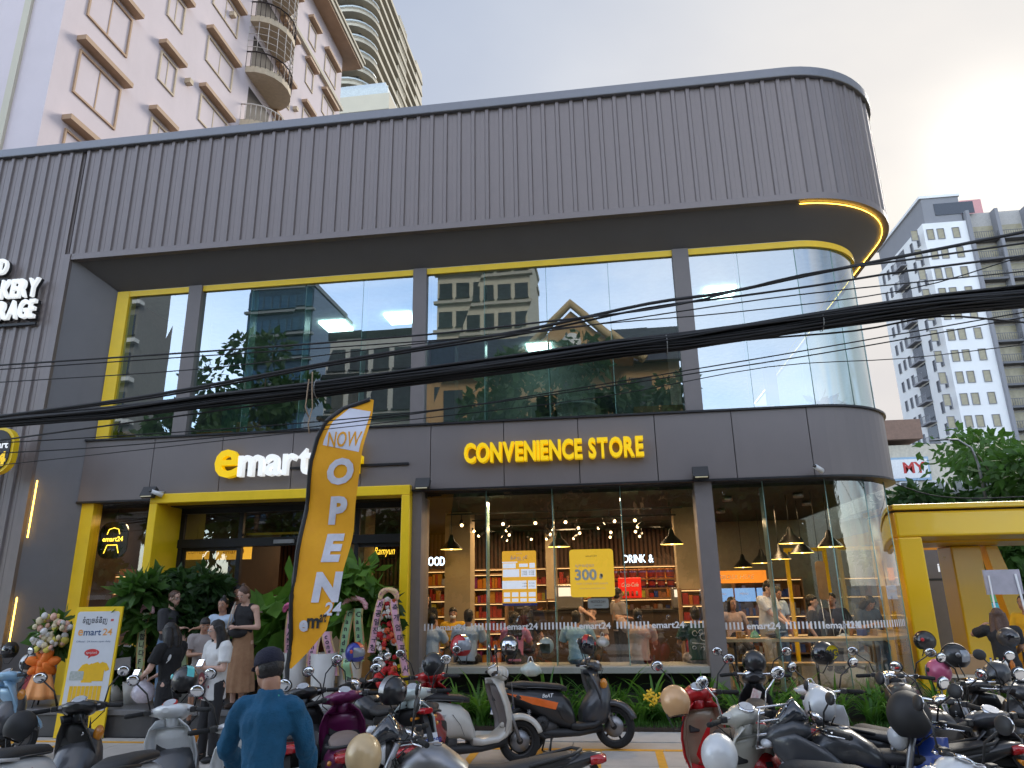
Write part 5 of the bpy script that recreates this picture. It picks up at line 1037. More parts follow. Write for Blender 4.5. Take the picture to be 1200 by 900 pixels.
def bars(t, T, hx, hz, half=.35, back=.08, chrome=False):
    MB(T).tube([(hx-back, -half, hz), (hx, -half*.5, hz+.01), (hx+.02, 0, hz), (hx, half*.5, hz+.01), (hx-back, half, hz)], .013, 8).build('handlebar', M['chrome' if chrome else 'steel'], t)
    for s in (-1, 1):
        MB(T).tube([(hx-back*.38, s*half*.66, hz+.006), (hx-back, s*half, hz), (hx-back*1.04, s*(half+.02), hz)], [.019, .02, .015], 10).build('grip', M['rubber'], t)
        MB(T).tube([(hx+.03, s*half*.55, hz+.0), (hx+.045-back*.4, s*half*.75, hz-.005), (hx+.03-back, s*half*1.0, hz-.01)], [.009, .007, .006], 6).build('brake_lever', M['chrome'], t)
        MB(T).obox((hx-back*.25, s*half*.57, hz+.01), (.05, .05, .045)).build('switch_box', M['black'], t, .008)
def plate(t, x, z, txt, tilt=.35):
    g = MB().obox((x, 0, z), (.006, .19, .125), rotm(0, tilt)).build('licence_plate', M['plate'], t)
    me = textmesh(txt, .05, 0, .02, M['blue_t'], 'CENTER'); o = put('plate_print', me, g, (x-.006, 0, z-.03), (0, 0, -pi/2))
def scooter(label, loc, hd, st=0., body='white', seat='seatm', inner='black', vint=False, mchrome=False, R=.25, txt='1FT-4821', rack=False, wb=1.2, frontp=None, deck=None, dial=None, slim=False):
    t = thing('scooter', label, 'scooter', (loc[0], loc[1], 0), hd, 'scooters and motorbikes parked in front of the shop')
    rx, fx, piv = -wb/2, wb/2+.02, .42; P = body if not isinstance(body, str) else M[body]; FP = frontp or P; IN = M[inner] if isinstance(inner, str) else inner
    wheelset(t, rx, R, tw=.055, nm='rear_wheel'); wheelset(t, fx, R, st, .045, nm='front_wheel', piv=piv)
    T = Matrix.Translation((piv, 0, 0)) @ Matrix.Rotation(st, 4, 'Z') @ Matrix.Translation((-piv, 0, 0))
    arc_shell(MB(T), fx, R, R+.035, .075, .3, 2.5).build('front_mudguard', FP, t)
    m = MB(T); [m.tube([(fx, s*.07, R), (fx-.1, s*.07, .55), (fx-.16, s*.05, .62)], .022, 8) for s in (-1, 1)]; m.build('fork', M['steel'], t)
    arc_shell(MB(), rx, R, R+.05, .07, .7, 3.2).build('rear_mudguard', M['black'], t)
    MB().add([(rx-R-.06, -.07, .42), (rx-R-.06, .07, .42), (rx-R-.16, .065, .2), (rx-R-.16, -.065, .2), (rx-R-.05, -.07, .42), (rx-R-.05, .07, .42), (rx-R-.15, .065, .2), (rx-R-.15, -.065, .2)], [(0, 1, 2, 3), (5, 4, 7, 6), (3, 2, 6, 7), (0, 3, 7, 4), (1, 5, 6, 2)]).build('mud_flap', M['black'], t)
    # tail body
    if vint: secs = [(-.92, .60, .05, .06), (-.86, .60, .13, .15), (-.7, .58, .19, .2), (-.5, .56, .22, .22), (-.3, .54, .21, .2), (-.14, .52, .16, .18), (-.04, .46, .12, .16), (.02, .36, .11, .1)]
    else: secs = [(-.98, .76, .03, .02), (-.9, .735, .11, .065), (-.72, .675, .16, .115), (-.5, .615, .185, .16), (-.3, .55, .19, .2), (-.12, .5, .165, .22), (-.0, .43, .14, .19), (.05, .34, .12, .1)]
    MB().sup(secs, 22).build('rear_body', P, t)
    if not vint:
        for s in (-1, 1): MB().add([(-.88, s*.125, .735), (-.5, s*.196, .665), (-.2, s*.187, .59), (-.24, s*.190, .51), (-.55, s*.192, .59)], [(0, 1, 2, 3, 4)]).build('side_panel', deck or M['black'], t)
    zs = .80
    MB().sup([(-.84, zs+.0, .05, .02), (-.8, zs+.015, .115, .045), (-.62, zs+.02, .135, .05), (-.45, zs+.005, .125, .045), (-.3, zs-.01, .12, .045), (-.12, zs-.035, .1, .045), (-.02, zs-.06, .05, .03)], 20).build('seat', M[seat] if isinstance(seat, str) else seat, t)
    MB().tube([(-.6, .15, zs-.02), (-.84, .14, zs+.02), (-.95, .07, zs+.03), (-.95, -.07, zs+.03), (-.84, -.14, zs+.02), (-.6, -.15, zs-.02)], .013, 8).build('grab_rail', M['chrome'] if vint else (P if slim else M['black']), t)
    # floorboard and leg shield
    MB().sup([(-.02, .30, .13, .05, 4), (.1, .29, .17, .045, 4), (.3, .30, .17, .04, 4), (.42, .36, .15, .06, 4), (.48, .44, .13, .06, 4)], 18).build('floorboard', M['black'] if not vint else P, t)
    MB().sup([(-.7, .28, .06, .04), (-.4, .24, .12, .07), (.1, .22, .13, .05), (.42, .26, .1, .06)], 12).build('under_body', M['black'], t)
    lv = [(.30, .46, .11), (.36, .52, .16), (.5, .53, .2), (.66, .49, .225 if not slim else .19), (.8, .44, .215 if not slim else .15), (.9, .41, .17 if not slim else .1), (.97, .38, .1)]
    ro, ri = [], []
    for z, xf, hw in lv:
        a = [(xf+.03-.16*(u*u), hw*u, z) for u in [i/7-1 for i in range(15)]]; b_ = [(xf-.015-.12*(u*u), hw*u*.93, z) for u in [1-i/7 for i in range(15)]]
        ro.append(a+b_)
    MB().loft(ro).build('leg_shield', FP, t)
    ri = [[(xf-.02-.12*(u*u), hw*u*.9, z) for u in [i/5-1 for i in range(11)]]+[(xf-.075-.05*(1-u*u), hw*u*.8, z) for u in [1-i/5 for i in range(11)]] for z, xf, hw in lv[1:-1]]
    MB().loft(ri).build('inner_panel', IN, t)
    MB().obox((.36, .08, .74), (.03, .1, .08), rotm(0, .15)).build('glovebox', M['black'], t, .012); MB().lathe([(.003, 0), (.02, 0), (.02, .012), (.003, .012)], 12, (.345, -.07, .8), rotm(0, -pi/2)).build('key_switch', M['chrome'], t)
    if not vint: MB().sup([(.16, .40, .08, .10), (.26, .46, .17, .17), (.38, .52, .205, .25), (.48, .56, .2, .27), (.56, .58, .13, .23), (.6, .58, .05, .14)], 22).build('front_fairing', dgy if 'dgy' in globals() else FP, t)
    m = MB(); m.add([(.565, 0, .92), (.575, -.04, .6), (.575, .04, .6)], [(0, 1, 2)]); m.build('front_trim', M['chrome'] if vint else M['black'], t)
    if not vint:
        for s in (-1, 1): MB().ell((.46, s*.15, .78), (.05, .035, .07), 12, rotm(0, .2, s*.5)).build('indicator', mat('amber_lens', (.7, .25, .02), .15, coat=.8), t)
    # headset
    hx, hz = .36, 1.02
    if vint: MB(T).sup([(hx-.10, hz+.02, .02, .02), (hx-.07, hz+.02, .09, .05), (hx, hz, .12, .085), (hx+.08, hz-.01, .1, .09), (hx+.13, hz-.015, .07, .07)], 22).build('headset', FP, t)
    else: MB(T).sup([(hx-.12, hz+.03, .03, .02), (hx-.08, hz+.02, .13, .05), (hx, hz, .15, .07), (hx+.08, hz-.02, .12, .07), (hx+.14, hz-.04, .06, .045)], 22).build('headset', FP, t)
    MB(T).tube([(hx+.02, -.21, hz+.0), (hx+.03, -.1, hz), (hx+.03, .1, hz), (hx+.02, .21, hz+.0)], [.026, .055, .055, .026], 12).build('headset_wing', FP, t)
    MB(T).tube([(hx+.01, 0, hz-.02), (hx+.06, 0, .8)], [.07, .06], 12).build('steering_neck', FP, t)
    MB(T).ell((hx+(.125 if vint else .10), 0, hz-.012), (.035, .068, .062), 18).build('headlight', M['clear'], t)
    g = MB(T).lathe([(.003, 0), (.06, 0), (.066, .012), (.058, .02), (.003, .02)], 22, (hx-.045, 0, hz+.062 if not vint else hz+.068), rotm(0, -.45)).build('speedometer', dial or M['chrome'], t); MB(T).lathe([(.003, 0), (.052, 0)], 20, (hx-.054, 0, hz+.083 if not vint else hz+.089), rotm(0, -.45)).build('dial_face', mat('dial_pale', (.5, .52, .55), .2, coat=1), g)
    bars(t, T, hx-.01, hz, .36, .07, mchrome); mirrors(t, T, hx, hz+.03, chrome=mchrome)
    m = MB(T); [m.tube([(hx+.02, s*.2, hz), (hx+.13, s*.17, hz-.06), (hx+.1, s*.07, hz-.16)], .005, 5) for s in (-1, 1)]; m.build('brake_hose', M['black'], t)
    m = MB(); [m.tube([(-.78, s*.118, zs-.005), (-.45, s*.13, zs-.02), (-.12, s*.105, zs-.055)], .004, 4) for s in (-1, 1)]; m.build('seat_piping', M['steel'], t)
    m = MB(); [m.tube([(-.3, s*(.21 if vint else .186), .62), (-.2, s*(.2 if vint else .18), .5), (-.14, s*.16, .38)], .003, 4) for s in (-1, 1)]; m.build('panel_gap', M['black'], t)
    # engine, exhaust, lights
    m = MB(); m.sup([(-.78, .27, .03, .05), (-.7, .27, .045, .08), (-.5, .29, .05, .09), (-.3, .27, .045, .08), (-.2, .27, .02, .04)], 14); m.v = [(x, y+.13, z) for x, y, z in m.v]; m.build('drive_cover', M['engine'], t)
    MB().tube([(-.22, -.02, .3), (-.4, -.05, .33), (-.5, -.07, .3)], [.08, .1, .07], 12).build('engine', M['engine'], t)
    m = MB(); m.lathe([(.02, 0), (.085, 0), (.09, .03), (.06, .05), (.02, .05)], 18, (-.42, -.12, .36), rotm(pi/2)); [m.tube([(-.42, -.172, .36), (-.42+.07*cos(a), -.168, .36+.07*sin(a))], .005, 4) for a in [i*.785 for i in range(8)]]; m.build('fan_cover', M['black'], t)
    MB().tube([(-.25, -.08, .2), (-.4, -.14, .2), (-.48, -.17, .26), (-.55, -.185, .3), (-.86, -.195, .38), (-.9, -.196, .39)], [.018, .02, .03, .058, .06, .03], 14).build('exhaust', M['black'] if not vint else M['steel'], t); MB().tube([(-.62, -.245, .335), (-.78, -.25, .375)], [.016, .016], 8, ry=1.6).build('heat_shield', M['steel'], t)
    for s in (-1, 1): m = MB(); m.tube([(rx-.02, s*.1, R+.05), (rx+.06, s*.11, .62)], .014, 6); [m.lathe([(.03, -.006), (.034, 0), (.03, .006)], 10, (rx-.01+.012*i*.6, s*.102, R+.1+i*.026)) for i in range(9)]; m.build('shock_absorber', M['red'] if (s > 0 and not vint) else M['steel'], t)
    x0 = secs[0][0]; z0 = secs[0][1]; MB().sup([(x0-.035, z0-.01, .05, .02, 3), (x0-.01, z0-.01, .085 if not vint else .06, .035, 3), (x0+.07, z0-.005, .1 if not vint else .09, .045, 3)], 16).build('tail_light', M['redlens'], t)
    for s in (-1, 1): MB().ell((x0+.05, s*.13, z0-.04), (.025, .02, .02), 10).build('rear_indicator', mat('amber_lens', (1,)*3), t)
    plate(t, x0-.03, .55, txt); MB().obox((x0+.01, 0, .6), (.05, .05, .2), rotm(0, .3)).build('plate_bracket', M['black'], t)
    MB().tube([(-.2, .1, .2), (-.24, .17, .02), (-.25, .19, .008)], .012, 6).build('side_stand', M['steel'], t)
    m = MB(); m.tube([(-.3, -.12, .18), (-.34, -.16, .02), (-.34, .16, .02), (-.3, .12, .18)], .012, 6); m.build('centre_stand', M['black'], t)
    t.rotation_euler.x = -.05-.05*((len(B)*37) % 10)/10 if 'B' in globals() else 0
    if rack:
        m = MB(); z = zs+.03
        for y in (-.12, .12): m.tube([(-.85, y, z), (-1.0, y, z), (-1.12, y, z+.24), (-1.12, y*.9, z+.3)], .009, 6)
        for dz in (0, .1, .2, .3): m.tube([(-1.0-.12*dz/.24 if dz < .25 else -1.12, -.13, z+dz), (-1.0-.12*dz/.24 if dz < .25 else -1.12, .13, z+dz)], .009, 6)
        m.build('chrome_rack', M['chrome'], t)
    return t
def moto(label, loc, hd, st=0., tank='black', R=.29, sport=False, naked=False, seat='seatm', tail=None, txt='1HR-2075', accent=None, under=False, windscreen=False):
    t = thing('motorbike', label, 'motorbike', (loc[0], loc[1], 0), hd, 'scooters and motorbikes parked in front of the shop')
    rx, fx, piv = -.64, .66, .42; P = M[tank] if isinstance(tank, str) else tank; TL = tail or P; AC = accent or P
    T = Matrix.Translation((piv, 0, 0)) @ Matrix.Rotation(st, 4, 'Z') @ Matrix.Translation((-piv, 0, 0))
    wheelset(t, rx, R, tw=.062 if not under else .04, nm='rear_wheel'); wheelset(t, fx, R, st, .05 if not under else .038, nm='front_wheel', piv=piv)
    arc_shell(MB(T), fx, R, R+.03, .07, .5, 2.6).build('front_mudguard', AC, t); arc_shell(MB(), rx, R, R+.06, .075, .9, 2.9).build('rear_mudguard', M['black'], t)
    m = MB(T); [m.tube([(fx, s*.085, R), (fx-.18, s*.085, .85), (fx-.24, s*.085, 1.0)], [.028, .024, .022], 10) for s in (-1, 1)]; m.build('fork', M['steel'], t)
    if under:
        MB().sup([(-.9, .72, .04, .03), (-.8, .72, .11, .06), (-.5, .64, .14, .1), (-.25, .56, .12, .12), (0, .46, .08, .1), (.25, .52, .07, .1), (.42, .66, .07, .12)], 18).build('body_cover', TL, t)
        lv = [(.34, .40, .08), (.5, .47, .19), (.66, .46, .21), (.82, .41, .17), (.94, .36, .09)]
        MB().loft([[(xf+.02-.2*u*u, hw*u, z) for u in [i/7-1 for i in range(15)]]+[(xf-.02-.16*u*u, hw*u*.92, z) for u in [1-i/7 for i in range(15)]] for z, xf, hw in lv]).build('leg_shield', P, t)
        MB(T).sup([(.25, 1.0, .05, .03), (.3, 1.0, .13, .055), (.38, .98, .13, .07), (.47, .95, .07, .05)], 18).build('headset', P, t)
    else:
        MB().sup([(-.12, .74, .07, .05), (-.05, .78, .13, .09), (.1, .84, .165, .13), (.25, .84, .16, .14), (.38, .8, .1, .1), (.43, .78, .05, .05)], 22).build('fuel_tank', P, t); MB().lathe([(.003, 0), (.035, 0), (.035, .012), (.003, .012)], 14, (.14, 0, .968)).build('fuel_cap', M['steel'], t)
        MB().sup([(-1.0, .90, .02, .015), (-.92, .88, .07, .04), (-.72, .82, .1, .07), (-.45, .74, .12, .09), (-.2, .7, .1, .09)], 18).build('tail_fairing', TL, t)
        m = MB(); [m.tube([(.4, s*.05, .9), (.1, s*.13, .62), (-.2, s*.13, .5), (-.64, s*.1, R)], .024, 8) for s in (-1, 1)]; m.build('frame', M['black'], t)
        m = MB(); m.tube([(.05, 0, .32), (-.2, 0, .36)], [.14, .16], 14); [m.obox((.17-.0*i, 0, .42+i*.035), (.2, .2, .014)) for i in range(6)]; m.build('engine', M['engine'], t)
    if sport:
        for s in (-1, 1):
            MB().sup([(.66, .86, .02, .05, 2.2, s*.1), (.5, .8, .035, .15, 2.2, s*.14), (.3, .66, .04, .2, 2.4, s*.17), (.1, .52, .035, .17, 2.4, s*.17), (-.1, .42, .02, .08, 2.2, s*.15)], 18).build('side_fairing', AC, t)
        MB(T if naked else None).sup([(.38, .95, .13, .06), (.5, .96, .15, .09), (.64, .92, .12, .08), (.76, .86, .04, .03)], 18).build('nose_fairing', P, t)
    if windscreen or sport: MB().sup([(.40, 1.05, .10, .03), (.48, 1.08, .12, .10, 2), (.56, 1.03, .11, .08, 2), (.66, .96, .05, .03, 2)], 16).build('windscreen', mat('smoke_screen', (.03, .035, .045), .05, 0, .05, coat=1), t)
    MB(T).ell((.50 if not sport else .70, 0, .93 if not sport else .86), (.06, .085, .085) if not sport else (.05, .09, .04), 18).build('headlight', M['clear'], t)
    if not sport and not under: MB(T).lathe([(.003, -.06), (.07, -.05), (.09, .0), (.003, 0)], 18, (.5, 0, .93), rotm(0, pi/2)).build('headlight_bowl', M['black'], t)
    MB().sup([(-.82, .86 if not under else .78, .05, .02), (-.76, .875 if not under else .8, .1, .04), (-.5, .83 if not under else .8, .12, .045), (-.3, .79, .13, .05), (-.1, .79, .1, .05), (.0, .8 if not under else .74, .05, .03)], 18).build('seat', M[seat] if isinstance(seat, str) else seat, t)
    g = MB(T).lathe([(.003, 0), (.05, 0), (.055, .02), (.003, .03)], 18, (.33, .05, 1.04), rotm(0, -.5)).build('speedometer', M['chrome'], t); MB(T).lathe([(.003, 0), (.045, 0), (.05, .02), (.003, .03)], 18, (.33, -.06, 1.035), rotm(0, -.5)).build('rev_counter', M['black'], t)
    bars(t, T, .3, 1.03 if not sport else .96, .36 if not sport else .33, .08 if not sport else .12, True); mirrors(t, T, .32, 1.06 if not sport else 1.0, up=.2, out=.36, rnd_=not sport)
    m = MB(T); [m.tube([(.34, s*.2, 1.0), (.45, s*.12, .9), (.38, s*.05, .7)], .005, 5) for s in (-1, 1)]; m.tube([(.3, .1, 1.02), (.46, .02, 1.0), (.42, .04, .8)], .005, 5); m.build('brake_hose', M['black'], t)
    MB().tube([(.2, -.1, .35), (.22, -.12, .2), (0, -.14, .17), (-.35, -.15, .26), (-.42, -.16, .3), (-.85, -.2, .42 if not under else .34), (-.88, -.2, .43 if not under else .35)], [.02, .022, .022, .025, .05, .055, .03], 12).build('exhaust', M['steel'], t)
    x0 = -1.0 if not under else -.9; z0 = .89 if not under else .72
    MB().sup([(x0-.03, z0-.015, .05, .02, 3), (x0+.0, z0-.015, .075, .03, 3), (x0+.08, z0-.02, .085, .035, 3)], 14).build('tail_light', M['redlens'], t)
    MB().obox((x0+.0, 0, z0-.17), (.05, .06, .26), rotm(0, .5)).build('plate_bracket', M['black'], t); plate(t, x0-.06, z0-.27, txt)
    for s in (-1, 1): MB().tube([(x0+.06, s*.05, z0-.08), (x0+.05, s*.15, z0-.08)], [.01, .018], 6).build('rear_indicator', mat('amber_lens', (1,)*3), t)
    MB().tube([(-.5, .12, z0-.04), (-.8, .11, z0+.03), (-.86, 0, z0+.04), (-.8, -.11, z0+.03), (-.5, -.12, z0-.04)], .012, 6).build('grab_rail', M['black'], t)
    m = MB(); [m.tube([(-.6, s*.11, R), (-.4, s*.12, .66)], [.022, .02], 8) for s in (-1, 1)]; m.build('shock_absorber', M['steel'], t)
    MB().tube([(-.05, .12, .25), (-.1, .22, .01)], .012, 6).build('side_stand', M['steel'], t); m = MB(); [m.tube([(-.18, s*.1, .3), (-.18, s*.24, .3)], .014, 6) for s in (-1, 1)]; m.build('footrest', M['rubber'], t)
    return t
def hb(px, py, hd, z=1.03, off=.35):
    "root of a bike whose handlebar centre is seen at a photo pixel"
    q = at(px, py, Z=z); return (q.x-off*cos(hd), q.y-off*sin(hd))
def helmet(label, px, py, Z=None, yaw=0., shell=None, full=True, visor='dark', tilt=(0, 0), Y=None, trim=None, r=.128, loc=None):
    q = at(px, py, Z=Z) if Z is not None else (at(px, py, Y=Y) if Y else loc)
    t = thing('helmet', label, 'helmet', q, 0, 'helmets hung on the motorbikes'); t.rotation_euler = (tilt[0], tilt[1], yaw); sm_ = shell or M['blackg']
    # x forward; shell is an egg with the face opening left out
    n, m_ = 28, 16; vs = []; fs = []; keep = lambda a, b: not (abs(a) < (1.05 if full else 1.25) and (-.38 if full else -1.2) < b < (.5 if full else .35))
    for rr in (1., .93):
        for i in range(m_+1):
            b_ = -.95+(pi/2+.95)*i/m_
            for j in range(n): a = -pi+2*pi*j/n; k = r*rr; ch = 1.16 if full and abs(a) < 1.2 and b_ < -.3 else 1.08; vs.append((k*ch*cos(a)*cos(b_), k*.92*sin(a)*cos(b_), k*1.05*sin(b_)))
    for s_ in (0, 1):
        for i in range(m_):
            for j in range(n):
                a = -pi+2*pi*(j+.5)/n; b_ = -.95+(pi/2+.95)*(i+.5)/m_
                if keep(a, b_): o = s_*(m_+1)*n; f = (o+i*n+j, o+i*n+(j+1) % n, o+(i+1)*n+(j+1) % n, o+(i+1)*n+j); fs.append(f if not s_ else f[::-1])
    MB().add(vs, fs, True).build('shell', sm_, t)
    MB().lathe([(r*.55, -.81*r*1.05), (r*.62, -.8*r*1.05), (r*.66, -.72*r*1.05), (r*.6, -.7*r*1.05)], 24, R=Matrix.Diagonal((1.08, .92, 1))).build('neck_roll', M['black'], t)
    MB().ell((0, 0, .0), (r*.9, r*.78, r*.85), 16).build('lining', mat('lining', (.03, .028, .028), .9), t) if full else None
    if visor:
        vm = {'dark': mat('visor_dark', (.012, .012, .016), .06, 0, 0, coat=1), 'mirror': mat('visor_mirror', (.6, .63, .66), .06, 1, .05), 'clear': mat('visor_clear', (.25, .27, .3), .05, 0, 0, coat=1)}[visor]
        vs = []; nn, mm = 14, 7
        for i in range(mm+1):
            b_ = -.38+.92*i/mm
            for j in range(nn+1): a = -1.12+2.24*j/nn; k = r*1.025; vs.append((k*1.1*cos(a)*cos(b_), k*.94*sin(a)*cos(b_), k*1.05*sin(b_)))
        MB().add(vs, [(i*(nn+1)+j, i*(nn+1)+j+1, (i+1)*(nn+1)+j+1, (i+1)*(nn+1)+j) for i in range(mm) for j in range(nn)], True).build('visor', vm, t)
        for s in (-1, 1): MB().ell((r*.25, s*r*.9, r*.18), (.026, .01, .026), 10).build('visor_hinge', trim or M['black'], t)
    if trim:
        vs = []; nn = 24
        for j in range(nn+1):
            b_ = .3+(pi-.3)*j/nn-.0; 
            for a in (-.035, .035): vs.append((r*1.09*cos(b_), a, r*1.06*sin(b_)))
        MB().add(vs, [(2*j, 2*j+1, 2*j+3, 2*j+2) for j in range(nn)], True).build('stripe', trim, t)
    if not full: MB().add([(r*.9, -.07, r*.42), (r*1.1, -.05, r*.40), (r*1.45, -.045, r*.28), (r*1.45, .045, r*.28), (r*1.1, .05, r*.40), (r*.9, .07, r*.42)], [(0, 1, 2, 3, 4, 5)]).build('peak', sm_, t)
    m = MB(); m.tube([(.02, r*.75, -.08), (.06, .03, -.2), (.06, -.03, -.2), (.02, -r*.75, -.08)], .006, 5); m.build('chin_strap', M['black'], t); return t
D = radians
wp = paint('white', (.66, .68, .69)); mint = paint('mint', (.58, .66, .64)); bk = paint('black', (.022, .022, .024)); rd = paint('red', (.45, .008, .012)); pu = paint('purple', (.16, .015, .09)); gy = paint('stone', (.52, .52, .47)); cr = paint('cream', (.62, .6, .54)); dgy = paint('graphite', (.05, .053, .06)); lb2 = paint('pale_blue', (.3, .5, .68)); bl = paint('blue', (.02, .06, .3)); orp = mat('orange_graphic', (.85, .16, .02), .35); brn = mat('brown_vinyl', (.2, .15, .13), .55); beige = paint('beige', (.32, .24, .17)); ye = paint('yellow', (.75, .42, .01))
B = []
B.append(scooter('black red and white scooter at the lower left corner', hb(98, 828, D(96)), D(96), .25, wp, frontp=bk, inner='black', deck=rd, slim=True, txt='1AC-7732'))
B.append(scooter('pale blue and white scooter with a pink jacket at the left edge', hb(14, 792, D(70)), D(70), .2, wp, frontp=lb2, inner=lb2, txt='1BD-2210'))
B.append(scooter('white scooter with a red dial ring and red seat rail near the girl', hb(212, 832, D(101)), D(101), -.1, wp, inner=wp, dial=rd, txt='1CE-9043', slim=False))
B.append(scooter('white scooter held by the man in the blue jacket', hb(291, 852, D(92)), D(92), .0, wp, vint=True, inner=wp, txt='1DF-3391'))
B.append(scooter('dark scooter with a red tail lamp behind the man in the blue jacket', (at(357, 876, Z=.75).x-.35, at(357, 876, Z=.75).y+.85), D(108), .1, bk, txt='1DG-6005'))
B.append(scooter('purple scooter with a brown seat and a cup in its rear basket', hb(410, 816, D(112)), D(112), .3, pu, seat=brn, inner=pu, txt='1EH-1187'))
B.append(scooter('cream white rounded scooter parked sideways by the glass', hb(583, 786, D(33), 1.05), D(33), -.3, cr, frontp=cr, inner='grey', vint=True, txt='1GJ-7420'))
q = at(622, 884, Z=0); B.append(scooter('black scooter with orange graphics parked sideways on the bay line', (-.62, 9.98), D(24), -.65, bk, frontp=dgy, deck=orp, inner=dgy, R=.265, txt='1HK-5518'))
B.append(scooter('mint white scooter with a short black seat beside the purple one', hb(492, 812, D(103)), D(103), .15, mint, inner='black', txt='1JL-2264'))
B.append(scooter('red and black scooter partly hidden behind the mint scooter', hb(512, 792, D(100)), D(100), -.2, rd, inner='black', txt='1KM-9080'))
B.append(moto('silver and black motorbike with a small windscreen in the foreground', hb(478, 862, D(186)), D(186), .15, M['steel'], tail=bk, windscreen=True, txt='1LN-4471'))
B.append(moto('black naked motorbike behind the purple scooter', hb(418, 800, D(140)), D(140), .2, bk, naked=True, txt='1LP-1290'))
B.append(scooter('red scooter with a beige leg shield, chrome rack and draped red cloth', hb(826, 812, D(106)), D(106), -.1, rd, frontp=rd, inner=beige, vint=True, rack=True, txt='1MQ-8836'))
B.append(scooter('stone grey classic scooter with chrome mirrors in the foreground', hb(880, 838, D(118)), D(118), -.05, gy, inner=gy, vint=True, mchrome=True, txt='1NR-6127'))
B.append(moto('black step-through motorbike with a pink tag under the grey column', hb(882, 790, D(80)), D(80), .1, bk, under=True, txt='1PS-3052'))
B.append(moto('glossy black sport bike with its tail pointing right', hb(952, 842, D(172)), D(172), .1, dgy, sport=True, tail=bk, txt='1QT-7719'))
B.append(moto('white bike with a red lamp behind the white helmet', hb(962, 812, D(115)), D(115), .1, wp, under=True, tail=wp, txt='1RV-2048'))
B.append(moto('black and yellow bike with a white plate facing the rounded corner', hb(1108, 822, D(22)), D(22), .2, bk, naked=True, accent=ye, txt='1ZW-4320'))
B.append(moto('black and yellow motorbike with round mirrors behind it', hb(1050, 792, D(82)), D(82), -.2, bk, naked=True, accent=ye, txt='1SW-5561'))
B.append(moto('blue and white step-through bike with a long black seat', hb(1072, 846, D(187)), D(187), .2, bl, under=True, tail=wp, txt='1TX-8190'))
B.append(moto('large black step-through bike with oval mirrors at the right', hb(1142, 800, D(97)), D(97), .15, bk, under=True, txt='1UY-6643'))
B.append(scooter('black and red scooter facing the camera at the right edge', hb(1190, 808, D(262), off=.38), D(262), .2, bk, deck=rd, txt='1VZ-0927'))
B.append(moto('white and blue bike in the lower right corner with its seat cut off', hb(1120, 893, D(184)), D(184), .1, wp, under=True, seat='seatm', tail=wp, accent=bl, txt='1WA-3308'))
B.append(scooter('grey scooter between the right edge bikes', hb(1165, 842, D(100)), D(100), .2, dgy, txt='1XB-7712'))
# graphics and things on the bikes
put('side_print', textmesh('Scoopy', .04, 0, .01, M['steel']), B[6], (-.55, -.222, .60), (0, 0, 0))
for i_, (k_, tx_) in enumerate(((7, 'BeAT'), (2, 'fi'), (9, 'Click'), (19, '125i'), (15, 'R15'), (22, 'Dream'), (10, 'CB'), (17, 'MT'))): put('side_print', textmesh(tx_, .045, 0, .02, [M['white'], rd, M['steel']][i_ % 3], shear=.25), B[k_], (-.42, -.2 if k_ in (7, 2, 9) else -.125, .66), (0, 0, 0))
t = B[0]; me = textmesh('Sport', .05, 0, .02, rd, shear=.3); put('side_print', me, t, (-.62, -.18, .64), (0, -.1, 0))
helmet('matt black open helmet hanging on the lower left scooter', 24, 852, Z=.92, yaw=1.6, shell=mat('matt_black', (.02, .02, .021), .6), full=False, visor=None, tilt=(.2, .5))
helmet('matt black full-face helmet above the white one at the left edge', 12, 762, Y=11.0, yaw=-1.2, shell=mat('matt_black', (1,)*3))
helmet('white full-face helmet with a dark visor at the left edge', 33, 777, Y=10.8, yaw=-.6, shell=wp, visor='dark', tilt=(0, .4))
helmet('black helmet with teal and white panels on the white scooter', 216, 797, Z=1.2, yaw=2.5, shell=bk, visor='dark', trim=mat('teal_trim', (.1, .55, .55), .3, coat=.5), tilt=(.25, .3))
helmet('blue and orange helmet with a clear visor by the wreath', 416, 765, Z=1.22, yaw=-.35, shell=paint('royal', (.03, .05, .38)), visor='clear', trim=mat('coral_trim', (.7, .12, .06), .3))
helmet('glossy black round helmet on the mint scooter', 460, 810, Z=1.12, yaw=1.0, shell=bk, visor='dark', trim=M['steel'])
helmet('beige half helmet at the bottom edge on the purple scooter', 426, 886, Z=.98, yaw=2, shell=paint('helmet_beige', (.62, .45, .24)), full=False, visor=None)
helmet('black helmet with a big smoked visor left of the red helmet', 508, 779, Z=1.2, yaw=2.7, shell=bk, visor='clear', tilt=(0, .2))
helmet('shiny red helmet on the scooter by the window', 540, 757, Y=9.0, yaw=-.6, shell=rd, visor='clear', trim=M['chrome'])
helmet('black helmet with a mirrored visor in front of the pink shirt', 597, 757, Y=9.8, yaw=-1.6, shell=bk, visor='mirror')
helmet('grey green open helmet beside the plastic bag', 640, 757, Y=12.0, yaw=-2.2, shell=paint('sage', (.25, .29, .25)), full=False, visor=None)
helmet('black helmet with a red strap on the orange scooter', 689, 756, Y=10.05, yaw=-1.9, shell=bk, trim=rd)
helmet('tan open helmet in front of the red scooter', 791, 823, Z=1.08, yaw=2.1, shell=paint('tan', (.62, .36, .17)), full=False, visor=None, tilt=(0, .3))
helmet('white round helmet behind the chrome rack', 843, 885, Z=.92, yaw=1.2, shell=wp, full=False, visor=None)
helmet('black helmet on the step-through bike under the grey column', 884, 776, Z=1.15, yaw=2.4, shell=bk)
helmet('white helmet with small black print in the middle of the right row', 961, 826, Z=1.08, yaw=1.2, shell=wp, full=False, visor=None)
t = helmet('black helmet with a yellow disc reading 4G', 965, 766, Z=1.25, yaw=-2.75, shell=bk, visor='dark'); 
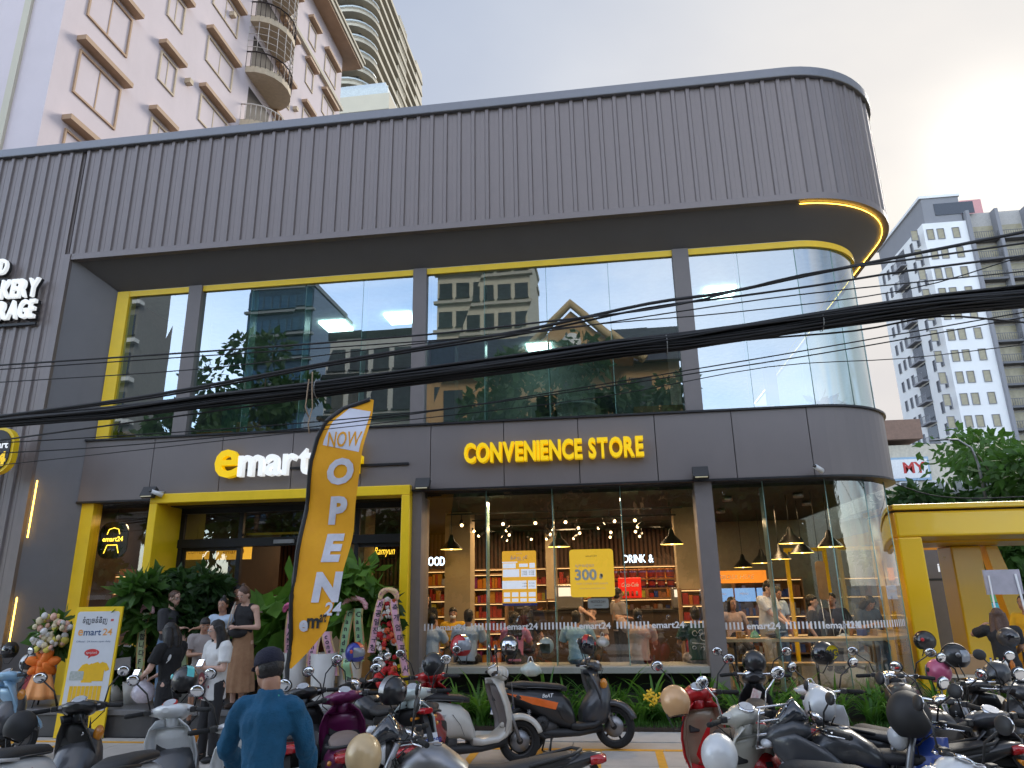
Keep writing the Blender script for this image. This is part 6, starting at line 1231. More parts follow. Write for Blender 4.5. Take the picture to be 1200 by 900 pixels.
g = MB().lathe([(.003, .0), (.075, -.012), (.078, -.004)], 24, (-.03, .118, .02), rotm(-pi/2-.12)).build('yellow_disc', mat('disc_yellow', (.8, .62, .02), .4), t); me = textmesh('4G', .07, .003, .03, M['black'], 'CENTER'); put('disc_print', me, g, (-.03, .134, -.015), (-.1, 0, pi))
helmet('black and red helmet left of the pair by the kiosk', 1084, 751, Z=1.22, yaw=2.8, shell=bk, trim=rd); helmet('black and white helmet right of the pair by the kiosk', 1119, 769, Z=1.22, yaw=-.4, shell=bk, visor='clear', trim=M['steel'])
helmet('large matt black helmet on the blue and white bike', 1065, 838, Z=1.1, yaw=1.1, shell=mat('matt_black', (1,)*3), full=False, visor=None, r=.155)
helmet('dark grey helmet at the far right above the edge scooter', 1181, 747, Z=1.25, yaw=-1, shell=paint('gunmetal', (.045, .042, .046))); helmet('dark open helmet shell upturned beside the far right helmet', 1168, 790, Z=1.1, yaw=2, shell=dgy, full=False, visor=None, tilt=(.8, .5))
helmet('pink and white helmet hanging on the yellow motorbike', 1100, 787, Z=1.05, yaw=2, shell=paint('rose', (.5, .1, .2)), visor='clear')
# cloth, cup, bags
def drape(label, nm, m, pts, th=.02, cat='cloth'):
    g = MB(); n = len(pts[0]); g.add([p for r_ in pts for p in r_], [(i*n+j, i*n+j+1, (i+1)*n+j+1, (i+1)*n+j) for i in range(len(pts)-1) for j in range(n-1)], True)
    o = g.build(nm, m); md = o.modifiers.new('thick', 'SOLIDIFY'); md.thickness = th; md2 = o.modifiers.new('smooth', 'SUBSURF'); md2.levels = md2.render_levels = 2; return tag(o, label, cat)
def atz(px, py, z): return at(px, py, Z=z)
q = atz(826, 812, 1.0); c = lambda dx, dy, dz: (q.x+dx, q.y+dy, dz)
drape('bright red cloth draped over the red scooter', 'red_cloth', mat('red_cloth', (.55, .008, .01), .8, bump=.4, bsc=20), [[c(-.18, .0, 1.02), c(-.08, .02, 1.06), c(.06, -.02, 1.0)], [c(-.2, -.1, .96), c(-.1, -.14, 1.0), c(.07, -.2, .9)], [c(-.26, -.1, .75), c(-.12, -.18, .8), c(.0, -.26, .76)], [c(-.27, -.08, .52), c(-.14, -.22, .55), c(-.02, -.2, .58)], [c(-.25, -.1, .40), c(-.16, -.15, .38), c(-.06, -.2, .42)]])
q = atz(14, 800, 1.0); drape('pink jacket draped over the seat of the left edge scooter', 'pink_jacket', mat('pink_cloth', (.62, .22, .28), .85, bump=.5, bsc=18), [[c(-.3, -.3, .98), c(-.1, -.25, 1.08), c(.1, -.3, 1.0)], [c(-.32, -.45, .8), c(-.1, -.5, .9), c(.12, -.45, .85)], [c(-.3, -.5, .6), c(-.08, -.55, .62), c(.1, -.5, .58)]], cat='jacket')
q = atz(436, 866, .98); t = thing('iced_coffee', 'clear takeaway cup of iced coffee on the purple scooter', 'cup', q); MB().lathe([(.01, -.07), (.033, -.07), (.045, .05), (.042, .05), (.01, .03)], 18).build('cup', mat('coffee_milk', (.5, .33, .22), .3), t); MB().lathe([(.046, .05), (.048, .056), (.03, .085), (.01, .088)], 18).build('lid', M['clear'], t); MB().tube([(0, 0, .08), (.01, 0, .14)], .004, 5).build('straw', M['black'], t)
def bag(label, px, py, z, w_, h, c_, seed=0):
    q = atz(px, py, z) if z < 5 else at(px, py, Y=z-10); rr = random.Random(seed); t = thing('plastic_bag', label, 'bag', q); rings = []
    for i in range(9):
        f = i/8; k = (sin(pi*min(1, f*.9+.08))**.6)*(1-.6*f**3); rings.append([(w_*k*cos(a)*(1+.12*sin(a*5+i)+rr.uniform(-.05, .05)), w_*.6*k*sin(a)*(1+.1*sin(a*4+i)), -h+h*f) for a in [2*pi*j/18 for j in range(18)]])
    MB().loft(rings).build('bag_body', mat('bag_film_'+label[:5], c_, .25, 0, .15, 14, bump=.6, bsc=14, coat=.4, alpha=.72), t)
    MB().tube([(-w_*.3, 0, -.02), (-w_*.12, 0, h*.3), (w_*.05, 0, h*.32), (w_*.25, 0, -.02)], .008, 5).build('handle', M['white'], t); MB().ell((-.02, 0, -h*.7), (w_*.5, w_*.35, h*.18), 10).build('contents', mat('fruit_'+label[:5], (.75, .2, .06), .5, col2=(.7, .5, .2), sc=16), t); return t
bag('pale plastic bag of bottles on the bench by the grey green helmet', 622, 775, 1.0, .16, .2, (.6, .7, .66), 2); bag('white bag hanging above the black helmet with the red strap', 706, 745, 22.3, .11, .17, (.75, .76, .78), 3)
bag('green bag standing on the window counter', 884, 738, 22.6, .08, .2, (.2, .6, .4), 4); bag('large clear bag on the right part of the window counter', 988, 742, 22.9, .2, .22, (.6, .68, .72), 5); bag('white wrapped parcel on the bike left of the 4G helmet', 950, 800, 1.05, .17, .12, (.7, .74, .74), 6)
q = atz(886, 815, .85); tag(MB().obox(q, (.1, .01, .12), rotm(0, .4, .3)).build('pink_tag', mat('tag_pink', (.8, .4, .4), .5, col2=(.7, .7, .65), sc=30)), 'small pink paper tag tied on the black step-through bike', 'tag')
# ------------------------------------------------------------------ people (x forward, y left)
WS = bpy.data.scenes.new("workshop")
def bake(items, vox=.012):
    "voxel-fuse each (MB, material) into one continuous skin"
    os_ = []
    for mb, sm, vx in items:
        o = bpy.data.objects.new('b', mb.mesh('b', [])); WS.collection.objects.link(o)
        r_ = o.modifiers.new('r', 'REMESH'); r_.mode = 'VOXEL'; r_.voxel_size = vx or vox; s_ = o.modifiers.new('s', 'SMOOTH'); s_.iterations = sm; s_.factor = .6; os_.append(o)
    WS.view_layers[0].update(); dg = WS.view_layers[0].depsgraph; out = []
    for o in os_: out.append(bpy.data.meshes.new_from_object(o.evaluated_get(dg)))
    for o in os_: bpy.data.objects.remove(o)
    return out
def wrinkle(me, amp, f=9.):
    n = len(me.vertices); co = np.empty(n*3, 'f'); no = np.empty(n*3, 'f'); me.vertices.foreach_get('co', co); me.vertex_normals.foreach_get('vector', no); co = co.reshape(-1, 3); no = no.reshape(-1, 3)
    d = np.array([noise.noise((x*f, y*f, z*f*.55))*amp+noise.noise((x*f*2.7, y*f*2.7, z*f*1.4))*amp*.45 for x, y, z in co.tolist()]); me.vertices.foreach_set('co', (co+no*d[:, None]).astype('f').ravel()); me.update()
def cap(mb, p, q, a, b, n=10, ry=None): mb.tube([p, q], [a, b], n, ry=ry); mb.ell(p, (a*.98,)*3, n); mb.ell(q, (b*.98,)*3, n)
def ik(a, t, l1, l2, hint):
    a, t = V(a), V(t); d = t-a; L = min(d.length, (l1+l2)*.997); d = d.normalized(); t = a+d*L
    k = (l1*l1-l2*l2+L*L)/(2*L); h = sqrt(max(0, l1*l1-k*k)); hv = V(hint)-d*V(hint).dot(d); hv = hv.normalized() if hv.length > 1e-4 else V((0, 0, -1))
    return a+d*k+hv*h, t
def smoothall(me): me.polygons.foreach_set('use_smooth', [True]*len(me.polygons))
EYE = mat('eye_white', (.6, .58, .55), .3, var=0); IRIS = mat('iris_dark', (.015, .01, .008), .2, var=0); LIP = mat('lip', (.35, .11, .09), .5, var=0)
def person(label, x, y, rz, h=1.66, z0=0., sit=None, lean=0., hl=None, hr=None, skin='skin', shirt=None, sleeve='short', hem=.50, trous=None, leg='long', loose=1., hair='short', hairm='hair', head=(0, 0), shoe=None, build=1., mask=None, glasses=False, feet=None, name='person', near=False, side=0., bare=False, hatm=None, coll=None):
    t = thing(name, label, 'person', (x, y, z0), rz); SK = M[skin]; H = h; hw = .108*H*build
    pz = .534*H if sit is None else sit+.055*H
    P = V((0, 0, pz)); ct, st = cos(lean), sin(lean); up = V((st, side, ct)).normalized()
    W = P+up*.10*H; CH = P+up*.20*H; NB = P+up*.295*H; ub = V((up.z, 0, -up.x))
    hp, hy = head; fd = V((cos(hp)*cos(hy), cos(hp)*sin(hy), -sin(hp))); hu = V((sin(hp)*cos(hy), sin(hp)*sin(hy), cos(hp))); HC = NB+up*.036*H+hu*.063*H+fd*.012*H; hs = V((-sin(hy), cos(hy), 0))
    RH = Matrix((fd, hs, hu)).transposed()
    body = MB(); sh = [NB+up*-.022*H+V((0, s*hw, 0)) for s in (1, -1)]; hip = [P+V((0, s*.052*H*build, -.01*H)) for s in (1, -1)]
    hands = [hl or (.05*H, .16*H, .40*H if sit is None else pz), hr or (.05*H, -.16*H, .40*H if sit is None else pz)]
    wr = []; el = []
    for i, s in enumerate((1, -1)):
        e, w_ = ik(sh[i], hands[i], .165*H, .15*H, (-.6, s*.75, -.6)); el.append(e); wr.append(w_)
    ft = feet or [((.0, .06*H, .04*H), (.03, -.06*H, .04*H)), ((.28*H, .08*H, .04*H), (.25*H, -.08*H, .04*H))][0 if sit is None else 1]
    kn = []; an = []
    for i in (0, 1): k, a = ik(hip[i], ft[i], .24*H, .245*H, (1, 0, .3)); kn.append(k); an.append(a)
    b_ = build
    # skin
    body.ell(HC+hu*.012*H, (.056*H, .045*H, .058*H), 16, RH, 10); body.ell(HC+fd*.012*H-hu*.025*H, (.042*H, .036*H, .045*H), 14, RH); body.ell(HC+fd*.022*H-hu*.05*H, (.022*H, .02*H, .018*H), 10, RH)
    body.tube([HC+fd*.05*H+hu*.01*H, HC+fd*.063*H-hu*.014*H], [.005*H, .0095*H], 8); body.ell(HC+fd*.061*H-hu*.016*H, (.008*H, .01*H, .006*H), 8, RH)
    for s in (1, -1): body.ell(HC+hs*s*.046*H-hu*.004*H-fd*.004*H, (.011*H, .006*H, .018*H), 8, RH)
    cap(body, HC-hu*.045*H-fd*.015*H, NB, .033*H, .038*H*b_); 
    for s in (0, 1): cap(body, NB-up*.012*H, sh[s]-up*.006*H, .03*H if sleeve == 'none' else .024*H, .034*H*b_ if sleeve == 'none' else .026*H*b_)
    body.ell(CH+up*.02*H, (.058*H*b_, .09*H*b_, .085*H), 16, Matrix((ub, V((0, 1, 0)), up)).transposed()); cap(body, CH, W, .062*H*b_, .058*H*b_, 12); body.ell(P, (.055*H*b_, .076*H*b_, .06*H), 14)
    for i in (0, 1):
        cap(body, sh[i]-up*(.0 if sleeve == 'none' else .008*H), el[i], .029*H*b_ if sleeve == 'none' else .025*H*b_, .023*H*b_); cap(body, el[i], wr[i], .0235*H*b_, .0155*H)
        cap(body, hip[i], kn[i], .05*H*b_, .032*H*b_); cap(body, kn[i], an[i], .032*H*b_, .021*H); cap(body, kn[i]+(an[i]-kn[i])*.1-V((.008*H, 0, 0)), kn[i]+(an[i]-kn[i])*.45-V((.008*H, 0, 0)), .028*H, .027*H)
        body.ell(an[i]+V((.03*H, 0, -.018*H)), (.06*H, .024*H, .018*H), 10)
        fa = (wr[i]-el[i]).normalized(); body.ell(wr[i]+fa*.028*H, (.03*H, .020*H, .012*H), 10, fa.to_track_quat('X', 'Z').to_matrix())
    items = [(body, 3, .0085 if near else .0105)]; names = [('body', SK, 0)]
    LO = loose
    if shirt:
        c = MB(); tw = .066*H*b_*LO
        c.ell(CH+up*.018*H, (.066*H*b_*LO, .102*H*b_*LO**.5, .09*H), 16, Matrix((ub, V((0, 1, 0)), up)).transposed()); R_ = Matrix((ub, V((0, 1, 0)), up)).transposed()
        if sleeve != 'none': c.tube([NB-up*.03*H, NB+up*(.03 if sleeve == 'long' else .0)*H], [.055*H, .041*H], 14)
        q0, q1 = CH, P+up*((.53-hem)*-1*H if hem < .53 else 0)
        rings = []
        for k in range(8):
            f = k/7; p_ = CH+up*.03*H+(q1-CH-up*.03*H)*f; rx_ = (.062-.004*sin(f*3)+.014*f*(LO-.6))*H*b_*LO; ry_ = (.094-.012*sin(f*2.6)+.012*f*(LO-.5))*H*b_
            rings.append([p_+R_ @ V((rx_*cos(a), ry_*sin(a)*(1+.03*sin(a*7+k)), 0)) for a in [2*pi*j/20 for j in range(20)]])
        c.loft(rings)
        for i in (0, 1):
            if sleeve != 'none':
                cap(c, NB-up*.022*H, sh[i], .034*H, .041*H*b_)
                e_ = el[i] if sleeve != 'short' else sh[i]+(el[i]-sh[i])*.72
                c.tube([sh[i], e_], [.042*H*b_*LO**.5, .036*H*b_*LO], 12); c.ell(sh[i], (.04*H*b_,)*3, 10)
                if sleeve == 'long': c.ell(e_, (.034*H*b_*LO,)*3, 10); c.tube([el[i], el[i]+(wr[i]-el[i])*.96], [.033*H*b_*LO, .026*H*LO], 12)
                elif sleeve == 'half': pass
            else: cap(c, NB-up*.014*H+V((0, (1, -1)[i]*.058*H, 0)), CH+V((0, (1, -1)[i]*.06*H, 0)), .036*H, .05*H)
        items.append((c, 2, .011)); names.append(('shirt' if sleeve != 'none' else 'top', shirt, .011 if not near else .02))
        if coll:
            c = MB(); c.tube([NB+up*.012*H-ub*.03*H, NB+up*.006*H-ub*.02*H+V((0, .035*H, 0)), NB+ub*.025*H+V((0, .02*H, 0)), NB-up*.03*H+ub*.05*H, NB+ub*.025*H+V((0, -.02*H, 0)), NB+up*.006*H-ub*.02*H+V((0, -.035*H, 0)), NB+up*.012*H-ub*.03*H], .008*H, 6); items.append((c, 1, .006)); names.append(('collar', coll, 0))
    if trous:
        c = MB()
        if leg == 'skirt':
            rings = []; zb_ = .13*H
            for k in range(14):
                f = k/13; z = (W.z-.01*H)*(1-f)+zb_*f; rings.append([((.066+.05*f**.8)*H*b_*cos(a)*(1+.05*f*sin(a*11)), (.082+.055*f**.8)*H*b_*sin(a)*(1+.05*f*sin(a*11+1)), z) for a in [2*pi*j/66 for j in range(66)]])
            c.loft(rings); items.append((c, 1, .009)); names.append(('skirt', trous, .004))
        else:
            fe = {'long': .96, 'short': .0, 'crop': .7}[leg]; c.ell(P+up*.01*H, (.068*H*b_, .09*H*b_, .072*H), 14); c.tube([P, W], [.075*H*b_, .064*H*b_], 16, ry=1.2)
            for i in (0, 1):
                e_ = kn[i]+(an[i]-kn[i])*fe; cap(c, hip[i], kn[i], .054*H*b_, .042*H*b_)
                if fe: c.tube([kn[i], e_], [.042*H*b_, .036*H], 12)
            items.append((c, 2, .011)); names.append(('trousers' if leg != 'short' else 'shorts', trous, .010))
    if hair:
        c = MB(); 
        if hair == 'cap':
            c.ell(HC+hu*.004*H-fd*.008*H, (.055*H, .049*H, .05*H), 14, RH)
        else:
            c.ell(HC+hu*.024*H-fd*.009*H, (.0585*H, .0495*H, .055*H), 16, RH); c.ell(HC-fd*.026*H-hu*.012*H, (.036*H, .045*H, .05*H), 14, RH)
            if hair == 'long':
                for s in (-1, 0, 1): c.tube([HC-fd*.02*H+hs*s*.035*H+hu*.03*H, HC-fd*(.045-.02*abs(s))*H+hs*s*.045*H-hu*.06*H, NB-ub*(.055-.02*abs(s))*H+hs*s*.05*H-up*.07*H, CH-ub*(.062-.02*abs(s))*H+hs*s*.05*H-up*.02*H], [.03*H, .032*H, .032*H, .014*H], 12)
                for s in (-1, 1): c.tube([HC+hs*s*.042*H+fd*.012*H+hu*.03*H, HC+hs*s*.051*H+fd*.006*H-hu*.03*H, NB+hs*s*.058*H+ub*.02*H-up*.02*H, CH+hs*s*.06*H+ub*.045*H], [.018*H, .017*H, .018*H, .008*H], 10)
            if hair == 'bob':
                for s in (-1, 0, 1): c.tube([HC-fd*.02*H+hs*s*.035*H+hu*.03*H, HC-fd*(.045-.02*abs(s))*H+hs*s*.05*H-hu*.05*H, NB-ub*(.04-.02*abs(s))*H+hs*s*.06*H-up*.03*H], [.034*H, .038*H, .028*H], 12)
                for s in (-1, 1): c.tube([HC+hs*s*.044*H+fd*.012*H+hu*.03*H, HC+hs*s*.054*H+fd*.0*H-hu*.05*H, NB+hs*s*.066*H], [.02*H, .022*H, .014*H], 10)
            if hair == 'bun': c.ell(HC-fd*.02*H+hu*.082*H, (.02*H,)*3, 10)
            if hair == 'fringe': c.ell(HC+fd*.028*H+hu*.042*H, (.03*H, .042*H, .022*H), 12, RH)
        items.append((c, 2, .008)); names.append(('hair', M[hairm], .004))
    for i in (0, 1):
        c = MB(); a = an[i]; c.ell(a+V((.032*H, 0, -.018*H)), (.068*H, .029*H, .024*H), 12); c.ell(a+V((-.008*H, 0, -.005*H)), (.03*H, .026*H, .03*H), 10); items.append((c, 1, .009)); names.append(('shoe', shoe or M['black'], 0))
    ms = bake(items)
    for (nm, mt, wk), me in zip(names, ms):
        if wk: wrinkle(me, wk*(.75 if near else 1), (13. if near else 7.) if nm != 'hair' else 30.)
        if nm == 'body':
            # fingers joined to the same body mesh
            f = MB(); f.v = [tuple(v.co) for v in me.vertices]; f.f = [list(p.vertices) for p in me.polygons]; f.sm = [True]*len(f.f); f.mi = [0]*len(f.f)
            for i, s in enumerate((1, -1)):
                fa = (wr[i]-el[i]).normalized(); kq = fa.to_track_quat('X', 'Z').to_matrix(); pc = wr[i]+fa*.045*H; sd_ = kq @ V((0, 1, 0)); dn = kq @ V((0, 0, -1))
                for j, (o_, L) in enumerate(((-.014, .036), (-.005, .043), (.004, .041), (.013, .033))): a0_ = pc+sd_*o_*H; a1_ = a0_+fa*L*.5*H+dn*.005*H; f.tube([a0_, a1_, a1_+fa*L*.38*H+dn*L*.42*H], [.0052*H, .0048*H, .0038*H], 6)
                a0_ = wr[i]+fa*.02*H-sd_*s*.014*H; f.tube([a0_, a0_+fa*.02*H-sd_*s*.016*H, a0_+fa*.04*H-sd_*s*.018*H+dn*.008*H], [.0065*H, .0058*H, .0045*H], 6)
            me = f.mesh('body', SK)
        me.materials.clear(); me.materials.append(mt); smoothall(me); put(nm, me, t)
    # face
    f = MB(); g = MB(); k_ = MB()
    for s in (1, -1):
        e_ = HC+fd*.0505*H+hs*s*.019*H+hu*.006*H; f.ell(e_, (.005*H, .0085*H, .0042*H), 10, RH); g.ell(e_+fd*.0032*H, (.003*H, .0042*H, .0042*H), 8, RH)
        k_.tube([e_+fd*.001*H+hs*s*-.010*H+hu*.011*H, e_+fd*.002*H+hu*.014*H, e_-fd*.003*H+hs*s*.012*H+hu*.010*H], [.0018*H, .0024*H, .001*H], 5)
    f.build('eye', EYE, t); g.build('iris', IRIS, t); k_.build('eyebrow', M[hairm], t); MB().ell(HC+fd*.0515*H-hu*.033*H, (.005*H, .0125*H, .0042*H), 10, RH).build('mouth', LIP, t)
    if glasses:
        g = MB()
        for s in (1, -1): c0 = HC+fd*.060*H+hs*s*.020*H+hu*.004*H; g.tube([c0+hs*.014*H*cos(a)+hu*.011*H*sin(a) for a in [2*pi*j/12 for j in range(13)]], .0013*H, 5, caps=False); g.tube([c0+hs*s*.014*H, HC+hs*s*.05*H+fd*.0*H+hu*.004*H], .0012*H, 4)
        g.build('glasses', M['steel'], t)
    if mask: m = MB(); m.ell(HC+fd*.028*H-hu*.032*H, (.034*H, .036*H, .027*H), 14, RH); m.build('face_mask', mask, t)
    if hair == 'cap':
        hm = hatm or M['dark']; m = MB(); m.lathe([(.001, .068*H), (.02*H, .066*H), (.042*H, .054*H), (.052*H, .035*H), (.0545*H, .012*H), (.053*H, .008*H)], 24, HC+hu*.006*H-fd*.004*H, RH @ Matrix.Diagonal((1.06, .95, 1))); cp = m.build('cap', hm, t)
        m = MB(); b0 = HC+hu*.016*H; m.add([b0+fd*.045*H+hs*-.04*H, b0+fd*.075*H+hs*-.03*H-hu*.004*H, b0+fd*.095*H-hu*.008*H, b0+fd*.075*H+hs*.03*H-hu*.004*H, b0+fd*.045*H+hs*.04*H, b0+fd*.05*H+hu*.006*H], [(0, 1, 2, 3, 4, 5)]); md = m.build('cap_peak', hm, t).modifiers.new('thick', 'SOLIDIFY'); md.thickness = .006
    Mw = Matrix.Translation((x, y, z0)) @ Matrix.Rotation(rz, 4, 'Z')
    return t, [Mw @ w_ for w_ in wr], Mw, dict(HC=HC, CH=CH, NB=NB, H=H, el=el, wr=wr, P=P)
def phone(label, w_, tiltz=0., m=None): 
    t = thing('phone', label, 'phone', w_, tiltz); MB().obox((0, 0, 0), (.075, .15, .009), rotm(.5, 0, 0)).build('phone_body', M['black'], t, .003); MB().obox((0, -.002, .0065), (.066, .135, .002), rotm(.5, 0, 0)).build('screen', emi('phone_screen', (.7, .8, 1), .5), t)
def fab(n, c, v=.1, r=.85, **k): return mat('fabric_'+n, c, r, 0, v, 8, bump=.35, bsc=90, **k)
def pxy(px, py, Y_): q = at(px, py, Y=Y_); return q.x, Y_
blkf = fab('black', (.022, .022, .025)); gryf = fab('taupe', (.33, .29, .28)); whf = fab('white', (.68, .68, .67)); blf = fab('pale_blue', (.45, .56, .7)); skf = fab('sand_print', (.42, .24, .13), col2=(.25, .13, .07)); jean = fab('denim', (.12, .19, .29)); cream_f = fab('cream', (.55, .5, .42)); teal_f = fab('teal_blue', (.006, .085, .18)); brn_f = fab('dusty_brown', (.48, .34, .28)); grn_f = fab('forest', (.012, .05, .035)); navy = fab('navy', (.02, .022, .045)); pink_f = fab('pink', (.6, .2, .3)); yel_f = fab('yellow', (.75, .42, .02))
SZ = .38
# standing group by the entrance
x, y = pxy(203, 690, 10.9); o = person('tattooed man in an open black shirt and jeans looking right', x, y, D(-12), 1.70, SZ, shirt=fab('black_linen', (.045, .045, .05)), sleeve='half', hem=.47, trous=jean, hair='short', hairm='hairb', skin='skinp', hr=(.24, -.02, 1.13), hl=(.2, .12, 1.02), head=(.08, -.1), lean=.05, glasses=True)
m = MB(); e, w_ = o[3]['el'][1], o[3]['wr'][1]
tm = mat('tattoo_ink', (.16, .12, .1), .6, col2=(.38, .25, .18), sc=40); m.tube([e+(w_-e)*.1, e+(w_-e)*.9], [.0405, .028], 12, caps=False); m.build('tattooed_forearm', tm, o[0])
x, y = pxy(207, 727, 9.35); o = person('woman with a black bob haircut and a black t-shirt holding a phone and bag', x, y, D(168), 1.66, 0, shirt=fab('black_tee', (.012, .012, .013)), loose=1.15, hem=.42, trous=blkf, hair='bob', skin='skinp', hr=(.26, .0, .97), hl=(.3, .16, 1.0), head=(.25, .1), lean=.08, build=1.06)
phone('black phone held by the woman with the black bob', o[1][0]+V((-.08, -.04, .03)), .4); s_ = o[0]
m = MB()
for i in range(3): m.add([(-.09+i*.03, 0, 0), (-.07+i*.03, 0, 0), (-.02+i*.045, 0, .1-i*.02), (-.045+i*.045, 0, .1-i*.02)], [(0, 1, 2, 3)])
m.ell((.06, 0, .09), (.025, .001, .045), 8, rotm(0, .5)); m.build('shirt_logo', M['white'], s_, loc=(-.02, .135, 1.13), rot=(0, 0, pi))
q = o[1][0]; t = bag('translucent bag of fruit carried by the woman in black', 170, 795, 19.35, .17, .3, (.7, .66, .75), 9)
x, y = pxy(241, 722, 10.0); o = person('boy in a grey t-shirt looking at his phone', x, y, D(-60), 1.42, .0+.28, shirt=gryf, loose=1.1, hem=.46, trous=gryf, leg='short', hair='fringe', hr=(.2, -.02, .93), hl=(.22, .08, .92), head=(.35, .1), lean=.03); phone('phone held by the boy in grey', o[1][0]+V((.04, -.06, .03)), -.6)
o[0].location.z = at(241, 722, Y=10.0).z-1.42-.01
x, y = pxy(263, 701, 10.75); person('woman in a pale blue blouse standing behind the boy', x, y, D(-95), 1.58, SZ, shirt=blf, loose=1.1, trous=navy, hair='bun', hr=(.12, -.1, .95), hl=(.3, -.2, 1.15), head=(.05, .15))
x, y = pxy(259, 726, 9.2); o = person('girl with long black hair and glasses in a white printed t-shirt', x, y, D(-118), 1.69, 0, shirt=whf, loose=1.22, hem=.42, trous=blkf, loose_=0, hair='long', skin='skinp', glasses=True, hr=(.2, -.03, 1.13), hl=(.23, .05, 1.12), head=(.22, -.25), build=1.0) if 0 else person('girl with long black hair and glasses in a white printed t-shirt', x, y, D(-118), 1.69, 0, shirt=whf, loose=1.22, hem=.42, trous=blkf, hair='long', skin='skinp', glasses=True, hr=(.2, -.03, 1.13), hl=(.23, .05, 1.12), head=(.22, -.25))
phone('pale phone held by the girl in the white t-shirt', o[1][1]+V((.02, -.06, .04)), .3)
m = MB(); wm = mat('print_wine', (.16, .015, .025), .7); m.ell((0, 0, .1), (.075, .006, .1), 14); m.box(-.05, .05, -.005, .003, -.12, .02); m.ell((.15, 0, .03), (.02, .004, .02), 8); m.build('shirt_print', wm, o[0], loc=(.172, -.02, .86), rot=(.06, 0, pi/2)); m = MB(); m.ell((0, 0, .09), (.05, .008, .055), 12); m.build('print_face', mat('print_tan', (.6, .36, .26), .7), o[0], loc=(.177, -.02, .86), rot=(.06, 0, pi/2))
m = MB(); [m.ell((s*.018, 0, .1), (.011, .004, .014), 8) for s in (-1, 1)]; m.build('print_eyes', M['black'], o[0], loc=(.187, -.02, .86), rot=(.06, 0, pi/2))
x, y = pxy(290, 688, 10.75); o = person('tall woman in a black tank top and brown print skirt with a tote bag', x, y, D(-100), 1.76, SZ, shirt=blkf, sleeve='none', hem=.5, trous=skf, leg='skirt', hair='bun', hairm='hairb', skin='skinp', hr=(.2, -.06, 1.16), hl=(.2, .08, 1.15), head=(.4, -.05), shoe=M['brown'], feet=((.0, .05, .07), (.05, -.05, .07)))
t_ = thing('shoulder_bag', 'cream tote bag on the shoulder of the woman in the print skirt', 'bag', (x-.2, y-.12, 1.45)); MB().sup([(-.02, -.12, .06, .16, 3), (.02, -.12, .06, .16, 3)], 14).build('bag_body', cream_f, t_); MB().tube([(0, .05, -.0), (.05, .04, .3), (.09, .0, .44), (.06, -.04, .3), (0, -.05, 0)], .01, 6).build('strap', cream_f, t_)
MB().ell((.12, -.02, 1.08), (.10, .17, .09), 14).build('tied_jacket', blkf, o[0])
x, y = pxy(281, 685, 11.7); person('stocky man in black standing in the doorway', x, y, D(-85), 1.78, SZ, shirt=blkf, trous=blkf, hair='short', build=1.15, head=(.2, .2))
x, y = pxy(246, 692, 12.4); person('man in a pale shirt turned away inside the doorway', x, y, D(60), 1.68, SZ, shirt=cream_f, trous=navy, hair='short')
x, y = pxy(313, 700, 12.0); person('man with a beard looking out beside the door frame', x, y, D(-110), 1.62, SZ, shirt=brn_f, trous=navy, hair='short', head=(.1, 0))
x, y = pxy(172, 740, 12.9); person('shop worker reaching over the counter in the left window', x, y, D(-150), 1.6, SZ, shirt=blkf, trous=blkf, hair='short', hr=(.4, -.1, 1.0), hl=(.3, .1, 1.0), lean=.2)
# man in blue on the white scooter
q = at(314, 790, Y=4.25); MX, MY = q.x, 4.25
o = person('man in a blue jacket and dark cap standing behind the white scooter', MX, MY, D(94), 1.70, 0, shirt=teal_f, sleeve='long', loose=1.25, hem=.40, trous=jean, hair='cap', hatm=fab('cap_navy', (.012, .013, .03)), hl=(.34, .27, .98), hr=(.36, -.16, .95), head=(.25, .85), lean=.12, build=.82, near=True, coll=fab('lanyard', (.05, .45, .25)))
# seated customers, backs to the glass
def seat(label, px, py, hh=1.66, **k):
    x, y = pxy(px, py, 12.62); return person(label, x, y, D(90+k.pop('tw', 0)), hh, SZ, sit=.42, feet=((.42, .1, .06), (.4, -.1, .06)), hl=k.pop('hl', (.36, .12, .78)), hr=k.pop('hr', (.36, -.12, .78)), **k)
seat('seated customer in a pale blue shirt at the left end of the bench', 505, 718, 1.6, shirt=blf, trous=navy, loose=1.15, lean=.12)
seat('seated customer in a light blue t-shirt above the red helmet', 548, 712, 1.72, shirt=blf, trous=blkf, loose=1.15, lean=.14, build=1.08)
seat('seated customer in pink with long black hair behind the mirrored helmet', 603, 716, 1.6, shirt=pink_f, trous=blkf, hair='long', lean=.1)
seat('seated customer in blue leaning right beside the dark helmet', 676, 715, 1.64, shirt=fab('steel_blue', (.25, .42, .56)), trous=jean, loose=1.2, lean=.25, side=.05, build=1.08)
seat('seated customer in a dusty brown t-shirt with a hand on the chin', 747, 714, 1.66, shirt=brn_f, trous=blkf, loose=1.22, lean=.12, build=1.1, hl=(.2, .1, 1.12))
o = seat('seated customer in a dark green t-shirt with white line print', 815, 710, 1.7, shirt=grn_f, trous=gryf, loose=1.22, lean=.12, build=1.1, tw=10)
x_, y_ = o[0].location.x, 12.62; g = MB()
for c_, r_ in (((-.08, .1), .04), ((.02, .13), .035), ((.07, .06), .06)): g.tube([(c_[0]+r_*cos(a), 0, c_[1]+r_*sin(a)) for a in [j*.5 for j in range(12)]], .006, 5)
g.tube([(-.12, 0, -.05), (.12, 0, -.05)], .006, 5); [g.tube([(-.08+i*.14+.03*cos(a), 0, -.12+.025*sin(a)) for a in [j*.55 for j in range(13)]], .006, 5) for i in (0, 1)]; g.tube([(-.1, 0, .24), (-.07, 0, .28), (-.04, 0, .24), (-.09, 0, .27), (-.05, 0, .27)], .005, 4)
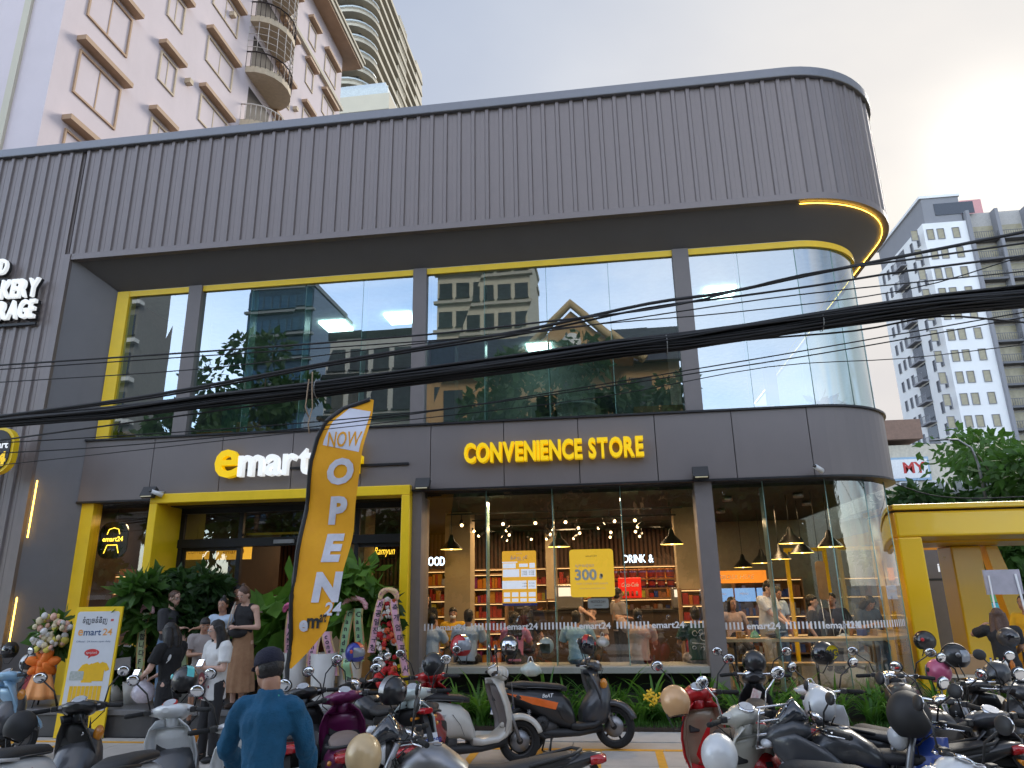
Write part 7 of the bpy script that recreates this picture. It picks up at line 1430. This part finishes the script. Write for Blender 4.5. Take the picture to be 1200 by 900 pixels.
g.build('shirt_print', M['white'], o[0], loc=(-.13, .02, .78), rot=(.0, .12, -pi/2-.0))
x, y = pxy(693, 706, 13.5); person('young man facing the street with a hand at his mouth', x, y, D(-92), 1.66, SZ, sit=.46, shirt=gryf, trous=blkf, hair='fringe', hr=(.13, -.02, 1.16), hl=(.25, .1, .8), skin='skinp', feet=((.42, .1, .06), (.4, -.1, .06)))
x, y = pxy(531, 708, 13.7); person('customer with a white face mask facing the street', x, y, D(-80), 1.62, SZ, sit=.48, shirt=yel_f, trous=blkf, hair='fringe', mask=M['white'], feet=((.42, .1, .06), (.4, -.1, .06)))
x, y = pxy(499, 702, 14.2); person('woman with dark hair at the left edge of the main window', x, y, D(-60), 1.56, SZ, shirt=blkf, trous=blkf, hair='long', skin='skinp')
x, y = pxy(617, 712, 14.0); person('customer in black behind the one in pink', x, y, D(120), 1.6, SZ, sit=.48, shirt=blkf, trous=blkf, hair='bob', feet=((.42, .1, .06), (.4, -.1, .06)))
# right corner room
x, y = pxy(893, 680, 13.5); o = person('standing man with glasses in a white shirt handing out food', x, y, D(-45), 1.72, SZ, shirt=whf, trous=fab('khaki', (.4, .34, .24)), loose=1.15, hair='fringe', skin='skinp', glasses=True, hr=(.36, .0, 1.0), hl=(.34, .1, 1.0), head=(.35, .1), lean=.1)
x, y = pxy(908, 694, 13.9); person('person in a pale blue shirt with a black strap behind him', x, y, D(-60), 1.6, SZ, shirt=blf, trous=jean, hair='short', head=(.3, 0), hr=(.3, 0, 1.0))
x, y = pxy(857, 705, 13.6); person('seated woman with dark hair beside the grey column', x, y, D(-70), 1.6, SZ, sit=.6, shirt=brn_f, trous=blkf, hair='bob', feet=((.3, .1, .2), (.3, -.1, .2)))
x, y = pxy(951, 712, 13.9); person('customer in dark clothes facing right behind the corner glass', x, y, D(-20), 1.62, SZ, sit=.6, shirt=blkf, trous=blkf, hair='fringe', feet=((.3, .1, .2), (.3, -.1, .2)), skin='skinp')
x, y = pxy(975, 706, 14.4); person('customer in black near the inner yellow frame', x, y, D(-120), 1.66, SZ, sit=.6, shirt=navy, trous=blkf, hair='short', feet=((.3, .1, .2), (.3, -.1, .2)))
x, y = pxy(1008, 706, 13.9); person('customer with tousled dark hair bent over the wooden counter', x, y, D(-70), 1.64, SZ, sit=.62, shirt=fab('slate', (.07, .09, .12)), trous=jean, hair='bob', lean=.3, head=(.7, 0), hr=(.35, -.05, .95), hl=(.35, .1, .95), feet=((.3, .1, .2), (.3, -.1, .2)))
x, y = pxy(725, 722, 14.6); person('person at the counter behind the brown t-shirt', x, y, D(30), 1.62, SZ, shirt=gryf, trous=blkf, hair='short')
# outside right
x, y = pxy(1166, 706, 11.9); person('woman with long brown hair and a black top at the kiosk table', x, y, D(60), 1.62, 0, shirt=blkf, trous=blkf, loose=1.15, hair='long', hairm='hairb', hl=(.35, .25, 1.35), hr=(.3, -.1, .95), build=1.08)
x, y = pxy(1197, 690, 13.0); person('man in black and yellow at the right edge', x, y, D(-150), 1.78, 0, shirt=yel_f, trous=blkf, hair='short', loose=1.1, hr=(.3, -.1, 1.1))
# small things held or lying near people
q = at(1140, 770, Y=11.6); t = thing('folding_table', 'pale folding table with drinks beside the woman with brown hair', 'table', (q.x, 11.6, 0)); MB().box(-.45, .6, -.3, .3, .72, .75).build('tabletop', mat('table_board', (.5, .45, .36), .6), t)
for sx in (-.4, .55):
    for sy in (-.25, .25): MB().tube([(sx, sy, 0), (sx, sy, .72)], .014, 5).build('leg', M['steel'], t)
tag(MB().obox((q.x-.12, 11.6, .87), (.42, .36, .24)).build('carton', card, None, .004), 'open brown carton on the folding table', 'carton')
tag(MB().obox((q.x+.75, 11.4, .55), (.35, .3, .3)).build('cool_box', mat('cool_blue', (.1, .45, .65), .5), None, .02), 'blue cool box at the right edge beside the table', 'cool box')
for i in range(4): t = thing('drink_bottle', ['clear bottle by the brown carton', 'yellow-capped bottle on the folding table', 'white bottle on the folding table', 'orange bottle on the folding table'][i], 'bottle', (q.x+.15+i*.09, 11.42, .75)); MB().lathe([(.01, 0), (.03, 0), (.032, .14), (.012, .18), (.012, .2)], 12).build('bottle', [M['clear'], M['plate'], M['white'], snack[8]][i], t); MB().lathe([(.014, .198), (.014, .22), (.001, .22)], 10).build('bottle_cap', [snack[3], snack[2], snack[0], snack[4]][i], t)
for i, (px, nm) in enumerate([(868, 'snack carton on the counter left of the green bag'), (905, 'grey folded jacket pile on the counter'), (1010, 'blue and orange snack packs on the curved counter'), (1024, 'small brown box at the end of the curved counter')]):
    q = at(px, 742, Y=12.55 if px < 960 else 12.9); tag(MB().ell((0, 0, .05), (.12, .08, .05), 12).build('counter_item', [snack[1], M['grey'], snack[3], card][i], None, loc=(q.x, q.y, 1.186)) if i == 1 else MB().obox((0, 0, .05), (.14, .1, .1), rotm(0, 0, .4*i)).build('counter_item', [snack[1], M['grey'], snack[3], card][i], None, .004, loc=(q.x, q.y, 1.186)), nm, 'food pack' if i != 1 else 'jacket')

bpy.data.scenes.remove(WS)
